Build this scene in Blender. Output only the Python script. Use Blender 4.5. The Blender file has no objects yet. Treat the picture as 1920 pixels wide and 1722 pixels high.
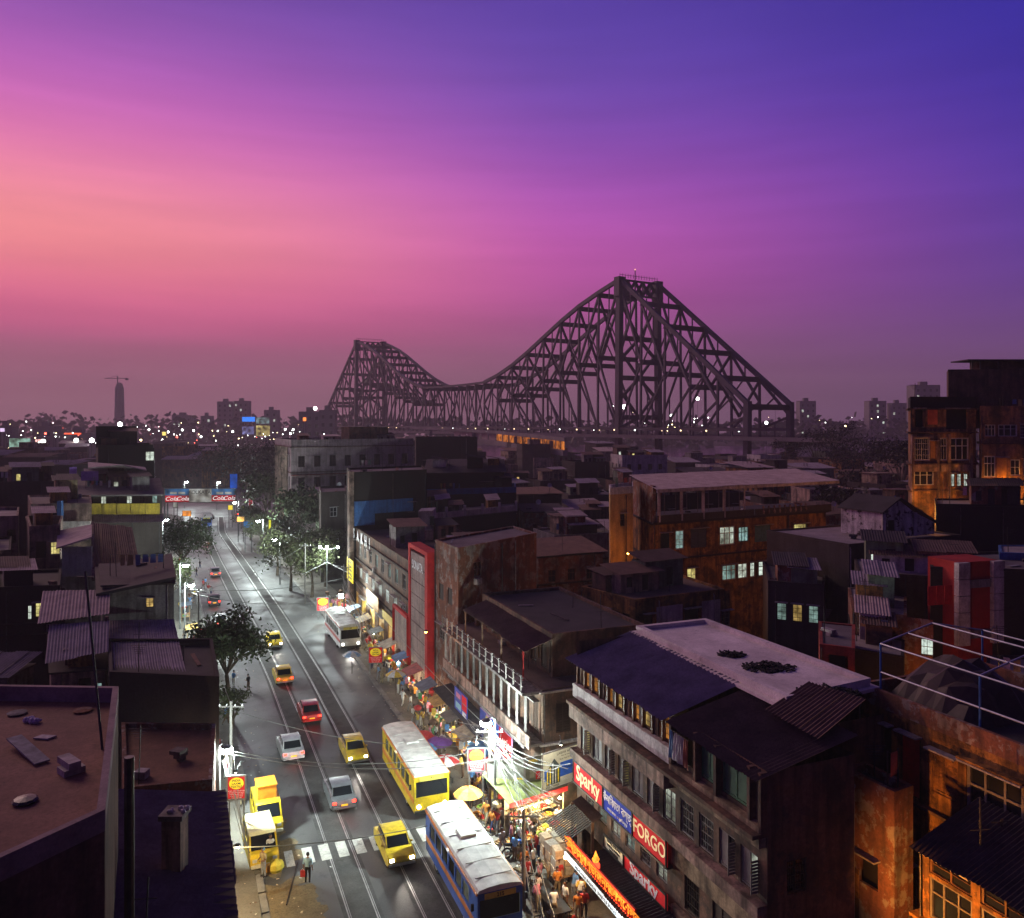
import bpy, math, random
from mathutils import Vector, Matrix
random.seed(7)
R = math.radians
sc = bpy.context.scene
C = sc.collection

# ------------------------------------------------------------------ camera
F, HX, HY, CAMZ = 1500.0, 960.0, 795.0, 26.6      # focal length and principal point in photo pixels
cam_d = bpy.data.cameras.new('camera'); cam = bpy.data.objects.new('camera', cam_d); C.objects.link(cam)
cam.location = (0, 0, CAMZ); cam.rotation_euler = (R(90), 0, 0)
cam_d.sensor_width = 36; cam_d.sensor_fit = 'HORIZONTAL'; cam_d.lens = 36*F/1920
cam_d.shift_y = -(861-HY)/1920
cam_d.clip_start = 0.3; cam_d.clip_end = 9000
sc.camera = cam

# ------------------------------------------------------------------ sky
def s2l(c): return tuple(((v/255)/12.92 if v/255 <= .04045 else ((v/255+.055)/1.055)**2.4) for v in c)
world = bpy.data.worlds.new('World'); sc.world = world; world.use_nodes = True
nt = world.node_tree; nt.nodes.clear()
def wn(t, **k):
    n = nt.nodes.new(t)
    for a, b in k.items(): setattr(n, a, b)
    return n
tc = wn('ShaderNodeTexCoord'); sep = wn('ShaderNodeSeparateXYZ'); nt.links.new(tc.outputs['Generated'], sep.inputs[0])
hv = wn('ShaderNodeCombineXYZ'); nt.links.new(sep.outputs[0], hv.inputs[0]); nt.links.new(sep.outputs[1], hv.inputs[1])
hn = wn('ShaderNodeVectorMath', operation='NORMALIZE'); nt.links.new(hv.outputs[0], hn.inputs[0])
GA = R(-46)
dt = wn('ShaderNodeVectorMath', operation='DOT_PRODUCT'); nt.links.new(hn.outputs[0], dt.inputs[0]); dt.inputs[1].default_value = (math.sin(GA), math.cos(GA), 0)
def sky_ramp(stops):
    r = wn('ShaderNodeValToRGB'); r.color_ramp.interpolation = 'B_SPLINE'
    el = r.color_ramp.elements
    while len(el) > 1: el.remove(el[-1])
    for i, (p, c) in enumerate(stops):
        e = el[0] if i == 0 else el.new(p)
        e.position = p; e.color = (*s2l(c), 1)
    nt.links.new(sep.outputs[2], r.inputs[0]); return r
rl = sky_ramp([(0, (146,100,116)), (.04, (160,102,122)), (.085, (166,96,124)), (.108, (208,98,142)), (.15, (240,118,150)), (.2, (255,152,146)), (.25, (255,150,162)), (.3, (236,126,182)), (.35, (204,106,190)), (.4, (164,92,180)), (.46, (122,78,170)), (.65, (70,54,124)), (1, (68,54,74))])
rm = sky_ramp([(0, (124,90,108)), (.05, (138,92,114)), (.1, (158,90,128)), (.15, (188,86,152)), (.2, (206,94,172)), (.25, (202,96,186)), (.31, (162,86,184)), (.37, (126,80,178)), (.43, (104,74,174)), (.48, (92,66,168)), (.65, (62,48,118)), (1, (68,54,74))])
rr = sky_ramp([(0, (98,72,104)), (.05, (108,75,112)), (.1, (106,70,132)), (.15, (94,62,144)), (.21, (84,58,158)), (.28, (70,52,162)), (.36, (54,46,160)), (.45, (42,40,154)), (.65, (48,40,110)), (1, (68,54,74))])
def fac(lo, hi):
    m = wn('ShaderNodeMapRange'); m.interpolation_type = 'SMOOTHSTEP'
    m.inputs[1].default_value = lo; m.inputs[2].default_value = hi
    nt.links.new(dt.outputs['Value'], m.inputs[0]); return m
f1, f2 = fac(.08, .84), fac(.62, 1.05)
m1 = wn('ShaderNodeMixRGB'); nt.links.new(f1.outputs[0], m1.inputs[0]); nt.links.new(rr.outputs[0], m1.inputs[1]); nt.links.new(rm.outputs[0], m1.inputs[2])
m2 = wn('ShaderNodeMixRGB'); nt.links.new(f2.outputs[0], m2.inputs[0]); nt.links.new(m1.outputs[0], m2.inputs[1]); nt.links.new(rl.outputs[0], m2.inputs[2])
# the sky opposite the sunset is already night-dark
ev = wn('ShaderNodeMapRange'); ev.interpolation_type = 'SMOOTHSTEP'; ev.inputs[1].default_value = -.9; ev.inputs[2].default_value = .15; ev.inputs[3].default_value = .22; ev.inputs[4].default_value = 1.0; nt.links.new(dt.outputs['Value'], ev.inputs[0])
# faint streaks of high cloud
cm = wn('ShaderNodeMapping'); cm.inputs['Scale'].default_value = (1.4, 1.4, 16); nt.links.new(tc.outputs['Generated'], cm.inputs[0])
cn_ = wn('ShaderNodeTexNoise'); cn_.inputs['Scale'].default_value = 2.4; cn_.inputs['Detail'].default_value = 7; nt.links.new(cm.outputs[0], cn_.inputs['Vector'])
cr = wn('ShaderNodeMapRange'); cr.inputs[1].default_value = .3; cr.inputs[2].default_value = .7; cr.inputs[3].default_value = .945; cr.inputs[4].default_value = 1.055; nt.links.new(cn_.outputs['Fac'], cr.inputs[0])
m4 = wn('ShaderNodeMixRGB', blend_type='MULTIPLY'); m4.inputs[0].default_value = 1; nt.links.new(m2.outputs[0], m4.inputs[1]); nt.links.new(cr.outputs[0], m4.inputs[2])
m3 = wn('ShaderNodeMixRGB', blend_type='MULTIPLY'); m3.inputs[0].default_value = 1; nt.links.new(m4.outputs[0], m3.inputs[1]); nt.links.new(ev.outputs[0], m3.inputs[2])
bg = wn('ShaderNodeBackground'); nt.links.new(m3.outputs[0], bg.inputs[0]); bg.inputs[1].default_value = 1.0
wo = wn('ShaderNodeOutputWorld'); nt.links.new(bg.outputs[0], wo.inputs[0])

# ------------------------------------------------------------------ last glow of the sun, low on the left
sun_d = bpy.data.lights.new('sun', 'SUN'); sun = bpy.data.objects.new('sun', sun_d); C.objects.link(sun)
sun_d.energy = 1.35; sun_d.angle = R(25); sun_d.color = (1, .66, .58)
sun.rotation_euler = Vector((-math.sin(GA)*math.cos(R(26)), -math.cos(GA)*math.cos(R(26)), -math.sin(R(26)))).to_track_quat('-Z', 'Y').to_euler()

vs = sc.view_settings; vs.view_transform = 'Standard'; vs.look = 'None'; vs.exposure = 0; vs.gamma = 1
sc.render.engine = 'CYCLES'
cy = sc.cycles
cy.max_bounces = 5; cy.diffuse_bounces = 2; cy.glossy_bounces = 2; cy.transmission_bounces = 2; cy.transparent_max_bounces = 6; cy.volume_bounces = 0
cy.sample_clamp_indirect = 2.0; cy.sample_clamp_direct = 0
cy.use_denoising = True; cy.caustics_reflective = False; cy.caustics_refractive = False
cy.use_light_tree = True

# ------------------------------------------------------------------ helpers
def W(px, py, z):
    "ground-plan point (x, y) of the photo pixel on the horizontal plane at height z"
    Y = (CAMZ-z)*F/(py-HY); return ((px-HX)/F*Y, Y)
def at(px, py, Y): return Vector(((px-HX)/F*Y, Y, CAMZ-(py-HY)/F*Y))
SD = Vector((.3714, -.9285))           # along the street, towards the camera
SN = Vector((.9285, .3714))            # across the street, to the right
def SL(px, b): return b/((px-HX)/F+.4)  # depth where a line parallel to the street (offset b) crosses a photo column
def st(Y, b, off=0.0): return Vector((-.4*Y+b, Y)) + SN*off

class MB:
    def __init__(s): s.v, s.f, s.m = [], [], []
    def quad(s, *p, m=0):
        i = len(s.v); s.v += [tuple(q) for q in p]; s.f.append(tuple(range(i, i+len(p)))); s.m.append(m); return s
    def box(s, a, b, m=0):
        x0, y0, z0 = a; x1, y1, z1 = b; i = len(s.v)
        s.v += [(x0,y0,z0),(x1,y0,z0),(x1,y1,z0),(x0,y1,z0),(x0,y0,z1),(x1,y0,z1),(x1,y1,z1),(x0,y1,z1)]
        for q in ((0,3,2,1),(4,5,6,7),(0,1,5,4),(1,2,6,5),(2,3,7,6),(3,0,4,7)): s.f.append(tuple(i+k for k in q)); s.m.append(m)
        return s
    def cbox(s, c, d, m=0): return s.box([c[k]-d[k]/2 for k in range(3)], [c[k]+d[k]/2 for k in range(3)], m)
    def prism(s, pts, z0, z1, m=0, mt=None):
        n = len(pts); i = len(s.v)
        s.v += [(p[0], p[1], z0) for p in pts]+[(p[0], p[1], z1) for p in pts]
        for k in range(n): s.f.append((i+k, i+(k+1)%n, i+n+(k+1)%n, i+n+k)); s.m.append(m)
        s.f.append(tuple(i+n+k for k in range(n))); s.m.append(m if mt is None else mt)
        s.f.append(tuple(i+k for k in reversed(range(n)))); s.m.append(m); return s
    def bar(s, p, q, w=.05, h=None, m=0, up=(0,0,1)):
        p, q = Vector(p), Vector(q); d = q-p
        if d.length < 1e-6: return s
        h = w if h is None else h
        a = d.cross(Vector(up))
        if a.length < 1e-4: a = d.cross(Vector((1,0,0)))
        a.normalize(); b = a.cross(d).normalized()
        i = len(s.v)
        for c in (p, q):
            for u, v in ((-1,-1),(1,-1),(1,1),(-1,1)): s.v.append(tuple(c+a*(u*w/2)+b*(v*h/2)))
        for f in ((0,1,2,3),(7,6,5,4),(0,4,5,1),(1,5,6,2),(2,6,7,3),(3,7,4,0)): s.f.append(tuple(i+k for k in f)); s.m.append(m)
        return s
    def tube(s, pts, r, n=6, m=0, cap=True):
        pts = [Vector(p) for p in pts]; rs = r if isinstance(r, (list, tuple)) else [r]*len(pts)
        i = len(s.v); a0 = None
        for k, p in enumerate(pts):
            d = (pts[min(k+1, len(pts)-1)]-pts[max(k-1, 0)]).normalized()
            if a0 is None:
                a0 = d.cross(Vector((0,0,1)))
                if a0.length < .05: a0 = d.cross(Vector((1,0,0)))
            a = (a0-d*a0.dot(d)).normalized(); b = d.cross(a); a0 = a
            for j in range(n):
                t = 2*math.pi*j/n; s.v.append(tuple(p+(a*math.cos(t)+b*math.sin(t))*rs[k]))
        for k in range(len(pts)-1):
            for j in range(n):
                s.f.append((i+k*n+j, i+k*n+(j+1)%n, i+(k+1)*n+(j+1)%n, i+(k+1)*n+j)); s.m.append(m)
        if cap:
            s.f.append(tuple(i+j for j in reversed(range(n)))); s.m.append(m)
            e = i+(len(pts)-1)*n; s.f.append(tuple(e+j for j in range(n))); s.m.append(m)
        return s
    def lathe(s, c, prof, n=12, m=0):
        return s.tube([(c[0], c[1], c[2]+z) for r, z in prof], [max(r, .001) for r, z in prof], n, m)
    def ball(s, c, r, n=8, m=0, sz=1.0):
        pr = [(r*math.sin(math.pi*k/(n//2+1)), -r*sz*math.cos(math.pi*k/(n//2+1))) for k in range(0, n//2+2)]
        return s.lathe(c, pr, n, m)
    def facade(s, p0, p1, z0, z1, ops, depth=.16, m=0, mr=None):
        "wall from p0 to p1 with real rectangular openings (u0, z0, u1, z1) and their reveals"
        p0, p1 = Vector(p0), Vector(p1); L = (p1-p0).length; u = (p1-p0)/L; n = Vector((u.y, -u.x))
        mr = m if mr is None else mr
        us = sorted({0, L, *[o[0] for o in ops], *[o[2] for o in ops]}); zs = sorted({z0, z1, *[o[1] for o in ops], *[o[3] for o in ops]})
        P = lambda a, z, d=0: (p0.x+u.x*a-n.x*d, p0.y+u.y*a-n.y*d, z)
        for z_, z2 in zip(zs, zs[1:]):
            run = None
            for a, b in zip(us, us[1:]):
                ca, cz = (a+b)/2, (z_+z2)/2
                hole = any(o[0] < ca < o[2] and o[1] < cz < o[3] for o in ops)
                if not hole:
                    run = (run[0], b) if run else (a, b)
                if hole or b == us[-1]:
                    if run: s.quad(P(run[0], z_), P(run[1], z_), P(run[1], z2), P(run[0], z2), m=m)
                    run = None
        for a, z_, b, z2 in [o[:4] for o in ops]:
            s.quad(P(a, z_), P(a, z_, depth), P(a, z2, depth), P(a, z2), m=mr); s.quad(P(b, z_, depth), P(b, z_), P(b, z2), P(b, z2, depth), m=mr)
            s.quad(P(a, z_), P(b, z_), P(b, z_, depth), P(a, z_, depth), m=mr); s.quad(P(a, z2, depth), P(b, z2, depth), P(b, z2), P(a, z2), m=mr)
        return s
    def mesh(s, name, mats=None, off=(0,0,0), smooth=False):
        me = bpy.data.meshes.new(name)
        me.from_pydata([(x-off[0], y-off[1], z-off[2]) for x, y, z in s.v], [], s.f)
        if mats is not None:
            for k in (mats if isinstance(mats, (list, tuple)) else [mats]): me.materials.append(k)
            me.polygons.foreach_set('material_index', s.m)
        if smooth: me.polygons.foreach_set('use_smooth', [True]*len(s.f))
        me.update(); return me
    def build(s, name, mats, parent=None, smooth=False):
        off = (0,0,0)
        if parent is not None: off = parent.get('_o', (0,0,0))
        return obj(name, s.mesh(name, mats, off, smooth), parent)

def obj(name, me, parent=None, loc=None, rz=0, scale=None):
    o = bpy.data.objects.new(name, me); C.objects.link(o)
    if parent is not None: o.parent = parent
    if loc is not None: o.location = loc
    if rz: o.rotation_euler.z = rz
    if scale: o.scale = scale
    return o
used_labels = {}
def tag(o, label=None, cat=None, group=None, kind=None):
    if label: o['label'] = label
    if cat: o['category'] = cat
    if group: o['group'] = group
    if kind: o['kind'] = kind
    return o
def thing(name, label, cat, loc=(0,0,0), rz=0, group=None):
    o = bpy.data.objects.new(name, None); C.objects.link(o); o.location = loc; o.rotation_euler.z = rz
    o.empty_display_size = .3
    o['_o'] = [float(c) for c in loc]
    return tag(o, label, cat, group)
def struct(name, mb, mats): return tag(mb.build(name, mats), kind='structure')
def copy_tree(o, parent=None):
    c = o.copy(); C.objects.link(c); c.parent = parent
    for ch in o.children: copy_tree(ch, c)
    return c

# ------------------------------------------------------------------ materials
MATS = {}
def principled(name, col, rough=.8, metal=0, spec=.3):
    m = bpy.data.materials.new(name); m.use_nodes = True; b = m.node_tree.nodes['Principled BSDF']
    b.inputs['Base Color'].default_value = (*col, 1); b.inputs['Roughness'].default_value = rough; b.inputs['Metallic'].default_value = metal
    b.inputs['Specular IOR Level'].default_value = spec
    return m, m.node_tree, b
def ramp(nt, stops, src):
    r = nt.nodes.new('ShaderNodeValToRGB'); el = r.color_ramp.elements
    while len(el) > 1: el.remove(el[-1])
    for i, (p, c) in enumerate(stops):
        e = el[0] if i == 0 else el.new(p)
        e.position = p; e.color = (*c, 1) if len(c) == 3 else c
    nt.links.new(src, r.inputs[0]); return r
def noise(nt, scale, detail=4, vec=None, rough=.55, stretch=None):
    g = nt.nodes.new('ShaderNodeNewGeometry'); v = g.outputs['Position']
    if stretch:
        mp = nt.nodes.new('ShaderNodeMapping'); mp.inputs['Scale'].default_value = stretch; nt.links.new(v, mp.inputs[0]); v = mp.outputs[0]
    n = nt.nodes.new('ShaderNodeTexNoise'); n.inputs['Scale'].default_value = scale; n.inputs['Detail'].default_value = detail; n.inputs['Roughness'].default_value = rough
    nt.links.new(v, n.inputs['Vector']); return n.outputs['Fac']
def mixc(nt, fac, a, b, mode='MIX'):
    m = nt.nodes.new('ShaderNodeMixRGB'); m.blend_type = mode
    for k, x in ((0, fac), (1, a), (2, b)):
        if hasattr(x, 'default_value') or hasattr(x, 'links'): nt.links.new(x, m.inputs[k])
        elif k == 0: m.inputs[0].default_value = x
        else: m.inputs[k].default_value = (*x, 1)
    return m.outputs[0]
def bump(nt, b, h, strength=.4, dist=.05):
    n = nt.nodes.new('ShaderNodeBump'); n.inputs['Strength'].default_value = strength; n.inputs['Distance'].default_value = dist
    nt.links.new(h, n.inputs['Height']); nt.links.new(n.outputs[0], b.inputs['Normal'])
def plain(name, col, rough=.7, metal=0, var=.25, scale=3.0):
    if name in MATS: return MATS[name]
    m, nt, b = principled(name, col, rough, metal)
    n = noise(nt, scale, 5)
    c = ramp(nt, [(.3, tuple(v*(1-var) for v in col)), (.7, tuple(min(1, v*(1+var*.6)) for v in col))], n)
    nt.links.new(c.outputs[0], b.inputs['Base Color'])
    MATS[name] = m; return m
def plaster(name, col, stain=.6, grime=(.035,.028,.024), patch=None, scale=.55):
    "old painted plaster: mottled paint, damp patches, run-off streaks, fallen-off patches"
    if name in MATS: return MATS[name]
    m, nt, b = principled(name, col, .9, 0, .15)
    big = noise(nt, scale, 7, rough=.65); fine = noise(nt, 7, 5)
    c = ramp(nt, [(.25, tuple(v*.62 for v in col)), (.75, tuple(min(1, v*1.12) for v in col))], fine).outputs[0]
    if patch:
        pm = ramp(nt, [(.52, (0,0,0)), (.56, (1,1,1))], noise(nt, scale*1.7, 8, rough=.7)).outputs[0]; c = mixc(nt, pm, c, patch)
    st_ = noise(nt, 1.0, 6, stretch=(2.2, 2.2, .22), rough=.6)
    sm = ramp(nt, [(.42, (0,0,0)), (.72, (stain,)*3)], st_).outputs[0]; c = mixc(nt, sm, c, grime)
    bm = ramp(nt, [(.45, (0,0,0)), (.68, (stain,)*3)], big).outputs[0]; c = mixc(nt, bm, c, grime)
    nt.links.new(c, b.inputs['Base Color']); bump(nt, b, fine, .5, .03)
    MATS[name] = m; return m
def concrete(name, col, blot=.6, scale=.5, spots=True):
    if name in MATS: return MATS[name]
    m, nt, b = principled(name, col, .9, 0, .2)
    c = ramp(nt, [(.3, tuple(v*.55 for v in col)), (.7, tuple(v*1.15 for v in col))], noise(nt, scale, 9, rough=.7)).outputs[0]
    f = noise(nt, 9, 6, rough=.7)
    c = mixc(nt, ramp(nt, [(.45, (0,0,0)), (.75, (blot,)*3)], f).outputs[0], c, tuple(v*.35 for v in col))
    if spots:
        c = mixc(nt, ramp(nt, [(.6, (0,0,0)), (.68, (blot,)*3)], noise(nt, 1.3, 8, rough=.75)).outputs[0], c, (.03,.026,.024))
    nt.links.new(c, b.inputs['Base Color']); bump(nt, b, f, .5, .03)
    MATS[name] = m; return m
def emis(name, col, k, sample=False, var=0, scale=4.0):
    if name in MATS: return MATS[name]
    m = bpy.data.materials.new(name); m.use_nodes = True; nt = m.node_tree; nt.nodes.clear()
    e = nt.nodes.new('ShaderNodeEmission'); e.inputs[0].default_value = (*col, 1); e.inputs[1].default_value = k
    if var:
        r = ramp(nt, [(.3, tuple(v*(1-var) for v in col)), (.65, col)], noise(nt, scale, 4)); c2 = ramp(nt, [(.3, (.12,.1,.08)), (.5, (.7,.65,.6)), (.68, (1,1,1))], noise(nt, .37, 1)); nt.links.new(mixc(nt, 1.0, r.outputs[0], c2.outputs[0], 'MULTIPLY'), e.inputs[0])
    o = nt.nodes.new('ShaderNodeOutputMaterial'); nt.links.new(e.outputs[0], o.inputs[0])
    m.cycles.emission_sampling = 'AUTO' if sample else 'NONE'
    MATS[name] = m; return m
def glassm(name, col=(.012,.014,.018), rough=.12):
    if name in MATS: return MATS[name]
    m, nt, b = principled(name, col, rough, 0, .5); MATS[name] = m; return m
# ================================================================== ground, road, pavements
asphalt, anode, ab = principled('asphalt', (.05,.05,.052), .62, 0, .4)
def _asphalt():
    nt, b = anode, ab
    big = noise(nt, .22, 6, rough=.6); fine = noise(nt, 22, 4); lane = noise(nt, .35, 5, stretch=(1.0, .12, 1))
    c = ramp(nt, [(.3, (.026,.027,.028)), (.7, (.082,.082,.08))], big).outputs[0]
    c = mixc(nt, ramp(nt, [(.45, (0,0,0)), (.62, (.75,)*3)], lane).outputs[0], c, (.028,.029,.03))
    c = mixc(nt, ramp(nt, [(.4, (0,0,0)), (.8, (.5,)*3)], fine).outputs[0], c, (.1,.1,.098))
    pt = noise(nt, .16, 2, rough=.2, stretch=(1,.5,1)); c = mixc(nt, ramp(nt, [(.55, (0,0,0)), (.56, (.6,)*3)], pt).outputs[0], c, (.09,.088,.085))
    ol = noise(nt, .9, 7, rough=.7); c = mixc(nt, ramp(nt, [(.56, (0,0,0)), (.7, (.8,)*3)], ol).outputs[0], c, (.02,.02,.02))
    nt.links.new(c, b.inputs['Base Color']); bump(nt, b, fine, .35, .01)
    nt.links.new(ramp(nt, [(.35, (.42,)*3), (.7, (.75,)*3)], big).outputs[0], b.inputs['Roughness'])
_asphalt()
earth = concrete('earth', (.07,.06,.05), .6, .15)
pave = concrete('pavement', (.16,.145,.125), .6, .4)
granite = concrete('kerb_stone', (.2,.19,.18), .5, 1.0, False)
setts = concrete('stone_setts', (.085,.084,.082), .7, .9)
steel = plain('rail_steel', (.4,.4,.39), .5, .6, .3, 2)
white_paint = concrete('road_paint', (.62,.61,.57), .75, 1.1)

struct('ground', MB().quad((-2580,-50,0),(2580,-50,0),(2580,1480,0),(-2580,1480,0)), earth)
YS = [14, 43, 70, 84, 116, 156, 195, 226]
XR = [12.7, 1.15, -9.4, -15.1, -28.4, -46.6, -65.5, -76]
XL = [-1.5, -13.0, -24.2, -30.2, -45.2, -63.5, -80, -93]
def lerp(T, V, y):
    for k in range(len(T)-1):
        if y <= T[k+1] or k == len(T)-2:
            t = (y-T[k])/(T[k+1]-T[k]); return V[k]+(V[k+1]-V[k])*t
def xr(y): return lerp(YS, XR, y)
def xl(y): return lerp(YS, XL, y)
rd = MB(); Yr = list(range(14, 232, 6))
for a, b in zip(Yr, Yr[1:]): rd.quad((xl(a), a, .02), (xr(a), a, .02), (xr(b), b, .02), (xl(b), b, .02))
rd.quad((xl(230), 230, .02), (xr(230), 230, .02), (-30, 262, .02), (-92, 264, .02)); rd.quad((xl(230), 230, .02), (-92, 264, .02), (-118, 274, .02), (-106, 240, .02))
rd.quad((-92, 264, .02), (-78, 264, .02), (-236, 640, .02), (-256, 640, .02))
rd.quad((-78, 264, .02), (-30, 262, .02), (60, 300, .02), (60, 318, .02), (-50, 290, .02))
struct('road', rd, asphalt)
def strip(fn, o0, o1, z0, z1, y0, y1, step=6.0):
    "band that follows a road edge: off1/off2 measured across, with a real kerb face"
    mb = MB(); n = max(1, int((y1-y0)/step)); ys = [y0+(y1-y0)*k/n for k in range(n+1)]
    for a, b in zip(ys, ys[1:]):
        P = [(fn(a)+o0, a), (fn(a)+o1, a), (fn(b)+o1, b), (fn(b)+o0, b)]
        mb.prism(P, z0, z1)
    return mb
struct('pavement_right', strip(xr, .45, 5.4, 0, .15, 16, 228), pave)
struct('pavement_left', strip(xl, -5.5, -.45, 0, .15, 24, 228), pave)
# kerb stones as single pieces near the camera
kr = tag(obj('kerb_right', None), kind='structure'); kl = tag(obj('kerb_left', None), kind='structure')
kst = MB().box((-.2,-.95,0),(.2,.95,.17)).mesh('kerb_stone', granite)
for fn, par, s, y0 in ((xr, kr, .22, 30), (xl, kl, -.22, 34)):
    y = y0
    while y < 96:
        x2, x1 = fn(y+1.8), fn(y)
        obj('kerb_stone', kst, par, ((x1+x2)/2+s, y+.9, random.uniform(-.012, .012)), math.atan2(-(x2-x1), 1.8)+random.uniform(-.008,.008)); y += 1.86
    strip(fn, min(0, 2*s), max(0, 2*s), 0, .165, y, 228).build('kerb_run', granite, par)
# tram tracks: two tracks, steel rails let into a strip of setts
def xt(k): return lambda y: xl(y)+(xr(y)-xl(y))*k
for k, nm in ((.30, 'tram_track_outer'), (.585, 'tram_track_inner')):
    tr = tag(obj(nm, None), kind='structure')
    strip(xt(k), -.25, 1.95, .0, .026, 16, 228).build('setts', setts, tr)
    for o in (0, 1.55):
        strip(xt(k), o, o+.075, .0, .034, 16, 228).build('rail', steel, tr); strip(xt(k), o+.13, o+.17, .0, .031, 16, 228).build('rail_groove', steel, tr)
# zebra crossing: worn stripes
zb = tag(obj('zebra_crossing', None), kind='structure')
for i, px in enumerate((548, 582, 614, 647, 680, 712, 741, 772, 803)):
    a = W(px-10, 1617-(px-600)*.19, .035)
    p = Vector(a); d = Vector((-.371, .928)); n = Vector((.928, .371)); w, l = .62, 1.9
    if px == 548: w = .5
    q = [p, p+n*w, p+n*w+d*l, p+d*l]
    MB().quad(*[(v.x, v.y, .039) for v in q]).build('stripe', white_paint, zb)
# manhole
mh = thing('manhole_cover', 'round iron manhole cover in the tarmac below the zebra crossing', 'manhole', (*W(716, 1679, .03), .03))
plc = mh.location
MB().lathe(plc, [(.01,0),(.42,0),(.42,.022),(.01,.022)], 20).build('ring', granite, mh); MB().lathe((plc.x,plc.y,plc.z), [(.01,0),(.33,0),(.33,.034),(.01,.034)], 20).build('lid', plain('iron', (.06,.06,.06), .5, .8), mh)
mh2 = thing('manhole_cover', 'manhole cover with scribbled rings in the sandy roadside beside the leaning stick', 'manhole', (*W(538, 1716, .03), .03))
plc = mh2.location
MB().lathe(plc, [(.01,0),(.5,0),(.5,.022),(.01,.022)], 20).build('ring', granite, mh2); MB().lathe(plc, [(.01,0),(.36,0),(.36,.034),(.01,.034)], 20).build('lid', MATS['iron'], mh2)

# sand and dust drifted along the left of the road
sm_ = MB(); rsd = random.Random(3); sand = concrete('road_sand', (.19,.145,.085), .85, .9)
def blob(x, y, rx_, ry_, n=26):
    ph = [rsd.uniform(.7, 1.15) for _ in range(n)]; return [Vector((x+rx_*ph[k]*math.cos(2*math.pi*k/n), y+ry_*ph[k]*math.sin(2*math.pi*k/n))) for k in range(n)]
for k, (px, py, a_, b_) in enumerate(((532,1690,2.0,2.2),(505,1722,2.2,2.6),(515,1610,1.5,2.2),(556,1722,1.6,1.6),(585,1700,.5,.6),(560,1650,.6,.5),(505,1560,1.0,2.0),(600,1740,.7,.7))): sm_.prism(blob(*W(px, py, .03), a_, b_), .0205, .024+.0011*k)
struct('sand_patch', sm_, sand)

# ================================================================== the cantilever bridge
bsteel = plain('bridge_steel', (.082,.068,.092), .6, .3, .3, .15)
NT, FT = Vector((68.2, 430)), Vector((-132.6, 748)); BD = (FT-NT).normalized(); BN = Vector((BD.y, -BD.x)); SPAN = (FT-NT).length
br = thing('cantilever_bridge', 'huge steel cantilever truss bridge with two towers on the skyline', 'bridge', (NT.x, NT.y, 0))
O = Vector((NT.x, NT.y, 0))
beam = MB().box((-.5,-.5,-.5),(.5,.5,.5)).mesh('beam', bsteel)
lat = MB()      # lattice girder, unit length along x
for s in (-1, 1):
    lat.box((-.5,-.5,s*.5-.07),(.5,.5,s*.5+.07))
for k in range(8):
    a, b = -.5+k/8, -.5+(k+1)/8
    for s in (-.42, .42): lat.bar((a,s,-.45),(b,s,.45),.016,.1); lat.bar((a,s,.45),(b,s,-.45),.016,.1)
lattice = lat.mesh('lattice', bsteel)
lat = MB()
for s in (-1, 1): lat.box((-.5,-.5,s*.46-.05),(.5,.5,s*.46+.05))
for k in range(5):
    a, b = -.5+k/5, -.5+(k+1)/5; lat.box((a-.008,-.3,-.45),(a+.008,.3,.45))
    for s in (-.3, .3): lat.bar((a,s,-.42),(b,s,.42),.02,.06); lat.bar((a,s,.42),(b,s,-.42),.02,.06)
portal = lat.mesh('portal', bsteel)
def member(name, p, q, w, h, me=beam):
    p, q = Vector(p), Vector(q); d = q-p
    o = obj(name, me, br, (p+q)/2-O)
    zax = Vector((0,0,1)); x = d.normalized(); y = zax.cross(x)
    if y.length < .01: y = Vector((BN.x, BN.y, 0))
    y.normalize(); z = x.cross(y)
    o.rotation_euler = Matrix((x, y, z)).transposed().to_euler(); o.scale = (d.length, w, h); return o
ANCH = 87.0; ZB, ZT = 24.0, 103.0
prof = [(-ANCH, 35.5), (0, ZT), (30, 95.2), (59, 84), (80, 74.3), (102, 65.2), (124, 58.4), (141, 54.7), (165, 54.2), (SPAN/2, 54.1)]
def ztop(s):
    s_ = s if s <= SPAN/2 else SPAN-s
    for (a, za), (b, zb_) in zip(prof, prof[1:]):
        if s_ <= b: return za+(zb_-za)*(s_-a)/(b-a)
    return 53.8
def hw(z): return 13.2+ (103-z)*.012
def bp(s, side, z): 
    q = NT+BD*s+BN*(side*hw(z)); return Vector((q.x, q.y, z))
JA, JB = 141.0, SPAN-141.0
nodes = [-ANCH+ANCH*k/5 for k in range(6)]+[JA*k/8 for k in range(1, 9)]+[JA+(JB-JA)*k/8 for k in range(1, 9)]+[JB+141*k/8 for k in range(1, 9)]+[SPAN+ANCH*k/5 for k in range(1, 6)]
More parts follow.
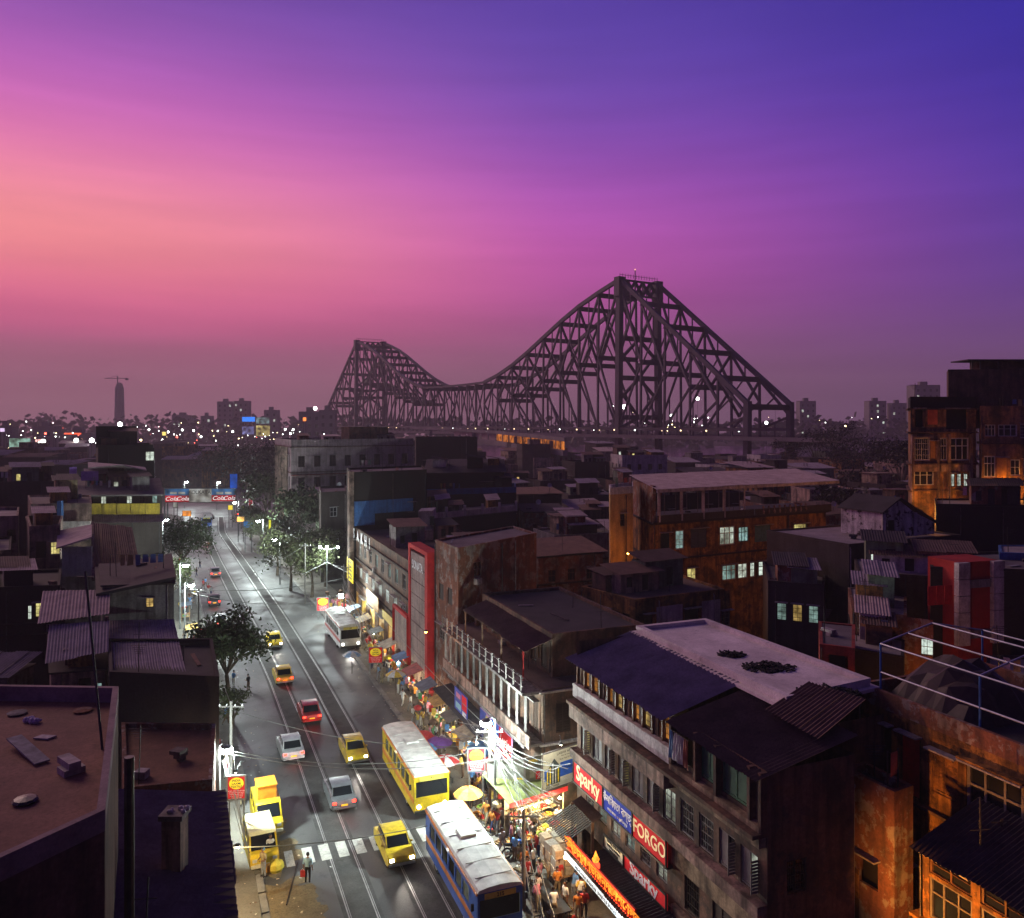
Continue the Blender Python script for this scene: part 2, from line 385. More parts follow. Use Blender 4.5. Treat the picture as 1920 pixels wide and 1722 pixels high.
for side in (-1, 1):
    for a, b in zip(nodes, nodes[1:]):
        main = not (JA-1 < a < JB-1)
        member('top_chord', bp(a, side, ztop(a)), bp(b, side, ztop(b)), 1.6 if main else 1.2, 2.1 if main else 1.4)
        member('bottom_chord', bp(a, side, ZB), bp(b, side, ZB), 1.2, 1.4)
        za, zb_ = ztop(a), ztop(b)
        # K bracing: diagonals meet at mid-height of the taller vertical's neighbour
        if main:
            towards = 0 if abs(a) < .1 or abs(a-SPAN) < .1 else 1
            inner_a = (a < 0 and False)
            up_a = (0 <= a < SPAN/2) or a >= SPAN     # taller end is at a
            hi, lo = (a, b) if up_a else (b, a)
            zhi, zlo = ztop(hi), ztop(lo)
            mid = ZB+(zlo-ZB)*.52
            member('diagonal', bp(hi, side, zhi-1.5), bp(lo, side, mid), 1.0, 1.1)
            member('diagonal', bp(lo, side, mid), bp(hi, side, ZB), 0.85, 0.95)
            hm_ = (hi+lo)/2; zq = (zhi-1.5+mid)/2; member('sub_strut', bp(hm_, side, zq), bp(hi, side, mid+(zhi-mid)*.12), .55, .6); member('sub_strut', bp(hm_, side, (mid+ZB)/2), bp(hm_, side, 20), .5, .5); member('sub_strut', bp(hm_, side, zq), bp(hm_, side, (ztop(hi)+ztop(lo))/2), .5, .5)
        else:
            flip = (a-JA) < (JB-JA)/2-1
            p, q = (bp(a, side, za), bp(b, side, ZB)) if flip else (bp(b, side, zb_), bp(a, side, ZB))
            member('diagonal', p, q, 0.7, 0.75)
    for n in nodes:
        if abs(n) < .1 or abs(n-SPAN) < .1: continue
        t = .95 if not (JA-1 < n < JB+1) else .65
        member('vertical', bp(n, side, 20), bp(n, side, ztop(n)), t, t)
    for s in (0, SPAN):
        p, q = bp(s, side, 4), bp(s, side, ZT)
        member('tower_post', p, q, 3.1, 2.8)
        member('post_cap', bp(s, side, ZT-9), bp(s, side, ZT+1.2), 4.2, 4.6)
    member('end_post', bp(-ANCH, side, 8), bp(-ANCH, side, 36.5), 2.6, 2.6); member('end_post', bp(SPAN+ANCH, side, 8), bp(SPAN+ANCH, side, 36.5), 2.6, 2.6)
for n in nodes:
    z = ztop(n)
    tow = abs(n) < .1 or abs(n-SPAN) < .1
    if tow:
        member('portal_girder', bp(n, -1, ZT-4), bp(n, 1, ZT-4), 1.6, 8.5, portal)
        c = lambda zz: (bp(n, -1, zz)+bp(n, 1, zz))/2
        for z0, z1 in ((92, 66), (66, 45), (45, 24)):
            for sd in (-1, 1):
                member('sway_brace', bp(n, sd, z0), c(z1+6), 1.2, 1.2); member('sway_brace', c(z1+6), bp(n, sd, z1-6 if z1 > 30 else z1), 1.4, 1.4)
            member('cross_strut', bp(n, -1, z1+6), bp(n, 1, z1+6), 1.6, 2.2, lattice)
        MBr = MB()
        for k in range(15):
            q = bp(n, -1, ZT+1.2)+(bp(n, 1, ZT+1.2)-bp(n, -1, ZT+1.2))*k/14; MBr.bar(q, q+Vector((0,0,2.2)), .22)
        MBr.bar(bp(n,-1,ZT+2.6), bp(n,1,ZT+2.6), .18); MBr.build('railing', bsteel, br)
    else:
        main = not (JA-1 < n < JB+1)
        member('cross_strut', bp(n, -1, z-1.5), bp(n, 1, z-1.5), 1.2, 2.2 if main else 1.5, lattice)
        if main and z > 58:
            zm = ZB+(z-ZB)*.52
            member('cross_strut', bp(n, -1, zm), bp(n, 1, zm), 1.4, 2.2, lattice)
            c = (bp(n, -1, zm+1)+bp(n, 1, zm+1))/2
            for sd in (-1, 1): member('sway_brace', bp(n, sd, z-2), c, 1.0, 1.0, lattice)
        elif main and z > 40:
            c = (bp(n, -1, ZB+6)+bp(n, 1, ZB+6))/2
            for sd in (-1, 1): member('sway_brace', bp(n, sd, z-2), c, .9, .9, lattice)
dk = MB()
def bq(s, o, z): q = NT+BD*s+BN*o; return (q.x, q.y, z)
dk.quad(bq(-ANCH-60,-18,20.2), bq(-ANCH-60,18,20.2), bq(SPAN+ANCH,18,20.2), bq(SPAN+ANCH,-18,20.2))
for o in (-18, 18): dk.bar(bq(-ANCH-60,o,20.2), bq(SPAN+ANCH,o,20.2), .6, 1.7)
dk.quad(bq(-ANCH-60,18,19.6), bq(-ANCH-60,-18,19.6), bq(SPAN+ANCH,-18,19.6), bq(SPAN+ANCH,18,19.6))
dk.build('deck', plain('deck_concrete', (.2,.17,.17), .8, 0, .3, .1), br)
for s in (0, SPAN):
    for o in (-1, 1):
        q = NT+BD*s+BN*(o*13.5); MB().prism([(q.x+7*math.cos(k*math.pi/4), q.y+7*math.sin(k*math.pi/4)) for k in range(8)], 0, 8).build('pier', plain('pier_stone', (.2,.17,.16)), br)
member('mast', bp(0, -.2, ZT), bp(0, -.2, ZT+6), .35, .35)
dlm = MB().ball((0,0,0), .42, 6).mesh('deck_light', emis('deck_lamp', (1,.7,.4), 3)); dlw = MB().ball((0,0,0), .42, 6).mesh('deck_light', emis('deck_lamp_white', (.9,1,.95), 5))
for k in range(34): q = bq(-ANCH+5+k*(SPAN+2*ANCH-10)/33, -17.2 if k % 3 else -14, 23.4); obj('deck_light', dlm if k % 4 else dlw, br, Vector(q)-O)
bl = emis('mast_lamp', (1,.5,.3), 1.6); MB().ball(bp(0,-.2,ZT+6.2), .4, 8).build('mast_light', bl, br)

# water of the river beyond the bank
wm, wnt, wb = principled('river_water', (.02,.022,.03), .15, 0, .5); bump(wnt, wb, noise(wnt, .3, 4), .15, .2)
struct('river_water', MB().quad((20,470,.05),(1400,330,.05),(1700,820,.05),(-330,1010,.05),(-260,760,.05)), wm)
# ================================================================== building kit
dark_wood = plain('dark_wood', (.035,.022,.016), .7); grey_wood = plain('grey_wood', (.16,.14,.13), .7); white_wood = plain('white_wood', (.42,.42,.42), .6)
green_wood = plain('green_wood', (.05,.15,.07), .6); brown_wood = plain('brown_wood', (.13,.06,.03), .6); iron = MATS['iron']
teal_wood = plain('teal_wood', (.06,.16,.19), .6); red_paint = plain('red_paint', (.42,.02,.02), .5); cream_paint = plain('cream_paint', (.55,.5,.36), .6)
pane_dark = glassm('pane_dark'); pane_lit = {
 'white': emis('pane_white', (.82,.98,.88), 1.27, False, .75, 2.5), 'warm': emis('pane_warm', (1,.72,.25), 1.27, False, .75, 2.5),
 'yellow': emis('pane_yellow', (.95,.85,.32), 1.19, False, .7, 2.5), 'teal': emis('pane_teal', (.5,.82,.8), 0.77, False, .75, 2.5), 'orange': emis('pane_orange', (1,.42,.08), 1.02, False, .7, 2.5)}
WK = {}
def winmesh(kind, fm):
    key = (kind, fm.name)
    if key in WK: return WK[key]
    b = MB(); t = .055
    b.box((-.5,-.04,0),(-.5+t,.04,1)).box((.5-t,-.04,0),(.5,.04,1)).box((-.5+t,-.04,1-t),(.5-t,.04,1)).box((-.5+t,-.04,0),(.5-t,.04,t))
    if kind == 'grill':
        for k in range(1, 8): x = -.5+k/8; b.box((x-.008,-.035,t),(x+.008,-.015,1-t))
        for z in (.25,.5,.75): b.box((-.5+t,-.038,z-.009),(.5-t,-.012,z+.009))
        b.box((-.02,-.01,t),(.02,.03,1-t))
    elif kind == 'slide':
        for x in (-.17,.17): b.box((x-.02,-.03,t),(x+.02,.03,1-t))
        b.box((-.5+t,-.032,.62),(.5-t,.028,.66))
    elif kind == 'cross':
        b.box((-.02,-.03,t),(.02,.03,1-t)).box((-.5+t,-.028,.5),(.5-t,.028,.53))
    elif kind in ('shutter', 'shutter_open'):
        b.box((-.02,-.045,t),(.02,.03,1-t))
        for s in (-1, 1):
            if kind == 'shutter_open' and s == 1: 
                for k in range(10): z = t+.02+k*.087; b.box((.5,-.45,z),(.53,-.04,z+.06))
                b.box((.5,-.48,t),(.54,-.44,1-t)); continue
            x0, x1 = (-.5+t, -.02) if s < 0 else (.02, .5-t)
            for k in range(10): z = t+.02+k*.087; b.quad((x0,-.03,z),(x1,-.03,z),(x1,.01,z+.075),(x0,.01,z+.075))
    elif kind == 'door':
        b.box((-.5+t,-.02,0),(-.005,.02,1-t)).box((.005,-.02,0),(.5-t,.02,1-t))
        for x in (-.36,.12):
            for z in (.12,.55): b.box((x,-.035,z),(x+.24,-.02,z+.32))
    WK[key] = b.mesh('window', fm); return WK[key]
pane_me = {}
def panemesh(m):
    if m.name not in pane_me: pane_me[m.name] = MB().box((-.47,.045,.03),(.47,.06,.97)).mesh('pane', m)
    return pane_me[m.name]
def window(par, p0, u, op, depth=.1, pane=True):
    a, z0, b_, z1, kind, fm, lit = op
    c = Vector(p0)+u*((a+b_)/2); n = Vector((u.y, -u.x)); c = c-n*depth; o = par['_o']
    if kind == 'void':
        return
    w = obj('door' if kind == 'door' else 'window', winmesh(kind, fm), par, (c.x-o[0], c.y-o[1], z0-o[2]), math.atan2(u.y, u.x), (b_-a, 1, z1-z0))
    if pane and not kind == 'door': obj('pane', panemesh(pane_lit[lit] if lit else pane_dark), w)
    return w
def grid(L, z, h, n, w, kind='grill', fm=None, lit=0.0, m0=.5, m1=.5, cols=('white','warm','yellow','teal'), rnd=None):
    r = rnd or random; fm = fm or dark_wood; out = []
    for k in range(n):
        c = m0+(L-m0-m1)*(k+.5)/n
        out.append((c-w/2, z, c+w/2, z+h, kind if isinstance(kind, str) else r.choice(kind), fm, r.choice(cols) if r.random() < lit else None))
    return out
def ring(fp, off):
    "polygon moved outward (off > 0) or inward"
    n = len(fp); out = []
    for i in range(n):
        p, a, b = Vector(fp[i]), Vector(fp[i-1]), Vector(fp[(i+1)%n])
        d1, d2 = (p-a).normalized(), (b-p).normalized(); n1, n2 = Vector((d1.y,-d1.x)), Vector((d2.y,-d2.x))
        bis = (n1+n2); l = bis.length
        bis = bis/l if l > .01 else n1
        out.append(p+bis*(off/max(.4, bis.dot(n1))))
    return out
def ring_wall(mb, fp, o_out, o_in, z0, z1, m=0):
    A, B = ring(fp, o_out), ring(fp, o_in); n = len(fp)
    for i in range(n):
        j = (i+1)%n; P = lambda v, z: (v.x, v.y, z)
        mb.quad(P(A[i],z0),P(A[j],z0),P(A[j],z1),P(A[i],z1),m=m).quad(P(B[j],z0),P(B[i],z0),P(B[i],z1),P(B[j],z1),m=m)
        mb.quad(P(A[i],z1),P(A[j],z1),P(B[j],z1),P(B[i],z1),m=m).quad(P(B[i],z0),P(B[j],z0),P(A[j],z0),P(A[i],z0),m=m)
    return mb
rub = [plain('clutter_%d' % k, c, .85, 0, .5, 3) for k, c in enumerate(((.1,.08,.07),(.3,.27,.26),(.05,.05,.055),(.16,.08,.05),(.2,.2,.22)))]
kb = random.Random(99); ALLB = []
def clutter(par, fp, H, parapet, dens=.05, maxn=26):
    "bricks, sheets, pipes, buckets and rods left on a roof, too small to pick apart"
    xs, ys = [p.x for p in fp], [p.y for p in fp]; mb = MB(); I = ring(fp, -.7); area = (max(xs)-min(xs))*(max(ys)-min(ys)); n = min(maxn, int(area*dens)+3)
    def inside(p): return all((I[(i+1)%len(I)]-I[i]).x*(p.y-I[i].y)-(I[(i+1)%len(I)]-I[i]).y*(p.x-I[i].x) > 0 for i in range(len(I)))
    for _ in range(n):
        p = Vector((kb.uniform(min(xs), max(xs)), kb.uniform(min(ys), max(ys))))
        if not inside(p): continue
        t = kb.random(); a = kb.uniform(0, 3.1); u = Vector((math.cos(a), math.sin(a), 0)); q = Vector((p.x, p.y, H+.02)); m = kb.randrange(5)
        if t < .35:
            for j in range(kb.randrange(1, 4)): mb.bar(q+Vector((0,0,.1+j*.2)), q+u*kb.uniform(.3,1.0)+Vector((0,0,.1+j*.2)), kb.uniform(.25,.7), .2, m)
        elif t < .6: mb.bar(q+Vector((0,0,.05)), q+u*kb.uniform(1,2.6)+Vector((0,0,kb.uniform(.05,.5))), kb.uniform(.05,.5), .05, m)
        elif t < .8: mb.bar(q, q+Vector((kb.uniform(-.1,.1),0,kb.uniform(.8,2.6))), .05, .05, 2); mb.bar(q+Vector((-.4,0,1.2)), q+Vector((.4,0,1.25)), .03, .03, 2)
        else: mb.lathe(q, [(.01,0),(.22,0),(.26,.4),(.24,.42),(.01,.38)], 8, m)
    if mb.f: tag(mb.build('roof_clutter', rub, par), kind='stuff')
def wall_bits(par, fp, i, z0, H, ops):
    u = (fp[(i+1)%len(fp)]-fp[i]); L = u.length; u = u/L; n = Vector((u.y,-u.x)); P = lambda a, z, o: (*(fp[i]+u*a+n*o), z)
    for k in range(1 if L < 9 else 2):
        a = kb.uniform(.15, L-.15)
        if any(o[0]-.1 < a < o[2]+.1 for o in ops): a = .12
        MB().tube([P(a,z0+.3,.07), P(a,H-.3,.07), P(a,H-.1,-.05)], .05, 5).build('drain_pipe', rub[kb.randrange(3)], par)
    for o in ops:
        if kb.random() < .45: MB().prism([Vector(P(o[0]-.15,0,-.02)[:2]), Vector(P(o[0]-.15,0,.42)[:2]), Vector(P(o[2]+.15,0,.42)[:2]), Vector(P(o[2]+.15,0,-.02)[:2])], o[3]+.05, o[3]+.12).build('sunshade', rub[1], par)
        elif kb.random() < .12: MB().prism([Vector(P(o[0],0,0)[:2]), Vector(P(o[0],0,.4)[:2]), Vector(P(o[0]+.75,0,.4)[:2]), Vector(P(o[0]+.75,0,0)[:2])], o[1]-.6, o[1]-.05).build('air_conditioner', rub[1], par)
def building(label, fp, H, wall, roofm, ops=None, z0=0.0, parapet=.7, bands=(), bandm=None, shade=(), shadem=None, group=None, name='old_building', cat='building', depth=.16, pane=True, parm=None, bits=True):
    "ops: {edge: [openings]}; bands: heights of projecting floor ledges; shade: {edge: [(u0,u1,z,out)]} concrete sunshades"
    fp = [Vector(p) for p in fp]; par = thing(name, label, cat, (fp[0].x, fp[0].y, z0), group=group)
    n = len(fp); wb = MB(); ops = ops or {}
    for i in range(n):
        wb.facade(fp[i], fp[(i+1)%n], z0, H, ops.get(i, []), depth)
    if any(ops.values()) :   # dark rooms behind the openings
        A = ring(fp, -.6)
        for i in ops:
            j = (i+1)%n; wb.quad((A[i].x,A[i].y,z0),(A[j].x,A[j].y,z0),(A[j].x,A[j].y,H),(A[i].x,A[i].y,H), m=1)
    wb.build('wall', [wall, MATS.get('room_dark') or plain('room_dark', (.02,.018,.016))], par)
    rb = MB(); I = ring(fp, -.02) if parapet else ring(fp, .15)
    rb.prism(I, H-.12, H+.004 if not parapet else H-.01+.014); rb.build('roof', roofm, par)
    if parapet: ring_wall(MB(), fp, .012, -.2, H+.006, H+parapet).build('parapet', parm or wall, par)
    for z in bands: ring_wall(MB(), fp, .28, -.05, z-.07, z+.07).build('ledge', bandm or wall, par)
    for i, L in (shade.items() if shade else ()):
        u = (fp[(i+1)%n]-fp[i]).normalized(); nn = Vector((u.y,-u.x))
        for u0, u1, z, out in L:
            p, q = fp[i]+u*u0, fp[i]+u*u1
            MB().prism([p-nn*.02, p+nn*out, q+nn*out, q-nn*.02], z, z+.09).build('sunshade', shadem or wall, par)
    ALLB.append((fp, H, parapet, label, par))
    if bits and fp[0].y < 240:
        clutter(par, fp, H, parapet)
        for i in ops: wall_bits(par, fp, i, z0, H, ops[i])
    for i, L in ops.items():
        u = (fp[(i+1)%n]-fp[i]).normalized()
        for op in L: window(par, fp[i], u, op, pane=pane)
    return par
def corr(par, A, B, Cc, D, m, sheets=4, pitch=.16, amp=.035, name='roof_sheet', jit=.03):
    "corrugated sheets from eave A-B up to ridge D-C, each sheet a piece of its own that overlaps the next"
    A, B, Cc, D = map(Vector, (A, B, Cc, D)); nrm = (B-A).cross(D-A).normalized()
    if nrm.z < 0: nrm = -nrm
    for s in range(sheets):
        t0, t1 = s/sheets-(.008 if s else 0), (s+1)/sheets+.008*(s < sheets-1)
        L = (B-A).length*(t1-t0); n = max(2, int(L/pitch*2)); mb = MB(); up = nrm*(random.uniform(0, jit)+.012*(s % 2)); e0, e1 = random.uniform(-.06,.06), random.uniform(-.06,.06)
        ea = (A-D).normalized()*e0
        row0, row1 = [], []
        for k in range(n+1):
            t = t0+(t1-t0)*k/n; w = nrm*(amp*(1 if k % 2 else -1))+up
            row0.append(A.lerp(B, t)+w+ea); row1.append(D.lerp(Cc, t)+w)
        i = 0
        mb.v = [tuple(p) for p in row0+row1]
        mb.f = [(k, k+1, n+2+k, n+1+k) for k in range(n)]; mb.m = [0]*n
        mb.build(name, m, par)
def slab(par, pts, t, m, name='roof'):
    "sloping slab: top corner points, thickness t"
    b = MB(); n = len(pts); lo = [(p[0], p[1], p[2]-t) for p in pts]
    b.quad(*pts); b.quad(*reversed(lo))
    for k in range(n): b.quad(lo[k], lo[(k+1)%n], pts[(k+1)%n], pts[k])
    return b.build(name, m, par)
def text(par, s, loc, rz, size, m, tilt=90, ext=.012, sx=1.0, shear=0.0, align='CENTER', name='lettering', bold=0.0):
    cu = bpy.data.curves.new(name, 'FONT'); cu.body = s; cu.size = size; cu.extrude = ext; cu.align_x = align; cu.align_y = 'CENTER'; cu.shear = shear; cu.offset = bold
    cu.resolution_u = 3; cu.materials.append(m)
    co = bpy.data.objects.new(name, cu); C.objects.link(co); me = bpy.data.meshes.new_from_object(co); C.objects.unlink(co); bpy.data.objects.remove(co)
    o = bpy.data.objects.new(name, me); C.objects.link(o); o.parent = par
    po = par.get('_o', (0,0,0)); o.location = (loc[0]-po[0], loc[1]-po[1], loc[2]-po[2]); o.rotation_euler = (R(tilt), 0, rz); o.scale = (sx, 1, 1); return o
def board(label, p0, p1, z0, z1, m, thick=.08, name='signboard', cat='sign', out=.0, frame=None, group=None, edges=None):
    "flat sign panel from p0 to p1 (outward to the right-hand side of p0->p1); returns (thing, centre fn, rz)"
    p0, p1 = Vector(p0[:2]), Vector(p1[:2]); u = (p1-p0).normalized(); n = Vector((u.y,-u.x)); L = (p1-p0).length
    t = thing(name, label, cat, (p0.x, p0.y, z0), group=group)
    q = [p0+n*out, p1+n*out, p1+n*(out-thick), p0+n*(out-thick)]
    MB().prism([q[0], q[3], q[2], q[1]][::-1], z0, z1).build('panel', m, t)
    if frame:
        fb = MB(); P = lambda a, z: (p0.x+u.x*a+n.x*(out+.01), p0.y+u.y*a+n.y*(out+.01), z)
        for a, z, a2, z2 in ((0,z0,L,z0),(0,z1,L,z1),(0,z0,0,z1),(L,z0,L,z1)): fb.bar(P(a,z),P(a2,z2),.09,.09)
        fb.build('frame', frame, t)
    pos = lambda a, z, o=.012: (p0.x+u.x*a*L+n.x*(out+o), p0.y+u.y*a*L+n.y*(out+o), z)
    return t, pos, math.atan2(u.y, u.x)
def patch(par, pos, a0, a1, z0, z1, m, o=.006, name='print'):
    "printed area on a board"
    P = [pos(a0, z0, o), pos(a1, z0, o), pos(a1, z1, o), pos(a0, z1, o)]; return MB().quad(*P).build(name, m, par)

plast = {
 'pink': plaster('plaster_pink', (.4,.27,.22), .95, patch=(.27,.2,.16)), 'brown': plaster('plaster_brown', (.19,.11,.075), .9, patch=(.1,.07,.055)), 'grey': plaster('plaster_grey', (.27,.25,.24), .75),
 'cream': plaster('plaster_cream', (.46,.35,.22), .9), 'ochre': plaster('plaster_ochre', (.4,.19,.055), 1.0, patch=(.15,.075,.03), grime=(.02,.014,.01)), 'white': plaster('plaster_white', (.6,.55,.53), .55),
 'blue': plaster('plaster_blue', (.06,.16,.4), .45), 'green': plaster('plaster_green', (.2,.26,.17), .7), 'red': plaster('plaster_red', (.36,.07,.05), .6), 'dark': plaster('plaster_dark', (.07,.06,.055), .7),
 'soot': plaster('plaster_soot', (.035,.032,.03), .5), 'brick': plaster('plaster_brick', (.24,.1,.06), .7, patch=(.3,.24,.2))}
roofs = {'grey': concrete('roof_grey', (.17,.15,.15), .7), 'white': concrete('roof_white', (.74,.66,.64), .5, .35), 'brown': concrete('roof_brown', (.15,.11,.1), .7), 'dark': concrete('roof_dark', (.06,.055,.055), .6), 'rust': concrete('roof_rust', (.2,.1,.06), .7, .8), 'pale': concrete('roof_pale', (.32,.28,.28), .6)}
tin = {'purple': concrete('tin_grey', (.28,.24,.29), .5, .7, False), 'rust': concrete('tin_rust', (.2,.12,.09), .6, .9), 'pink': concrete('tin_pink', (.42,.33,.33), .4, .7), 'dark': concrete('tin_dark', (.06,.05,.055), .5, .9), 'brown': concrete('tin_brown', (.13,.085,.07), .6, .8)}
# ================================================================== right side of the street, near to far
# --- long four-storey block with the red signs
P0 = st(48.6, 23.4)
def uv(u, v): return P0+SD*u+SN*v
wk = MB()
sp = thing('old_building', 'long four-storey block with purple tin roof and red shop signs', 'building', (P0.x, P0.y, 0))
UW = 17.3
L = UW; op = []
rnd = random.Random(3)
op += grid(10.4, 10.95, 1.4, 7, 1.0, 'grill', brown_wood, .0, .35, .1, rnd=rnd)
for k, o in enumerate(op): op[k] = o[:6]+(('orange' if k in (0,1,2,4,6) else 'warm' if k in (3,5) else None),)
op += grid(17.0, 7.1, 1.6, 11, 1.12, ('grill','shutter','grill','shutter_open'), grey_wood, .4, .3, .1, ('white','yellow','warm','white'), rnd)
op += grid(10.4, 3.85, 1.1, 6, 1.0, 'grill', grey_wood, .75, .9, .2, ('white','teal','white'), rnd)
op += [(11.4,3.6,12.6,5.2,'grill',dark_wood,None),(13.6,3.6,14.8,5.2,'shutter',dark_wood,None),(15.6,3.6,16.8,5.2,'grill',dark_wood,'yellow')]
op += [(0.6,0,3.2,2.5,'void',None,None),(4.0,0,8.6,2.6,'void',None,None),(10,0,12.4,2.5,'void',None,None)]
op += [(11.2,10.5,12.4,12.2,'void',None,None),(12.7,10.4,13.9,12.2,'shutter',green_wood,None),(14.3,10.4,16.2,12.2,'shutter',green_wood,None)]
fpA = [uv(0,0), uv(UW,0), uv(UW,4.6), uv(14.2,4.6), uv(14.2,9.6), uv(0,9.6)]
wb = MB(); n = len(fpA)
end_ops = [(1.0,7.2,2.0,8.6,'grill',dark_wood,None),(2.6,3.8,3.6,5.2,'grill',dark_wood,'yellow')]
for i in range(n): wb.facade(fpA[i], fpA[(i+1)%n], 0, 12.45 if i < 4 else 13.4, op if i == 0 else end_ops if i == 1 else [], .16)
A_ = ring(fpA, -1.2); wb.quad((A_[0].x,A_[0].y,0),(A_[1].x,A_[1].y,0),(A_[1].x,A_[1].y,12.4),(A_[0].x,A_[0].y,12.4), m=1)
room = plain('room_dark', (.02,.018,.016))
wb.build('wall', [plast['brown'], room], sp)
for o in op: window(sp, fpA[0], SD, o)
for o in end_ops: window(sp, fpA[1], SN, o)
def band(u0, u1, z0, z1, out, m, nm='ledge'):
    p, q = uv(u0, 0), uv(u1, 0); return MB().prism([p+SN*.02, p-SN*out, q-SN*out, q+SN*.02], z0, z1).build(nm, m, sp)
band(.0, 10.5, 10.12, 10.9, .30, plast['white'], 'spandrel'); band(0, 10.45, 8.9, 9.75, .55, plast['pink'], 'spandrel'); band(10.6, 17.2, 9.3, 10.2, .35, plast['cream'], 'spandrel')
band(0, 17.3, 6.48, 7.02, .5, plast['pink']); band(0, 17.3, 9.78, 9.95, .75, plast['brown'], 'sunshade'); band(10.6, 17.3, 5.4, 6.3, .2, plast['cream'], 'spandrel'); band(0, 10.4, 4.95, 5.12, .35, plast['dark'])
band(10.6, 17.3, 2.7, 3.4, .25, plast['cream'], 'spandrel')
for k in range(12): band(.15+k*.94, .27+k*.94, 10.9, 12.4, .12, brown_wood, 'post')
for u_ in (10.55, 12.55, 14.1, 16.4, 17.1): band(u_, u_+.18, 9.9, 12.4, .32, plast['brown'], 'post')
# roofs
V3 = lambda u, v, z: (*uv(u, v), z)
corr(sp, V3(-.35,-.75,12.35), V3(10.55,-.75,12.35), V3(10.55,3.9,13.55), V3(-.35,3.9,13.55), tin['purple'], 7, .32, .06)
corr(sp, V3(10.7,-.7,12.3), V3(17.5,-.7,12.2), V3(17.5,4.7,13.3), V3(10.7,4.4,13.4), tin['brown'], 6, .2)
corr(sp, V3(13.9,2.6,13.5), V3(17.2,2.8,13.35), V3(16.4,6.2,14.3), V3(13.4,5.6,14.3), tin['rust'], 3, .2)
rb = MB(); F1 = [uv(0,4.15), uv(13.9,3.9), uv(13.3,9.6), uv(0,9.3)]
rb.prism(F1, 13.3, 13.72); rb.build('flat_roof', roofs['white'], sp)
ring_wall(MB(), F1, .03, -.32, 13.724, 13.95).build('parapet', roofs['white'], sp); ring_wall(MB(), F1, .34, .03, 13.4, 13.56).build('cornice', roofs['white'], sp)
# clothes hung in the open bay
for k, (c, w) in enumerate((((.18,.3,.4),.3), ((.5,.47,.45),.4), ((.45,.4,.38),.35), ((.35,.14,.08),.3))):
    a = uv(10.85+k*.42, -.4); g = tag(obj('hanging_cloth', None), ('pale blue cloth','wrinkled white cloth','pale grey shirt','rust brown cloth')[k]+' hung to dry in the open bay of the signed block', 'laundry', 'laundry hung under the brown tin roof')
    g.location = (a.x, a.y, 10.6); mb = MB(); nn = 6
    for j in range(nn):
        for r_ in range(4):
            P = lambda jj, rr: (w*(jj/nn-.5)*(1+.1*rr), .05*math.sin(jj*2.1+k+rr*.7), 1.3-rr*.33-.03*math.sin(jj*1.3))
            mb.quad(P(j,r_+1), P(j+1,r_+1), P(j+1,r_), P(j,r_))
    mb.build('cloth', plain('cloth%d' % k, c, .9), g); MB().tube([(-w*.7,0,1.32),(w*.7,0,1.32)], .01, 5).build('line', iron, g); g.rotation_euler.z = math.atan2(SD.y, SD.x)
# debris on the white roof
for lab, px, py, rr in (('big round heap of black debris in the middle of the white roof', 1440, 1250, .95), ('wide dark heap of rubbish at the near end of the white roof', 1555, 1297, 1.0), ('small dark heap of rags near the far end of the white roof', 1372, 1226, .42)):
    x, y = W(px, py, 13.8); t = thing('debris_heap', lab, 'debris', (x, y, 13.72)); rq = random.Random(px); mb = MB()
    for k in range(26): a, d = rq.uniform(0, 6.3), rq.random()**.7*rr*.8; mb.lathe((x+d*1.5*math.cos(a), y+d*math.sin(a), 13.72), [(rq.uniform(.15,.4),0),(rq.uniform(.1,.25),rq.uniform(.03,.12)),(.01,rq.uniform(.08,.2)*(1.3-d/rr))], 7)
    for k in range(120):
        a, d = rq.uniform(0, 6.3), rq.random()**.6*rr; p = Vector((x+d*1.5*math.cos(a), y+d*math.sin(a), 13.74+max(0, (rr-d))*.3*rq.random()))
        mb.bar(p, p+Vector((rq.uniform(-.3,.3), rq.uniform(-.3,.3), rq.uniform(0,.12))), rq.uniform(.03,.16), .04)
    tag(mb.build('scraps', plain('black_rag', (.018,.017,.017), .9), t), kind='stuff')
# signs on the long block
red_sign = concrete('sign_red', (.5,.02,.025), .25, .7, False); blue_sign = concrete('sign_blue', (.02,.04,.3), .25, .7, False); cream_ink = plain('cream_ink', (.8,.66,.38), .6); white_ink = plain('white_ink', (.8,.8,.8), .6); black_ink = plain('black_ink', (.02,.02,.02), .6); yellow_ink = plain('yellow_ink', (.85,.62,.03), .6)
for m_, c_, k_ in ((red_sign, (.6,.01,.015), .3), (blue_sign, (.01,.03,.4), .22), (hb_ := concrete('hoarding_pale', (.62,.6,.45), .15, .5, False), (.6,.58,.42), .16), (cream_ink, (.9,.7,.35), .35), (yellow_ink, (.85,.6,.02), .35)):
    bb = m_.node_tree.nodes['Principled BSDF']; bb.inputs['Emission Color'].default_value = (*c_, 1); bb.inputs['Emission Strength'].default_value = k_; m_.cycles.emission_sampling = 'NONE'  # weak glow put into the sign paints and inks, standing in for lamplight
def ssign(label, px0, px1, z0, z1, m, b=23.4, out=.45, **k):
    Y0, Y1 = SL(px0, b), SL(px1, b); return board(label, st(Y0, b), st(Y1, b), z0, z1, m, out=out, frame=iron, **k)
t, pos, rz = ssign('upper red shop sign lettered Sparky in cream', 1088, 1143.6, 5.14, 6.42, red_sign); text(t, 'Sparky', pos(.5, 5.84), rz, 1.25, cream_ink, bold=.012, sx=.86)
t, pos, rz = ssign('dark blue shop sign with white Bengali lettering', 1144.4, 1199.6, 5.14, 6.42, blue_sign); text(t, 'কলিকাতা বস্ত্র', pos(.52, 5.9), rz, .62, white_ink, sx=.8); text(t, 'জামা কাপড় ও সুতি বস্ত্র', pos(.5, 5.4), rz, .2, white_ink)
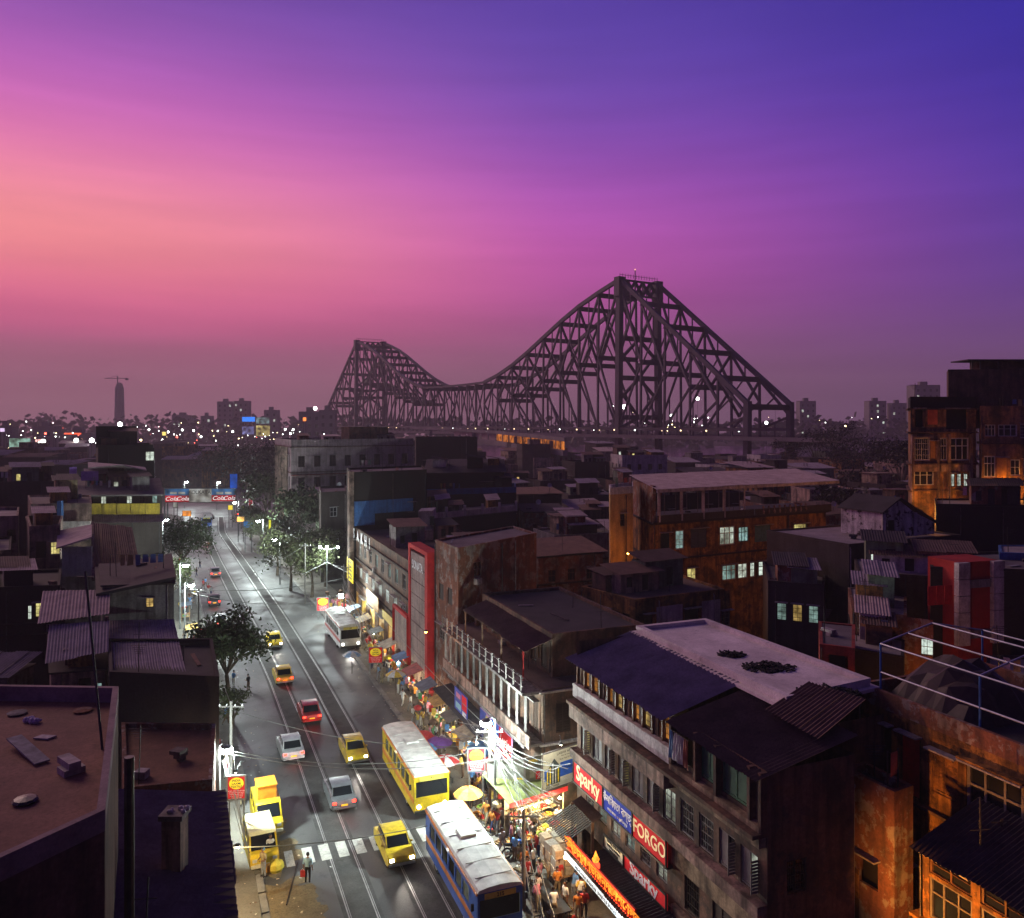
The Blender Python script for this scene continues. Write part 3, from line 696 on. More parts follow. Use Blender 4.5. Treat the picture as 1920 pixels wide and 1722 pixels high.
patch(t, pos, .04, .09, 6.05, 6.25, white_ink); 
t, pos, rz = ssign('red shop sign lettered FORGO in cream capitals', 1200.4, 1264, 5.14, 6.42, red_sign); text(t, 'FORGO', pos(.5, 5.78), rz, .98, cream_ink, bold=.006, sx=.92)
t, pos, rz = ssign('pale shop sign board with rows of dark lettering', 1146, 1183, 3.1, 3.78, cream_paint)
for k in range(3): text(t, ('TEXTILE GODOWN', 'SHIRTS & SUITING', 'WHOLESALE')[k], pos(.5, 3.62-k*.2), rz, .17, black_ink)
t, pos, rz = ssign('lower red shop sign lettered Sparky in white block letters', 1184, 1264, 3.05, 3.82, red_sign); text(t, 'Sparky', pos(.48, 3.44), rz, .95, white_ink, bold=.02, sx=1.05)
# awnings of the long block: slatted porch and neon canopy
aw = thing('shop_awning', 'dark tin awning running along the shops under the red signs', 'awning', (*uv(3,0), 2.6))
a, b_ = uv(4.2,-.05), uv(15,-.05); q0, q1 = a-SN*2.3, b_-SN*2.3
corr(aw, (q0.x,q0.y,2.72), (q1.x,q1.y,2.72), (b_.x,b_.y,3.0), (a.x,a.y,3.0), tin['dark'], 6, .22)
pw = thing('slatted_porch', 'dark slatted timber porch hood beside the fruit stall', 'porch', (*uv(1.2,-1), 2.9))
for k in range(14):
    p = uv(.6+k*.19, -2.3); q = uv(.6+k*.19, -.55); MB().bar((p.x,p.y,3.1+.0*k), (q.x,q.y,3.9), .09, .04).build('slat', dark_wood, pw)
for k in (0, 1):
    p, q = uv(.55+k*2.6,-.6), uv(.55+k*2.6,-.6); MB().bar((p.x,p.y,0),(p.x,p.y,3.95),.16).build('post', brown_wood, pw)
corr(pw, (*uv(.5,-.6),4.0), (*uv(3.3,-.6),4.0), (*uv(3.3,.0),4.25), (*uv(.5,.0),4.25), tin['brown'], 2, .2)
nr, no = emis('neon_red', (1,.06,.02), 3.2, True), emis('neon_orange', (1,.28,.03), 3.5, True, .8, 6.0); nwh = emis('led_white', (.85,.95,1), 2.6, False, .6, 9.0)
p, q = st(SL(1066,21.2),21.2), st(SL(1192,21.2),21.2)
t, pos, rz = board('long glowing red and orange neon fascia over the sweet shop', p, q, 2.72, 3.42, plain('neon_back', (.3,.01,.01), .5), out=.05)
patch(t, pos, .005, .995, 2.78, 3.36, emis('neon_ground', (.75,.03,.01), .9, False, .5, 3.0), .012, 'neon_ground')
for k, w_ in enumerate(('মিষ্টান্ন', 'ভাণ্ডার', 'সন্দেশ', 'রসগোল্লা')): text(t, w_, pos(.13+k*.25, 3.08, .03), rz, .62, no, ext=.01, sx=1.15, name='neon_lettering', bold=.012)
for z in (2.76, 3.37): MB().bar(pos(0,z,.03), pos(1,z,.03), .035).build('neon_tube', nr, t)
t2, pos2, rz2 = board('white lit name strip with dark lettering under the neon fascia', p-SN*.22, q-SN*.22, 2.3, 2.58, nwh, out=.05); text(t2, 'MISHTANNA BHANDAR  SWEETS & SNACKS', pos2(.5,2.44), rz2, .23, black_ink, ext=.004, bold=.004)
for k in range(4):
    P = pos(.12+k*.25, 2.6, .5); ld = bpy.data.lights.new('neon_glow', 'POINT'); ld.energy = 22; ld.color = (1,.22,.06); ld.shadow_soft_size = .3; lo = bpy.data.objects.new('neon_glow', ld); C.objects.link(lo); lo.location = P
t3, pos3, rz3 = board('small red cut-out temple emblem standing on the neon fascia', p+(q-p)*.42, p+(q-p)*.5, 3.45, 3.7, nr, out=.05, name='emblem')
MB().lathe(pos3(.5,3.7), [(.16,0),(.2,.12),(.1,.3),(.03,.48),(.01,.55)], 8).build('spire', no, t3)

# --- orange-lit house at the right edge
b0 = 33.7
Q = lambda Y, off=0: st(Y, b0, off)
L0 = (40.4-22)/.9285
ops0 = {0: [(1.3,9.2,2.0,12.0,'void',None,None),(2.6,9.2,3.6,12.0,'door',red_paint,None),(4.3,9.9,5.6,11.8,'shutter',plast['ochre'],None),(6.0,9.4,8.6,11.9,'slide',grey_wood,None),(9.7,9.0,11.2,11.6,'cross',grey_wood,None),(12.6,9.2,15,11.8,'slide',grey_wood,None),(2.0,4.0,3.4,6.0,'grill',dark_wood,None)]}
or_ = building('orange-lit old house with blotched parapet at the right edge', [Q(40.4), Q(22), Q(22,9), Q(40.4,9)], 12.7, plast['ochre'], roofs['dark'], ops0, parapet=.85, bands=(9.0,), bandm=plast['brown'], shade={0:[(5.8,8.8,12.05,.4),(9.5,15.2,11.95,.4)]}, parm=plast['brick'])
# pipe frame on its roof
fr = thing('pipe_frame', 'bare blue and grey steel pipe frame standing on the right-hand roof', 'frame', (*Q(36,2), 12.8))
blue_pipe = plain('blue_pipe', (.05,.15,.4), .4, .3)
def fpnt(Y, off, z): q = Q(Y, off); return (q.x, q.y, z)
for Y in (39.5, 34.5, 29.5, 25):
    for off in (.4, 7.5):
        MB().tube([fpnt(Y,off,12.7), fpnt(Y,off,15.7)], .05, 6).build('post', blue_pipe, fr)
    MB().tube([fpnt(Y,.4,15.7), fpnt(Y,3.9,16.4), fpnt(Y,7.5,15.7)], .045, 6).build('rafter', plain('grey_pipe', (.35,.36,.4), .4, .4), fr)
for off, z in ((.4,15.7),(3.9,16.4),(7.5,15.7),(.4,14.3),(2.2,16.05)): MB().tube([fpnt(39.5,off,z), fpnt(24,off,z)], .045, 6).build('rail', MATS['grey_pipe'], fr)
tp = thing('tarpaulin', 'dark crumpled tarpaulin heaped under the pipe frame', 'tarpaulin', (*Q(39,3), 12.7)); mb = MB(); rq = random.Random(5); gx = 9; hgt = [[max(0, 2.4*math.sin(math.pi*i/gx)**.5*math.sin(math.pi*j/gx)**.5+rq.uniform(-.25,.25)) if 0 < i < gx and 0 < j < gx else 0 for j in range(gx+1)] for i in range(gx+1)]
for i in range(gx):
    for j in range(gx):
        V = lambda a, b: fpnt(40-a*.5, 1.2+b*.55, 12.72+hgt[a][b]); mb.quad(V(i,j), V(i+1,j), V(i+1,j+1), V(i,j+1))
mb.build('sheet', plain('tarp_brown', (.05,.035,.03), .6), tp)
# stair box and veranda in the courtyard
bx0 = [W(1580,1438,11), W(1677,1485,11), W(1712,1473,11), W(1622,1428,11)]
building('tall narrow brown stair tower streaked with orange light', bx0, 10.6, plast['brick'], roofs['dark'], {0: [(.9,6.3,1.9,7.6,'void',None,None)]}, parapet=.4)
bv = 30.2; QV = lambda Y, off=0: st(Y, bv, off); Yv0 = 33.2
gv = []
for k in range(5): gv.append((.45+k*2.3, 6.4, .45+k*2.3+1.95, 8.1, 'slide', grey_wood, None)); gv.append((.45+k*2.3, 8.25, .45+k*2.3+1.95, 9.0, 'cross', brown_wood, None))
ver = building('glazed timber veranda with yellow lit posts in the lower right corner', [QV(Yv0), QV(21), QV(21,3.2), QV(Yv0,3.2)], 9.2, plast['ochre'], roofs['dark'], {0: gv}, parapet=0, bands=(6.2,))
A, B = QV(Yv0,-.6), QV(21,-.6); Cq, Dq = QV(21,3.6), QV(Yv0,3.6)
corr(ver, (A.x,A.y,9.2), (B.x,B.y,9.2), (Cq.x,Cq.y,10.6), (Dq.x,Dq.y,10.6), tin['dark'], 6, .2)
# caged balcony, yellow, at the near end of the long block
cg = thing('caged_balcony', 'yellow-lit balcony caged in wire mesh between the long block and the stair tower', 'balcony', (*uv(17.4,1), 4))
cA, cB = Vector(W(1468,1590,6.6)), Vector(W(1577,1662,6.4)); cu = (cB-cA).normalized(); cn = Vector((cu.y,-cu.x)); cl = (cB-cA).length
mb = MB()
for k in range(int(cl/.14)+1): p = cA+cu*(k*.14); mb.bar((p.x,p.y,4.3),(p.x,p.y,6.7),.022)
for k in range(15): z = 4.3+k*.17; mb.bar((cA.x,cA.y,z),(cB.x,cB.y,z),.02)
mb.build('mesh_cage', iron, cg); MB().prism([cA, cB, cB-cn*1.4, cA-cn*1.4], 4.1, 4.28).build('slab', plast['grey'], cg)
iA, iB = cA-cn*1.2, cB-cn*1.2; MB().facade(iA, iB, 4.28, 6.8, []).build('back_wall', plast['ochre'], cg)
w0 = iA+cn*.03; MB().quad((w0+cu*.4).to_tuple()+(4.6,), (w0+cu*.9).to_tuple()+(4.6,), (w0+cu*.9).to_tuple()+(6.5,), (w0+cu*.4).to_tuple()+(6.5,)).build('lit_doorway', pane_lit['yellow'], cg)
ld = bpy.data.lights.new('balcony_bulb', 'POINT'); ld.energy = 14; ld.color = (1,.75,.2); ld.shadow_soft_size = .1; lo = bpy.data.objects.new('balcony_bulb', ld); C.objects.link(lo); q = (cA+cB)/2-cn*.6; lo.location = (q.x, q.y, 6.3)
MB().ball((q.x,q.y,6.42), .07, 8).build('bulb', emis('bulb_warm', (1,.75,.3), 12), cg)

# --- corner block with balconies and hoardings
P2 = st(70.5, 23.4)
def u2(u, v): return P2+SD*u+SN*v
W2 = 18.4
cb_ops = {0: grid(W2, 5.7, 2.1, 11, .95, ('shutter','grill','shutter'), dark_wood, .12, .3, .3, rnd=rnd)+grid(W2, .2, 2.4, 6, 2.0, 'shutter', grey_wood, 0, .6, .6, rnd=rnd), 1: [(1,5.8,2.1,7.8,'shutter',dark_wood,None),(3,5.8,4.1,7.8,'shutter',dark_wood,None),(5,5.8,6.1,7.8,'grill',dark_wood,None)]}
cb = building('three-storey corner block with pillared balconies beside the lane', [u2(0,0), u2(W2,0), u2(W2,10), u2(0,10)], 8.9, plast['brown'], roofs['brown'], cb_ops, parapet=.0, bands=(5.2, 8.7), bandm=plast['white'])
for k in range(13):
    p = u2(.2+k*1.5, -1.15); MB().bar((p.x,p.y,5.3),(p.x,p.y,8.6),.16).build('column', plast['grey'], cb)
for (a, b_) in (((0,-1.3),(W2,-1.3)), ((W2,-1.3),(W2+.9,-1.3)),):
    p, q = u2(*a), u2(*b_); MB().bar((p.x,p.y,5.75),(q.x,q.y,5.75),.1,.85).build('balcony_parapet', plast['pink'], cb)
MB().prism([u2(0,-1.4), u2(W2+.1,-1.4), u2(W2+.1,0), u2(0,0)], 5.14, 5.32).build('balcony_slab', plast['grey'], cb); MB().prism([u2(0,-1.5), u2(W2+.1,-1.5), u2(W2+.1,0), u2(0,0)], 8.62, 8.8).build('balcony_roof', plast['grey'], cb)
for k in range(14):
    p = u2(.1+k*1.38, -1.4); MB().bar((p.x,p.y,8.8),(p.x,p.y,9.9),.12).build('post', plast['grey'], cb)
for z in (9.2, 9.75):
    p, q = u2(0,-1.4), u2(W2,-1.4); MB().bar((p.x,p.y,z),(q.x,q.y,z),.06).build('rail', plast['grey'], cb)
tb = building('brown roof-top storey with rusty tin awning above the corner block', [u2(2,1.6), u2(16.5,1.6), u2(16.5,9), u2(2,9)], 11.7, plast['brown'], roofs['dark'], {0: grid(14.5, 9.2, 1.7, 7, 1.0, 'shutter', dark_wood, 0, rnd=rnd)}, z0=8.9, parapet=.25)
corr(tb, (*u2(3,-.5),10.9), (*u2(16.6,-.5),10.9), (*u2(16.6,1.7),11.6), (*u2(3,1.7),11.6), tin['rust'], 6, .2)
for k in range(4): p = u2(3.4+k*4.2,-.4); MB().bar((p.x,p.y,8.8),(p.x,p.y,10.9),.12).build('post', red_paint if k == 3 else brown_wood, tb)
# hoardings
hb = concrete('hoarding_pale', (.62,.6,.45), .15, .5, False)
Yb = SL(1020, 23.4)
def camboard(label, px0, py0, px1, py1, Y0, Y1, h, m, **k):
    a, b_ = at(px0, py0, Y0), at(px1, py1, Y1); zb = (a.z+b_.z)/2; return board(label, a, b_, zb-h, zb, m, frame=grey_wood, **k)
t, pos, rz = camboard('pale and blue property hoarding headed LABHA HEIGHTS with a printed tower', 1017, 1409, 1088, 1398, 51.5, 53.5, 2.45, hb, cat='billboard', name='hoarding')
z1 = t.location.z+2.45; z0_ = z1-2.45
bluep, cyanp = plain('print_blue', (.03,.12,.6), .5), plain('print_cyan', (.3,.55,.6), .5)
patch(t, pos, .46, .99, z0_+.62, z0_+1.55, bluep); patch(t, pos, .05, .3, z0_+.62, z0_+1.3, bluep, .005)
text(t, 'LABHA HEIGHTS', pos(.66, z1-.28), rz, .26, black_ink, ext=.002); text(t, 'Fully Air-conditioned', pos(.66, z1-.47), rz, .14, black_ink, ext=.002); text(t, 'Book Your Dream Home', pos(.68, z1-.68), rz, .15, black_ink, ext=.002); text(t, 'ALL 2 & 3 BHK', pos(.7, z0_+1.12), rz, .2, black_ink, ext=.002); text(t, 'LADLI GROUP', pos(.7, z0_+.4), rz, .2, white_ink, ext=.002); text(t, 'KEY TOWER', pos(.26, z0_+.16), rz, .2, black_ink, ext=.002)
darkg = plain('print_dark', (.04,.06,.06), .5); whp = plain('print_white', (.75,.75,.72), .5)
MB().quad(pos(.1,z0_+.3,.01), pos(.46,z0_+.3,.01), pos(.46,z0_+1.35,.01), pos(.3,z0_+1.95,.01), pos(.1,z0_+1.2,.01)).build('print', darkg, t)
for k in range(5): patch(t, pos, .115+k*.07, .14+k*.07, z0_+.36, z0_+(1.2,1.45,1.7,1.5,1.3)[k], whp if k in (2,3) else yellow_ink, .014)
for k in range(4): patch(t, pos, .11, .45, z0_+.45+k*.25, z0_+.47+k*.25, darkg, .018)
t, pos, rz = camboard('grey film-poster hoarding with a red figure in its corner', 984, 1422, 1014, 1418, 52.5, 53, 1.75, plain('print_grey', (.2,.2,.18), .5), cat='billboard', name='hoarding')
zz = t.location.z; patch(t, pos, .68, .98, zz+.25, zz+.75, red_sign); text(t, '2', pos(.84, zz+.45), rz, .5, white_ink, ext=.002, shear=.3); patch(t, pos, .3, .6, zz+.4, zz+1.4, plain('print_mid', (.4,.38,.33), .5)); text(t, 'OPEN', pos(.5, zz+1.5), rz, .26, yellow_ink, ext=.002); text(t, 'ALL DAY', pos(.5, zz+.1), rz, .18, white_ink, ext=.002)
t, pos, rz = camboard('torn pale banner hoarding with faded lettering hung over the lane mouth', 914, 1430, 983, 1421, 52.6, 52.8, 1.7, concrete('banner_pale', (.38,.4,.35), .5, .9), cat='billboard', name='hoarding')
zz = t.location.z; text(t, 'NEW BHARAT STORE', pos(.5, zz+1.52), rz, .22, black_ink, ext=.002); patch(t, pos, .7, 1, zz+.02, zz+.5, yellow_ink); patch(t, pos, .7, 1, zz+.0, zz+.16, bluep, .008); text(t, '2', pos(.86, zz+.36), rz, .3, white_ink, ext=.002)
p, q = st(SL(931,23.4),23.4), st(SL(993,23.4),23.4)
t, pos, rz = board('tall fashion hoarding with a red shield lettered Lyrics', p, q, 2.55, 5.0, plain('print_lilac', (.5,.3,.5), .5), out=1.35, cat='billboard', name='hoarding')
patch(t, pos, 0, .22, 2.56, 4.99, plain('print_navy', (.03,.05,.25), .5)); patch(t, pos, .13, .42, 2.56, 4.4, plain('print_silver', (.4,.42,.4), .5), .008); patch(t, pos, .2, .3, 3.8, 4.85, plain('print_gold', (.55,.4,.1), .5), .012)
patch(t, pos, .38, .64, 3.9, 4.99, bluep, .008); patch(t, pos, .42, .5, 4.2, 4.6, plain('print_orange', (.8,.2,.1), .5), .012); patch(t, pos, .4, .62, 2.7, 2.95, plain('print_amber', (.7,.4,.05), .5), .01); patch(t, pos, .4, .62, 3.1, 3.35, darkg, .01)
MB().quad(pos(.63,5.0,.014), pos(.63,4.0,.014), pos(.7,3.2,.014), pos(.82,2.9,.014), pos(.95,3.2,.014), pos(1,4.0,.014), pos(1,5.0,.014)).build('print', red_sign, t); text(t, 'Lyrics', pos(.815, 4.25, .02), rz, .95, white_ink, ext=.002, shear=.3, sx=.95, bold=.008)
text(t, 'for the free spirit', pos(.82, 3.72, .02), rz, .2, white_ink, ext=.002)
p, q = st(SL(881,23.4),23.4), st(SL(905,23.4),23.4)
t, pos, rz = board('small blue and red painted poster on the corner block wall', p, q, 2.9, 4.7, plain('print_violet', (.06,.08,.4), .5), out=1.35, cat='poster', name='poster'); patch(t, pos, .6, 1, 3.4, 4.6, red_sign); patch(t, pos, .1, .55, 3.1, 3.6, cyanp); patch(t, pos, .15, .5, 4.0, 4.4, plain('print_pink', (.6,.2,.3), .5)); patch(t, pos, .65, .95, 2.95, 3.3, whp)

# --- brown block with rust-streaked front
f3 = [W(816,1014,15.5), W(859,1030,15.5), W(1006,1001,15.5), W(962,988,15.5)]
building('tall brown block with rust-streaked front and blank sooty side wall', f3, 15.4, plast['brick'], roofs['grey'], {0: [(1,6.5,2.4,8,'grill',grey_wood,None),(3,3.4,4.6,5,'grill',grey_wood,'white'),(1,10.2,2.2,11.7,'shutter',dark_wood,None),(3.2,10.2,4.4,11.7,'shutter',dark_wood,None)], 1: [(2.2,12.6,3.4,14,'cross',grey_wood,None)]}, parapet=.2)
# --- shop block with the red tower sign
Ya, Yb4 = 117.0, 79.0
f4 = [st(Ya,23.4), st(86,23.4), st(86,23.4,13), st(Ya,23.4,13)]
L4 = (Ya-86)/.9285
o4 = {0: grid(L4, 8.3, 1.7, 9, 1.6, 'slide', grey_wood, .45, .6, .6, ('teal','white'), rnd)+grid(L4, 5.2, 1.5, 8, 1.9, ('slide','grill'), white_wood, .7, .6, .6, ('teal','white','white'), rnd)+grid(L4, .2, 2.6, 6, 3.2, 'shutter', plain('amber_board', (.5,.3,.06), .6), 0, rnd=rnd)}
sk = building('brown shop block with long glazed upper floors and white SAKHI letters', f4, 11.2, plast['brown'], roofs['brown'], o4, parapet=.6, bands=(7.6, 4.6, 10.6), bandm=plast['dark'])
for k, ch in enumerate('SAKHI'):
    p = st(SL(669+k*7.4, 23.4), 23.4, -.42); text(sk, ch, (p.x, p.y, 11.0), math.atan2(SD.y, SD.x), 2.0, white_ink, sx=.9, bold=.03)
f4b = [st(86,23.4), st(78.2,23.4), st(78.2,23.4,11), st(86,23.4,11)]
building('low brown shop block beneath the tall red sign tower', f4b, 10.2, plast['brown'], roofs['dark'], {0: [(.5,5,3.4,7,'grill',grey_wood,'teal'),(4.2,5,8,7,'grill',grey_wood,None),(.5,8,3,9.6,'slide',white_wood,'white')]}, parapet=.5)
tw = thing('sign_tower', 'tall grey panelled sign tower edged in red beside the shop block', 'sign', (*st(82,23.4,-.5), 0))
ya, yb = SL(768,22.6), SL(804,22.6); pa, pb = st(ya,22.6), st(yb,22.6); uu = (pb-pa).normalized(); ll = (pb-pa).length
gp = plaster('panel_grey', (.36,.27,.24), .5); rp = concrete('tower_red', (.5,.03,.03), .3, .8, False)
for k in range(9):
    z = .8+k*1.42; a, b_ = pa+uu*.55, pb-uu*.9
    MB().prism([a-SN*.02, b_-SN*.02, b_+SN*.3, a+SN*.3], z+.03, z+1.39).build('panel', gp, tw)
for a, b_ in ((pa, pa+uu*.55), (pb-uu*.9, pb)): MB().prism([a-SN*.15, b_-SN*.15, b_+SN*1.1, a+SN*1.1], .2, 13.9).build('red_edge', rp, tw)
MB().prism([pa-SN*.15, pb-SN*.15, pb+SN*1.1, pa+SN*1.1], 13.9, 14.3).build('red_cap', rp, tw)
text(tw, 'SONATA', (*((pa+uu*(ll*.45))-SN*.06), 12.3), math.atan2(SD.y,SD.x), 1.25, white_ink, sx=.8)
gpn, pos, rz = board('grey panel hoarding framed in red left of the sign tower', st(SL(741,22.6),22.6), pa, 1.0, 6.4, gp, out=.1); 
for e in (0, 1): MB().bar(pos(e,.9,.02), pos(e,6.5,.02), .35).build('red_frame', rp, gpn)
for z in (.95, 6.45): MB().bar(pos(0,z,.02), pos(1,z,.02), .35).build('red_frame', rp, gpn)
t, pos, rz = board('tall yellow vertical shop sign at the corner of the SAKHI block', st(SL(652,22.4),22.4), st(SL(663,22.4),22.4), 4.4, 7.5, yellow_ink, out=.1)
for k in range(5): patch(t, pos, .2, .8, 4.7+k*.55, 5.05+k*.55, plain('print_olive', (.3,.25,.03), .5))
# amber awnings under
for k, (x0, x1) in enumerate(((690,712),(720,741))):
    t, pos, rz = board(('amber','yellow')[k]+' shop fascia board left of the grey panel', st(SL(x0,22.8),22.8), st(SL(x1,22.8),22.8), 3.6, 5.4 if k == 0 else 4.6, plain('fascia_%d' % k, ((.55,.26,.04),(.6,.42,.06))[k], .6), out=.2)
# --- building with the blue wall
f5 = [at(650,0,125).xy, at(659,0,114).xy, at(800,0,121).xy, at(792,0,133).xy]
bw = building('tall sooty block with bright blue painted band and pale corner pillar', f5, 19.4, plast['soot'], roofs['grey'], {1: [(9,13.4,10.2,14.9,'cross',grey_wood,None)]}, parapet=.3)
d5 = (f5[2]-f5[1]).normalized(); n5 = Vector((d5.y,-d5.x))
def onw(a, z, o=.06): p = f5[1]+d5*a+n5*o; return (p.x, p.y, z)
for a0, a1, z0, z1 in ((.2,3.6,12.0,15.5),(3.65,9.8,13.6,15.5)):
    MB().box((0,0,0),(0,0,0)); p, q = f5[1]+d5*a0, f5[1]+d5*a1; MB().prism([p+n5*.1, q+n5*.1, q, p][::-1], z0, z1).build('painted_band', plast['blue'], bw)
p = f5[1]; MB().prism([p+n5*.2-d5*.4, p+n5*.2+d5*.3, p-n5*.5+d5*.3, p-n5*.5-d5*.4], 0, 19.8).build('corner_pillar', plast['pink'], bw)
# dark block with the blue parapet and black shed
f6 = [at(778,0,142).xy, at(782,0,136).xy, at(968,0,142).xy, at(966,0,152).xy]
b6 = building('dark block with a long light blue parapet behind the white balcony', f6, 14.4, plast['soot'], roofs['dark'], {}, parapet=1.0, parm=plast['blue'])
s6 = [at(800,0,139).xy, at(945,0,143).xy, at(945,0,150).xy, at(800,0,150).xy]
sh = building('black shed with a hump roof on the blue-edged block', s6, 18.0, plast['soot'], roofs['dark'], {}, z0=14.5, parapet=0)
A, B, Cq, Dq = s6; slab(sh, [(A.x-.5,A.y-.5,18.05),(B.x+.5,B.y-.5,18.05),(Cq.x,Cq.y,20),(Dq.x,Dq.y,20)], .1, tin['dark'], 'lean_to_roof')
# white balcony block
f7 = [at(795,0,128).xy, at(801,0,117).xy, at(968,0,129).xy, at(962,0,140).xy]
b7 = building('dark block with white pillared balcony parapet', f7, 12.6, plast['soot'], roofs['grey'], {}, parapet=0)
d7 = (f7[2]-f7[1]).normalized(); n7 = Vector((d7.y,-d7.x)); l7 = (f7[2]-f7[1]).length
for k in range(6):
    p = f7[1]+d7*(l7*k/5.02); MB().bar((p.x,p.y,12.6),(p.x,p.y,14.2),.4).build('pillar', plast['white'], b7)
    if k < 5: q = f7[1]+d7*(l7*(k+.96)/5.02); p = p+d7*.25; MB().bar((p.x,p.y,13.0),(q.x,q.y,13.0),.18,.95).build('balcony_panel', plast['white'], b7)
ws = thing('stair_house', 'stepped white stair house on the roof before the SAKHI block', 'stair house', (*at(795,0,108).xy, 11.3))
p, q = at(784,0,106).xy, at(812,0,107).xy; MB().prism([p, q, q+Vector((0,4)), p+Vector((0,4))], 11.2, 15.0).build('tower', plast['white'], ws)
p, q = at(768,0,104.5).xy, at(812,0,105.9).xy; MB().prism([p, q, q+Vector((0,1)), p+Vector((0,1))], 11.2, 12.6).build('parapet_wall', plast['white'], ws)
p = at(806,0,106.6); MB().box((p.x,p.y-.12,13.1),(p.x+.6,p.y-.02,14.3)).build('window', pane_dark, ws)
# --- small building with white windows
f8 = [at(598,0,146).xy, at(602,0,133).xy, at(652,0,136).xy, at(648,0,148).xy]
building('narrow dark house with white-framed windows before the pillar', f8, 14.8, plast['dark'], roofs['grey'], {1: [(1.6,11,2.9,12.6,'cross',white_wood,None),(1.7,6.4,3.2,8.1,'grill',white_wood,None)]}, parapet=.4)
# --- big colonial block
f9 = [at(516,0,192).xy, at(546,0,170).xy, at(775,0,188).xy, at(742,0,208).xy]
l9 = (Vector(f9[2])-Vector(f9[1])).length; la = (Vector(f9[1])-Vector(f9[0])).length
o9 = {1: grid(l9, 17.3, 2.4, 8, 1.5, ('shutter','grill'), dark_wood, 0, rnd=rnd)+grid(l9, 12.7, 2.4, 8, 1.5, ('shutter','cross'), dark_wood, .05, rnd=rnd)+grid(l9, 8.3, 2.3, 8, 1.5, 'shutter', dark_wood, 0, rnd=rnd), 0: grid(la, 17.3, 2.6, 5, 2, 'void', rnd=rnd)+grid(la, 12.7, 2.6, 5, 2, 'void', rnd=rnd)}
b9 = building('big pale colonial block with banded storeys below the far bridge tower', f9, 22.0, plaster('plaster_mauve', (.4,.31,.32), .5), roofs['grey'], o9, parapet=1.2, bands=(16.2, 11.6, 7.2, 21.6), bandm=plast['brown'], shade={1: [(0,l9,15.6,.8),(0,l9,11.0,.8)]}, shadem=plast['red'])
for k in range(4):
    d = (Vector(f9[1])-Vector(f9[0]))/5; p = Vector(f9[0])+d*(k+1); nn = Vector((d.y,-d.x)).normalized()*.3; p = p+nn; MB().bar((p.x,p.y,0),(p.x,p.y,21.6),.7).build('pillar', plast['pink'], b9)
building('small brown roof-top room on the colonial block', [at(640,0,188).xy, at(655,0,184).xy, at(728,0,190).xy, at(720,0,198).xy], 25.6, plast['brown'], roofs['dark'], {}, z0=22.0, parapet=.3)
building('black flat-roofed block right of the colonial block', [at(778,0,232).xy, at(780,0,222).xy, at(895,0,228).xy, at(890,0,240).xy], 22.6, plast['soot'], roofs['dark'], {1: [(2,15,3,16.4,'cross',dark_wood,None)]}, parapet=.3)
# ================================================================== right middle ground
# long block with open top veranda
f = [Vector((15.1,100)), Vector((15.9,90)), Vector((40.4,103)), Vector((39.4,113))]
l1 = (f[2]-f[1]).length
o = {1: [(1,12.2,2.4,14.2,'void',None,None),(3.2,12.2,4.4,14.4,'grill',white_wood,'teal'),(5.4,12.2,7.8,14.4,'shutter',plain('navy_wood',(.03,.04,.09),.6),None),(9.8,12.2,12.2,14.4,'slide',white_wood,'white'),(12.8,12.4,14.4,14.2,'slide',teal_wood,'teal'),(15.4,12.2,18,14.2,'shutter',teal_wood,None),(22,12.6,24.4,14,'grill',dark_wood,'yellow'),
         (3.4,8.4,4.5,9.6,'cross',grey_wood,None),(4.9,8.2,6.2,9.9,'cross',white_wood,'yellow'),(10.2,8.0,12.4,9.8,'slide',white_wood,'teal'),(12.7,8,14.2,9.8,'cross',white_wood,'white'),(14.7,8,15.4,9.8,'cross',white_wood,'white'),(16,8,18.6,9.8,'slide',grey_wood,'white'),(19.4,8,20.0,9.8,'cross',white_wood,'white')]}
lb = building('long orange three-storey block with open top veranda and tin roof', f, 15.4, plast['ochre'], roofs['dark'], o, parapet=.0, bands=(11.2, 15.3), bandm=plast['soot'])
d, nn = (f[2]-f[1]).normalized(), None; nn = Vector((d.y,-d.x))
def onf(a, z, o_=0.0): p = f[1]+d*a+nn*o_; return (p.x, p.y, z)
mb = MB(); MB().prism([Vector(onf(0,0,.9)[:2]), Vector(onf(l1,0,.9)[:2]), Vector(onf(l1,0,0)[:2]), Vector(onf(0,0,0)[:2])], 15.4, 15.6).build('veranda_slab', plast['soot'], lb)
for a, b in ((0, l1*.52), (l1*.53, l1)): MB().bar(onf(a,15.95,.8), onf(b,15.95,.8), .15, .8).build('veranda_parapet', plast['dark'], lb)
for k in range(5): MB().bar(onf(.2+k*3.2,15.6,.75), onf(.2+k*3.2,18.9,.75), .3 if k < 4 else .15).build('post', plast['white'], lb)
for k in range(8): MB().bar(onf(1+k*1.6,16.4,.72), onf(1+k*1.6,18.8,.72), .06).build('mullion', grey_wood, lb)
for k in range(9): 
    p = Vector(onf(16+k*.9,0,.8)[:2]); MB().lathe((p.x,p.y,15.7), [(.12,0),(.2,.25),(.08,.6),(.16,.95)], 8).build('baluster', plast['pink'], lb)
A, B, Cq, Dq = [f[0]-d*.6, f[1]-d*.6+nn*1.4, f[2]+d*.8+nn*1.4, f[3]+d*.8]
corr(lb, (B.x,B.y,19.3), (Cq.x,Cq.y,19.3), (Dq.x,Dq.y,20.2), (A.x,A.y,20.2), tin['pink'], 9, .22, .03, jit=.1)
MB().bar((B.x,B.y,19.15), (Cq.x,Cq.y,19.15), .1, .35).build('fascia', plast['white'], lb)
MB().prism([f[1]+Vector((-.05,.0)), f[1]+Vector((.3,.25)), f[0]+Vector((.3,.1)), f[0]], 15.4, 19.6).build('gable_wall', plast['brick'], lb)
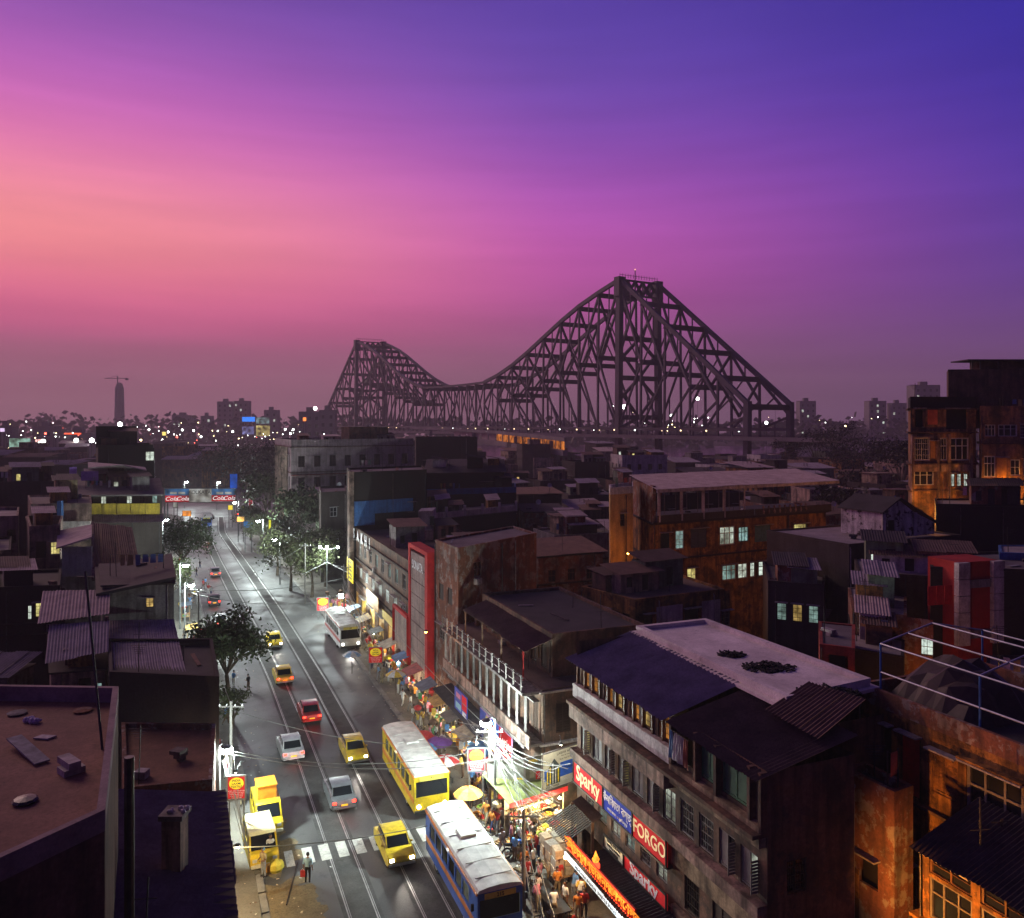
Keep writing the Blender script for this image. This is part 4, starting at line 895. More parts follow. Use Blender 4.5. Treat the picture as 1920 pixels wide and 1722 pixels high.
acu = thing('air_conditioner', 'white boxed air conditioner on the orange wall of the long block', 'air conditioner', onf(2.6,10.6,.3)); c = acu.location
MB().bar(onf(2.1,10.9,.45), onf(3.2,10.9,.45), .7, .75).build('case', white_wood, acu); MB().bar(onf(2.35,10.9,.82), onf(2.95,10.9,.82), .06, .5).build('fan_grille', iron, acu)
# low house with the white and orange wall
fh = [W(1090,1095,11.8), W(1190,1120,11.8), W(1358,1100,11.8), W(1262,1068,11.8)]
fh = [Vector(p) for p in fh]; lh, lh2 = (fh[1]-fh[0]).length, (fh[2]-fh[1]).length
lw = building('low orange and white house with mouldering flat roof before the long block', fh, 11.4, plast['ochre'], roofs['brown'], {0: grid(lh, 8.2, 2.0, 5, 1.0, ('void','shutter'), dark_wood, 0, rnd=rnd), 1: [(1.0,8.2,1.9,10.2,'shutter',dark_wood,None),(5.4,7.6,7.0,10.2,'void',None,None),(9.6,8.2,10.6,9.6,'grill',grey_wood,None)]}, parapet=.2)
dh = (fh[2]-fh[1]).normalized(); nh = Vector((dh.y,-dh.x))
for a, b in ((2.3,5.1),(7.3,9.4)):
    p, q = fh[1]+dh*a, fh[1]+dh*b; MB().prism([p+nh*.05,q+nh*.05,q,p][::-1], 7.6, 10.7).build('whitewash', plast['white'], lw)
# house with the pale orange cube and dish, left of the long block
building('small yellow and orange house with a lit cube room beside the long block', [at(1142,0,92).xy, at(1144,0,88).xy, at(1187,0,90).xy, at(1186,0,97).xy], 18.8, plaster('plaster_amber', (.5,.3,.12), .5), roofs['pale'], {1: [(1.5,15.2,2.2,16.6,'cross',dark_wood,None)]}, parapet=.8, parm=plast['white'])
# white gable house
g0, g1 = at(1655,0,76).xy, at(1752,0,79).xy
gd = (g1-g0).normalized(); gn = Vector((-gd.y, gd.x))
gb = building('house with lit rooms below the small white gable', [g0-gn*1.5-gd*6, g0-gn*1.5+gd*9, g0+gn*9+gd*9, g0+gn*9-gd*6], 15.6, plast['dark'], roofs['pale'], {0: grid(15, 12.4, 1.6, 6, 1.1, ('grill','cross'), dark_wood, .3, rnd=rnd)}, parapet=.15)
gh = thing('gable_room', 'small white peeling gable-fronted room on a roof', 'house', (g0.x, g0.y, 15.6))
lg = (g1-g0).length; pw_ = plaster('plaster_peel', (.66,.6,.58), .7, patch=(.05,.04,.04))
V = lambda a, z, k=0.0: (*(g0+gd*a+gn*k), z)
mb = MB(); mb.quad(V(0,15.7),V(lg*.6,15.7),V(lg*.6,18.0),V(lg*.3,19.3),V(0,18.2)); mb.quad(V(lg*.6,15.7),V(lg,15.7),V(lg,16.9),V(lg*.6,18.0)); mb.quad(V(0,15.7,5),V(0,15.7),V(0,18.2),V(0,18.2,5)); mb.quad(V(lg,15.7),V(lg,15.7,5),V(lg,16.9,5),V(lg,16.9))
mb.build('wall', pw_, gh); slab(gh, [V(-.3,18.25,-.3),V(lg*.3,19.55,-.3),V(lg*.3,19.55,5.2),V(-.3,18.25,5.2)], .12, roofs['dark']); slab(gh, [V(lg*.3,19.55,-.3),V(lg+.3,16.9,-.3),V(lg+.3,16.9,5.2),V(lg*.3,19.55,5.2)], .12, roofs['dark'])
MB().quad(V(.7,15.75,-.02),V(1.5,15.75,-.02),V(1.5,17.4,-.02),V(.7,17.4,-.02)).build('doorway', room, gh)
for a in (0, lg*.6): MB().bar(V(a,15.7,-.1), V(a,18,-.1), .3).build('pilaster', plast['white'], gh)
# purple flat roofs and teal-lit house
def block(label, pts, H, wall, roof, ops=None, **k): return building(label, [at(px, 0, Y).xy for px, Y in pts], H, plast[wall], roofs[roof], ops, **k)
R_ = random.Random(11)
block('wide low block under a thin purple flat roof with teal-lit windows', ((1600,74),(1608,66),(1885,62),(1890,74)), 14.3, 'dark', 'pale', {1: [(6.2,12.4,8.4,13.9,'slide',teal_wood,'teal'),(8.6,12.6,9.6,13.9,'slide',grey_wood,None),(1.2,11.5,2.3,13.4,'shutter',dark_wood,None)]}, parapet=.12)
block('brown two-storey house with an orange doorway under a purple roof', ((1590,68),(1598,60),(1700,58),(1700,67)), 12.6, 'brick', 'pale', {1: [(.6,9.6,1.5,11.8,'void',None,None),(2.6,9.4,3.4,11.6,'shutter',brown_wood,None),(4.6,10,5.4,11.2,'cross',grey_wood,'white')]}, parapet=.1)
block('dark house with a lilac side wall and lit doorway', ((1430,82),(1440,72),(1545,70),(1550,82)), 12.2, 'dark', 'grey', {1: grid(5, 9, 1.6, 3, .8, 'grill', dark_wood, .5, rnd=R_)}, parapet=.3)
block('orange-walled shed with a square black opening behind the white roof', ((1535,58),(1537,52),(1603,51),(1603,57)), 12.2, 'red', 'grey', {1: [(.5,9.8,1.7,11.7,'void',None,None)]}, parapet=.1)
block('low dark house with grey roof behind the orange shed', ((1590,66),(1594,56),(1695,54),(1698,64)), 10.8, 'soot', 'pale', {}, parapet=.1)
# red gate tower with white pillars
ga, gb_ = at(1797,0,60).xy, at(1873,0,61).xy; gd2 = (gb_-ga).normalized(); gn2 = Vector((gd2.y,-gd2.x)); lg2 = (gb_-ga).length
gt = thing('stair_tower', 'red stair tower framed by two white block pillars', 'tower', (ga.x, ga.y, 6))
MB().prism([ga, gb_, gb_-gn2*3, ga-gn2*3], 0, 16.2).build('wall', concrete('wall_red', (.4,.035,.03), .4, .6, False), gt)
for a in (0, lg2-.55):
    for k in range(5): p, q = ga+gd2*(a-.3), ga+gd2*(a+.75); MB().prism([p+gn2*.35,q+gn2*.35,q-gn2*.1,p-gn2*.1], 10.0+k*1.25, 11.2+k*1.25).build('pillar_block', plast['white'], gt)
for z in (14.2, 10.4):
    p, q = ga+gd2*.8, gb_-gd2*.9; MB().bar((*(p+gn2*.12),z+.35),(*(q+gn2*.12),z+.35),.1,.6).build('pierced_panel', plast['grey'], gt)
for k in range(3):
    p = ga-gd2*(.8+k*.75)+gn2*.2; q = p-gd2*.68; MB().prism([q+gn2*.05,p+gn2*.05,p,q], 13.2, 14.6).build('red_shutter', red_paint, gt)
block('dark rear block behind the red stair tower', ((1740,68),(1745,61.6),(1990,60),(1990,70)), 15.4, 'soot', 'grey', {}, parapet=.2)
block('low dim roof with scattered bulbs right of the stair tower', ((1850,58),(1850,52),(2000,50),(2000,58)), 9.6, 'dark', 'pale', {1: grid(7, 7.6, 1.2, 3, .9, 'cross', dark_wood, .6, cols=('yellow','warm'), rnd=R_)}, parapet=.2)
# tall block on the right edge, lit orange
ft = [at(1703,0,98).xy, at(1707,0,91).xy, at(1830,0,92).xy, at(1826,0,100).xy]; lt = (ft[2]-ft[1]).length
ot = {1: [(.5,26.2,1.6,28.3,'void',None,None),(4.4,26.0,7.0,28.3,'void',None,None)]+[(.45,22.4,2.4,25.0,'grill',white_wood,None),(2.5,22.6,3.1,24.6,'door',plain('amber_door',(.5,.25,.06),.6),None),(3.5,22.4,4.5,25.0,'slide',white_wood,None),(4.9,22.4,7.2,25.0,'slide',white_wood,None)]+[(.45,19.6,2.9,21.4,'slide',white_wood,None),(4.8,19.4,5.5,20.9,'grill',dark_wood,'white'),(5.8,19.4,6.3,20.9,'grill',dark_wood,'white'),(6.6,19.4,7.1,20.9,'grill',dark_wood,'white')]}
tb_ = building('tall tenement lit orange from below with rows of white windows', ft, 28.4, plaster('plaster_tenement', (.42,.22,.1), .95, patch=(.2,.12,.07)), roofs['dark'], ot, parapet=1.3, bands=(25.6, 22.0, 19.0, 28.3), bandm=plast['brown'], parm=plast['soot'])
dt_ = (ft[2]-ft[1]).normalized(); nt_ = Vector((dt_.y,-dt_.x))
for a in (.15, 3.3, 4.65, 7.35): p = ft[1]+dt_*a+nt_*.16; MB().bar((p.x,p.y,14),(p.x,p.y,25.4),.28).build('pilaster', plast['pink'], tb_)
for a, b in ((.3,3.2),(3.5,7.4)): p, q = ft[1]+dt_*a+nt_*.2, ft[1]+dt_*b+nt_*.2; MB().bar((p.x,p.y,21.6),(q.x,q.y,21.6),.1,.9).build('balcony_panel', plast['pink'], tb_)
p = ft[1]+dt_*2.5+nt_*.35; t = tag(MB().prism([p-dt_*.6, p+dt_*.6, p+dt_*.6-nt_*.05, p-dt_*.6-nt_*.05], 26.5, 28.2).build('hanging_banner', concrete('banner_orange',(.7,.16,.05),.2,1,False)), 'orange banner hung on the top floor of the tall tenement', 'banner')
f2_ = [at(1836,0,97).xy, at(1838,0,90).xy, at(1990,0,89).xy, at(1990,0,98).xy]
building('second tall tenement with balconies at the right edge', f2_, 27.6, plaster('plaster_tenement', (.42,.22,.1), .95, patch=(.2,.12,.07)), roofs['dark'], {1: [(.5,25.2,1.6,26.5,'slide',white_wood,None),(1.9,25.2,3.9,26.5,'slide',white_wood,None),(4.2,25,5.4,26.6,'grill',white_wood,None),(.4,20.6,1.6,23,'slide',white_wood,None),(1.8,20.4,2.8,22.8,'door',MATS['amber_door'],None),(3.2,20.8,4.2,22.6,'cross',white_wood,None),(4.5,20.8,6,22.6,'cross',white_wood,None)]}, parapet=1.0, bands=(24.4, 20.0), bandm=plast['brown'])
building('brown upper storey set back on the tall tenements', [at(1775,0,106).xy, at(1778,0,100).xy, at(2010,0,99).xy, at(2010,0,108).xy], 33.2, plast['brown'], roofs['dark'], {}, z0=26, parapet=.2)
rsh = thing('roof_shelter', 'thin-roofed shelter on the highest storey at the right edge', 'shelter', (*at(1850,0,102).xy, 33.2))
a, b = at(1815,0,101).xy, at(1960,0,101).xy; MB().prism([a, b, b+Vector((0,4)), a+Vector((0,4))], 34.6, 34.75).build('roof', tin['dark'], rsh)
for px in (1822, 1838, 1872): p = at(px,0,101.3); MB().bar((p.x,p.y,33.2),(p.x,p.y,34.6),.12).build('post', iron, rsh)
a, b = at(1835,0,102.5).xy, at(1960,0,102.5).xy; MB().prism([a, b, b+Vector((0,2)), a+Vector((0,2))], 33.2, 34.6).build('wall', plast['brown'], rsh)
block('long dark shed wall in front of the tall tenements', ((1752,88),(1755,82),(2010,80),(2010,88)), 18.2, 'soot', 'pale', {1: [(8.4,15.4,9.4,17.2,'cross',plain('rose_wood',(.5,.25,.22),.6),None)]}, parapet=.2)
block('bright blue painted roof room at the right edge', ((1872,70),(1874,66),(1990,65),(1990,70)), 15.9, 'blue', 'pale', {}, parapet=.1)

# ================================================================== left side, near to far
fl = [Vector(p) for p in ((-40,28), (-14,9), (-12.6,19.4), (-11.2,22), (-15.9,32.3), (-42,33.5))]
lf = building('near rooftop with rusty concrete floor and thick parapet in the lower left corner', fl, 15.4, plaster('plaster_left', (.17,.1,.07), .8), concrete('roof_terrace', (.24,.125,.09), .75, .6), {}, parapet=.6, parm=concrete('parapet_mauve', (.3,.22,.22), .5, .9))
for lab, px, py, kind in (('crumpled pale rag lying on the near rooftop', 62, 1352, 0), ('flat white tile lying on the near rooftop', 84, 1382, 1), ('round dark bundle left on the near rooftop', 47, 1502, 2), ('flat brown disc by the far parapet of the near rooftop', 155, 1332, 3), ('grey mat near the far parapet of the near rooftop', 32, 1337, 4)):
    x, y = W(px, py, 15.45)
    if kind == 1: o_ = MB().prism([(x-.35,y-.12),(x+.2,y-.2),(x+.38,y+.1),(x-.2,y+.18)], 15.42, 15.47).build('tile', plast['white'])
    elif kind in (2,3,4): o_ = MB().lathe((x,y,15.41), [(.3,0),(.36,.06),(.3,.12 if kind == 2 else .07),(.05,.16 if kind == 2 else .09)], 10).build(('bundle','disc','mat')[kind-2], (iron, plast['brick'], plast['grey'])[kind-2])
    else:
        mb = MB(); rq = random.Random(2)
        for k in range(14): a = rq.uniform(0,6.3); mb.ball((x+.3*math.cos(a)*rq.random(), y+.25*math.sin(a)*rq.random(), 15.48), rq.uniform(.05,.14), 6)
        o_ = mb.build('rag', plain('rag_lilac', (.5,.45,.55), .9))
    tag(o_, lab, ('rag','tile','bundle','disc','mat')[kind])
ms = thing('antenna_mast', 'thin black mast leaning on the near rooftop parapet', 'mast', (*W(192,1395,15.6), 15.4)); a = ms.location
q = at(160,1072,29.5); MB().tube([(a.x,a.y,15.4),(q.x,q.y,q.z)], .045, 6).build('pole', iron, ms); MB().bar((q.x-.3,q.y,q.z-.2),(q.x+.3,q.y,q.z-.2),.03).build('crossbar', iron, ms)
vp = thing('vent_pipe', 'dark upright vent pipe at the corner of the near rooftop', 'pipe', (*W(213,1530,15.4), 0)); a = vp.location
MB().tube([(a.x+.35,a.y+.2,6),(a.x+.35,a.y+.2,17.0)], .14, 8).build('pipe', iron, vp)
# ribbed dark awning roof between the terrace and the street
lb_fp = [Vector(p) for p in ((-9.5,12), (-3.2,12), (-14.1,39), (-19.5,37))]
ra = building('ribbed dark tin roof strip between the near terrace and the street', [Vector((-12,14)), Vector((-4.2,14.4)), Vector((-14.2,39.2)), Vector((-19.5,37.4))], 8.6, plast['soot'], roofs['dark'], {}, parapet=0)
A, B, Cq, Dq = (-4.0,14.4,8.5), (-14.0,39.3,8.5), (-19.6,37.3,9.6), (-10.6,14.4,9.6)
corr(ra, A, B, Cq, Dq, concrete('tin_violet', (.2,.15,.22), .5, .8, False), 10, .55, .1)
cl_ = thing('roof_column', 'stub concrete column with white rubbish on its top beside the ribbed roof', 'column', (*W(328,1530,11), 0)); a = cl_.location
MB().bar((a.x,a.y,6),(a.x,a.y,11),.75).build('shaft', plast['pink'], cl_); MB().bar((a.x,a.y,11),(a.x,a.y,11.2),.95).build('cap', plast['grey'], cl_)
mb = MB(); rq = random.Random(4)
for k in range(9): mb.ball((a.x+rq.uniform(-.3,.5), a.y+rq.uniform(-.2,.2), 11.25), rq.uniform(.05,.14), 6)
mb.build('rubbish', MATS['rag_lilac'], cl_)
def lblock(label, pts, H, wall, roof, ops=None, **k): return block(label, pts, H, wall, roof, ops, **k)
lblock('low rust-edged roof before the black block on the left', ((228,50),(232,41),(398,42),(404,49.8)), 7.6, 'brick', 'rust', {}, parapet=.35)
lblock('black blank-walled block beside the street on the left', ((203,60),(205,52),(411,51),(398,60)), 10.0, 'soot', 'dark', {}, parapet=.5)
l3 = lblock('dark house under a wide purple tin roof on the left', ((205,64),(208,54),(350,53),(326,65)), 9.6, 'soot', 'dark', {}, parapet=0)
V = lambda px, Y, z: (*at(px,0,Y).xy, z)
corr(l3, V(206,53.6,9.9), V(351,52.6,9.9), V(326,65.5,10.6), V(204,65,10.6), tin['purple'], 6, .2, .03)
l4 = lblock('shed house with a pink ridged lean-to and a bright doorway', ((92,66),(96,56),(197,57),(200,66)), 9.2, 'pink', 'dark', {1: [(1.7,6.9,2.5,8.6,'void',None,None),(2.7,6.9,3.2,8.2,'cross',dark_wood,'teal')]}, parapet=0)
corr(l4, V(84,55,10.1), V(203,56.2,10.6), V(205,60.5,11.7), V(92,60.5,11.4), tin['purple'], 4, .2, .03); corr(l4, V(70,60,11.6), V(205,61,12.1), V(207,66.5,12.8), V(80,66.5,12.7), tin['pink'], 5, .22, .035)
MB().bar(V(200,60.6,9.5), V(200,60.6,12.0), .22).build('corner_post', plast['pink'], l4)
l5 = lblock('grey blank-walled house with one small square lit window', ((188,76),(192,66),(326,67),(318,77)), 13.3, 'grey', 'dark', {1: [(3.35,11.3,3.95,12.1,'cross',dark_wood,'warm')]}, parapet=0)
slab(l5, [V(180,65,12.8), V(330,66,14.0), V(322,78,14.0), V(178,77,12.8)], .25, roofs['dark'], 'sloping_roof')
l6 = lblock('grey-walled house with a torn brown tin roof sloping to the street', ((112,90),(115,81),(262,82),(250,91)), 11.4, 'grey', 'dark', {}, parapet=0)
for k in range(2): 
    a = at(116+k*28,0,80.6); b = at(116+(k+1)*28-.5,0,80.8); MB().prism([a.xy, b.xy, b.xy+Vector((0,.2)), a.xy+Vector((0,.2))], 11.2, 14.2).build('grey_panel', plaster('panel_ash', (.36,.34,.36), .4), l6)
corr(l6, V(176,79.5,11.4), V(268,80,11.0), V(248,92,14.6), V(174,92,15.1), tin['rust'], 5, .22, .035, jit=.2); slab(l6, [V(105,80,14.2), V(172,80,15.3), V(172,90,15.3), V(108,90,14.6)], .15, tin['pink'], 'tin_roof')
MB().bar(V(175,79,11.2), V(173,92,15.2), .28).build('ridge_timber', plast['pink'], l6)
lblock('dark house with yellow-lit lower windows on the far left', ((-10,78),(-5,70),(112,71),(115,79)), 12.0, 'soot', 'dark', {1: [(2.4,9.3,2.7,10.6,'cross',dark_wood,'white'),(3.0,9.5,3.6,10.8,'grill',dark_wood,'yellow'),(3.8,9.6,5.4,10.9,'slide',white_wood,'yellow'),(3.9,8.2,4.8,9.0,'grill',white_wood,None)]}, parapet=.3, bands=(9.0, 8.0))
lblock('mauve house with a balcony and one bright window on the left', ((50,96),(55,86),(112,87),(118,96)), 14.6, 'pink', 'grey', {1: [(.6,12.1,1.6,13.9,'void',None,None),(2.0,12.4,2.9,13.8,'slide',white_wood,'yellow')]}, parapet=1.0)
l7 = lblock('mauve-grey upper house with a deep dark window and white balcony', ((52,110),(58,98),(172,99),(170,110)), 16.6, 'pink', 'grey', {1: [(1.2,14.2,3.2,16.1,'void',None,None)]}, parapet=.2, bands=(13.8,))
a, b = at(53,0,96.8), at(170,0,97.8); MB().bar((a.x,a.y,14.2),(b.x,b.y,14.2),.15,1.0).build('balcony_wall', plast['white'], l7)
MB().bar(V(113,97.5,15), V(113,97.5,17.2), .5).build('blue_post', plast['blue'], l7)
lblock('lilac corner house with a curved awning on the far left', ((-60,104),(-55,93),(34,94),(36,104)), 15.4, 'pink', 'pale', {1: [(3.8,12.6,4.8,14.2,'void',None,None)]}, parapet=.4)
l8 = lblock('long block with a yellow panelled parapet and lit windows on the left', ((118,128),(126,112),(304,114),(296,130)), 16.6, 'dark', 'dark', {1: [(1.0+k*1.7,15.3,1.0+k*1.7+.7,16.4,'cross',dark_wood,('teal',None,'white',None,'white',None,'teal')[k]) for k in range(7)]}, parapet=0)
for k in range(6):
    a, b = at(138+k*27,0,111.2), at(138+k*27+25.5,0,111.5); MB().prism([a.xy, b.xy, b.xy+Vector((0,.2)), a.xy+Vector((0,.2))], 14.0, 15.5).build('yellow_panel', plaster('plaster_yellow', (.55,.4,.05), .5), l8)
slab(l8, [V(112,110.5,16.7), V(308,112.5,16.7), V(300,124,18.2), V(120,122,18.2)], .2, roofs['grey'], 'sloping_roof'); corr(l8, V(126,108.5,13.1), V(308,110,13.1), V(306,112.5,13.9), V(128,111,13.9), tin['pink'], 6, .24, .03)
for k, c in enumerate(((.35,.2,.6), (.3,.14,.45))):
    a, b = at(130+k*22,0,118), at(130+k*22+(13,32)[k],0,118.4); MB().prism([a.xy, b.xy, b.xy+Vector((0,.15)), a.xy+Vector((0,.15))], 18.2, 20.2-k*.6).build('roof_screen', plain('screen_lilac%d' % k, c, .7), l8)
slab(l8, [V(165,117,20.2), V(230,118,20.6), V(275,118,19.8), V(272,126,19.8), V(165,126,20.6)], .15, tin['pink'], 'roof_shed')
l9 = lblock('tall black block with roof rooms against the far lights', ((180,146),(184,132),(287,134),(282,148)), 22.6, 'soot', 'dark', {1: [(7.2,20.4,8.6,22,'cross',dark_wood,'white')]}, parapet=.5)
a, b = at(180,0,134).xy, at(226,0,135).xy; MB().prism([a, b, b+Vector((0,6)), a+Vector((0,6))], 22.6, 26.2).build('roof_room', plast['soot'], l9)
lblock('smoke-blackened block left of the yellow-banded block', ((-40,132),(-35,120),(110,122),(112,134)), 17.4, 'dark', 'grey', {}, parapet=.5)
lblock('low sooty block with a flat pale roof on the far left', ((-70,90),(-66,80),(20,82),(22,92)), 13.4, 'dark', 'pale', {}, parapet=.3)

# ================================================================== the crowded roofs between: individual houses
taken = []
for o in list(C.objects):
    if o.parent is None and o.type == 'EMPTY' and o.get('category') in ('building', 'house', 'tower', 'stair house'):
        vs_ = [ch for ch in o.children if ch.type == 'MESH' and ch.name.startswith(('wall', 'tower'))]
        for ch in vs_:
            xs = [v.co.x+o['_o'][0] for v in ch.data.vertices]; ys = [v.co.y+o['_o'][1] for v in ch.data.vertices]
            taken.append((min(xs), min(ys), max(xs), max(ys)))
def free(x0, y0, x1, y1, m=.4): return all(x1 < a-m or x0 > c+m or y1 < b-m or y0 > d+m for a, b, c, d in taken)
rf = random.Random(21)
col_w = [('grey',3),('brown',3),('pink',2),('dark',4),('cream',2),('brick',2),('green',1),('white',1),('ochre',1),('soot',3)]
bag = [c for c, n_ in col_w for _ in range(n_)]
landm = [((1240,900),'the long orange block'), ((640,860),'the colonial block'), ((1760,820),'the tall tenement'), ((870,960),'the white balcony block'), ((1160,780),'the near bridge tower'), ((700,780),'the far bridge tower'), ((1700,970),'the white gable'), ((1830,1120),'the red stair tower'), ((210,930),'the yellow-panelled block'), ((230,840),'the tall black block'), ((60,1080),'the yellow-lit dark house'), ((430,850),'the dark trees'), ((1400,1240),'the white roof'), ((1050,830),'the bridge approach')]
cw = {'grey':'grey','brown':'brown','pink':'pinkish','dark':'dark','cream':'cream','brick':'brick-red','green':'dull green','white':'whitewashed','ochre':'orange-tinted','soot':'black'}
seen_lab = {}
def where(px, py, skip=None):
    (lx, ly), nm = min(landm, key=lambda q: (q[0][0]-px)**2+(2.2*(q[0][1]-py))**2)
    dx, dy = px-lx, py-ly
    side = 'left of' if dx < -25 else 'right of' if dx > 25 else ('behind' if dy < 0 else 'in front of')
    if abs(dy) > abs(dx)*.6: side = ('above and ' if dy < 0 else 'below and ')+side if abs(dx) > 25 else side
    return side+' '+nm
ordn = ['', 'second ', 'third ', 'fourth ', 'fifth ', 'sixth ', 'seventh ', 'eighth ', 'ninth ', 'tenth ']
def uniq(lab):
    k = seen_lab.get(lab, 0); seen_lab[lab] = k+1; return k
pend = []
def try_house(X, Y, w, d, H, ang):
    px, py = HX+X/Y*F, HY+(CAMZ-H)/Y*F
    if not (-120 < px < 2050): return
    r_ = max(w, d)*.5
    if not free(X-r_, Y-r_, X+r_, Y+r_): return
    if Y < 262 and xl(min(Y,228))-7-r_ < X < xr(min(Y,228))+6.5+r_: return
    if Y >= 232 and -150 < X < 60 and Y < 330: return
    if Y > 300 and X > -30+((Y-430)*-.3) and Y > 400: return
    u = Vector((math.cos(ang), math.sin(ang))); v = Vector((-u.y, u.x)); c = Vector((X, Y))
    fp = [c-u*w/2+v*d/2, c-u*w/2-v*d/2, c+u*w/2-v*d/2, c+u*w/2+v*d/2]
    taken.append((X-r_, Y-r_, X+r_, Y+r_)); pend.append((px, py, X, Y, w, d, H, fp))
Y = 56.0
while Y < 420:
    w0 = 6.2+Y*.016
    X = -.95*Y
    while X < .75*Y+8:
        w, d = rf.uniform(.75,1.35)*w0, rf.uniform(.8,1.2)*w0
        H = rf.uniform(8.2, 11.5) if Y < 110 else rf.uniform(9, 14.5) if Y < 200 else rf.uniform(10, 17.5)
        if X < -.3*Y and Y < 110: H = rf.uniform(7, 9.5)
        if X > 50 and Y > 230: H = rf.uniform(9, 14)
        try_house(X+w/2+rf.uniform(-1,1), Y+rf.uniform(-2,2), w, d, H, rf.choice((.38,.38,.1,.25))+rf.uniform(-.08,.08)); X += w+rf.uniform(.3, 2.2)
    Y += w0*1.05+1.0
for _ in range(1500):
    Y = 54+rf.random()**1.3*330; X = rf.uniform(-.75, .75)*Y; w = rf.uniform(3.5, 6)*(1+Y*.002)
    try_house(X, Y, w, w*rf.uniform(.8,1.2), rf.uniform(6.5,10) if Y < 110 else rf.uniform(8,13.5), rf.choice((.38,.1))+rf.uniform(-.1,.1))
pend.sort(key=lambda q: q[3])
for px, py, X, Y, w, d, H, fp in pend:
    wl = rf.choice(bag); rt = rf.choice(('flat','flat','flat','tin','room','tin')); fl_ = max(1, int(H/3.3)); tone = rf.choice(('grey','brown','dark','pale','dark'))
    lit = rf.random() < .55
    ops = {}
    for e in (0, 1) if X > 0 else (1, 2):
        L_ = (fp[(e+1)%4]-fp[e]).length; L = []
        for fz in range(max(0, fl_-2), fl_): L += grid(L_, fz*3.3+1.0, 1.5, max(2, int(L_/2.6)), 1.0, ('shutter','grill','cross','void','slide'), rf.choice((dark_wood, dark_wood, grey_wood, brown_wood)), .3 if lit else 0, cols=('white','warm','yellow','teal','orange','warm'), rnd=rf)
        ops[e] = L
    rd_ = {'flat': {'grey':'flat grey roof','brown':'flat brown roof','dark':'flat dark roof','pale':'flat pale roof'}[tone], 'tin': 'tin roof', 'room': 'roof-top room'}[rt]
    nfl = ('one','two','three','four','five','six')[min(5, fl_-1)]; _x = ('one','two','three','four','five','six')[min(5, fl_-1)]
    lab = '%s %s-storey house with %s%s %s' % (cw[wl], nfl, rd_, ' and lit windows' if any(o_[6] for l_ in ops.values() for o_ in l_) else '', where(px, py))
    k = uniq(lab)
    if k: lab = ordn[min(k, 9)]+lab+', counted from the front'
    if len(lab.split()) > 16: lab = lab.replace(', counted from the front', '')
    if len(lab.split()) > 16: lab = lab.replace('above and ', '').replace('below and ', '').replace(' and lit windows', '')
    if len(lab.split()) > 16: lab = ' '.join(w_ for w_ in lab.replace('-storey', '').replace(' and lit windows', ' with lights').split())
    h = building(lab, fp, H, plast[wl], roofs[tone], ops, parapet=rf.choice((.3,.6,.8)) if rt != 'tin' else 0, bands=(H-3.3,) if rf.random() < .6 else (), bandm=plast['dark'], group='crowded old houses', pane=Y < 170, name='old_house', cat='house')
    if rt == 'tin':
        q = ring(fp, .5); zz = rf.uniform(.6, 1.5); corr(h, (*q[1],H+.1), (*q[2],H+.1), (*q[3],H+zz), (*q[0],H+zz), tin[rf.choice(('purple','rust','pink','brown','dark'))], rf.choice((3,4,5)), .24, .03, jit=.12)
    elif rt == 'room':
        q = [fp[0].lerp(fp[2], t_) for t_ in (.15, .55)]; a_, b_ = q; u_ = (fp[2]-fp[1]).normalized()*w*.4; v_ = (fp[0]-fp[1]).normalized()*d*.4; c_ = fp[1]+u_*rf.uniform(.2,1)+v_*rf.uniform(.6,1.2)
        g_ = [c_+v_, c_, c_+u_, c_+u_+v_]; rm_ = MB()
        for e in range(4): rm_.facade(g_[e], g_[(e+1)%4], H, H+2.5, [(.6,H+.1,1.5,H+2.0)] if e == 1 else [], .2)
        rm_.prism(ring(g_,.3), H+2.5, H+2.62); rm_.build('roof_room', plast[rf.choice(bag)], h)
    if rf.random() < .35:
        p_ = fp[1].lerp(fp[3], rf.uniform(.3,.7)); tk = thing('water_tank', '', 'water tank', (p_.x, p_.y, H), group='water tanks on the roofs')
        bl = rf.random() < .25; tk['label'] = ('bright blue' if bl else 'black')+' plastic water tank on the roof '+where(px, py)
        kk = uniq(tk['label'])
        if kk: tk['label'] = ordn[min(kk,9)]+tk['label']
        zt = H+(1.6 if rt == 'tin' else .6); MB().lathe((p_.x,p_.y,zt), [(.01,0),(.6,0),(.62,.3),(.58,.34),(.62,.38),(.62,.75),(.58,.79),(.62,.83),(.62,1.2),(.3,1.5),(.01,1.5)], 12).build('tank', plain('tank_blue',(.03,.12,.5),.4) if bl else plain('tank_black',(.02,.02,.022),.4), tk, True); MB().lathe((p_.x,p_.y,zt+1.48), [(.01,0),(.25,0),(.25,.1),(.01,.12)], 10).build('lid', iron, tk)
        fb = MB()
        for s_ in ((-.45,-.45),(.45,-.45),(.45,.45),(-.45,.45)): fb.bar((p_.x+s_[0],p_.y+s_[1],H),(p_.x+s_[0],p_.y+s_[1],zt),.1)
        fb.build('stand', iron, tk)
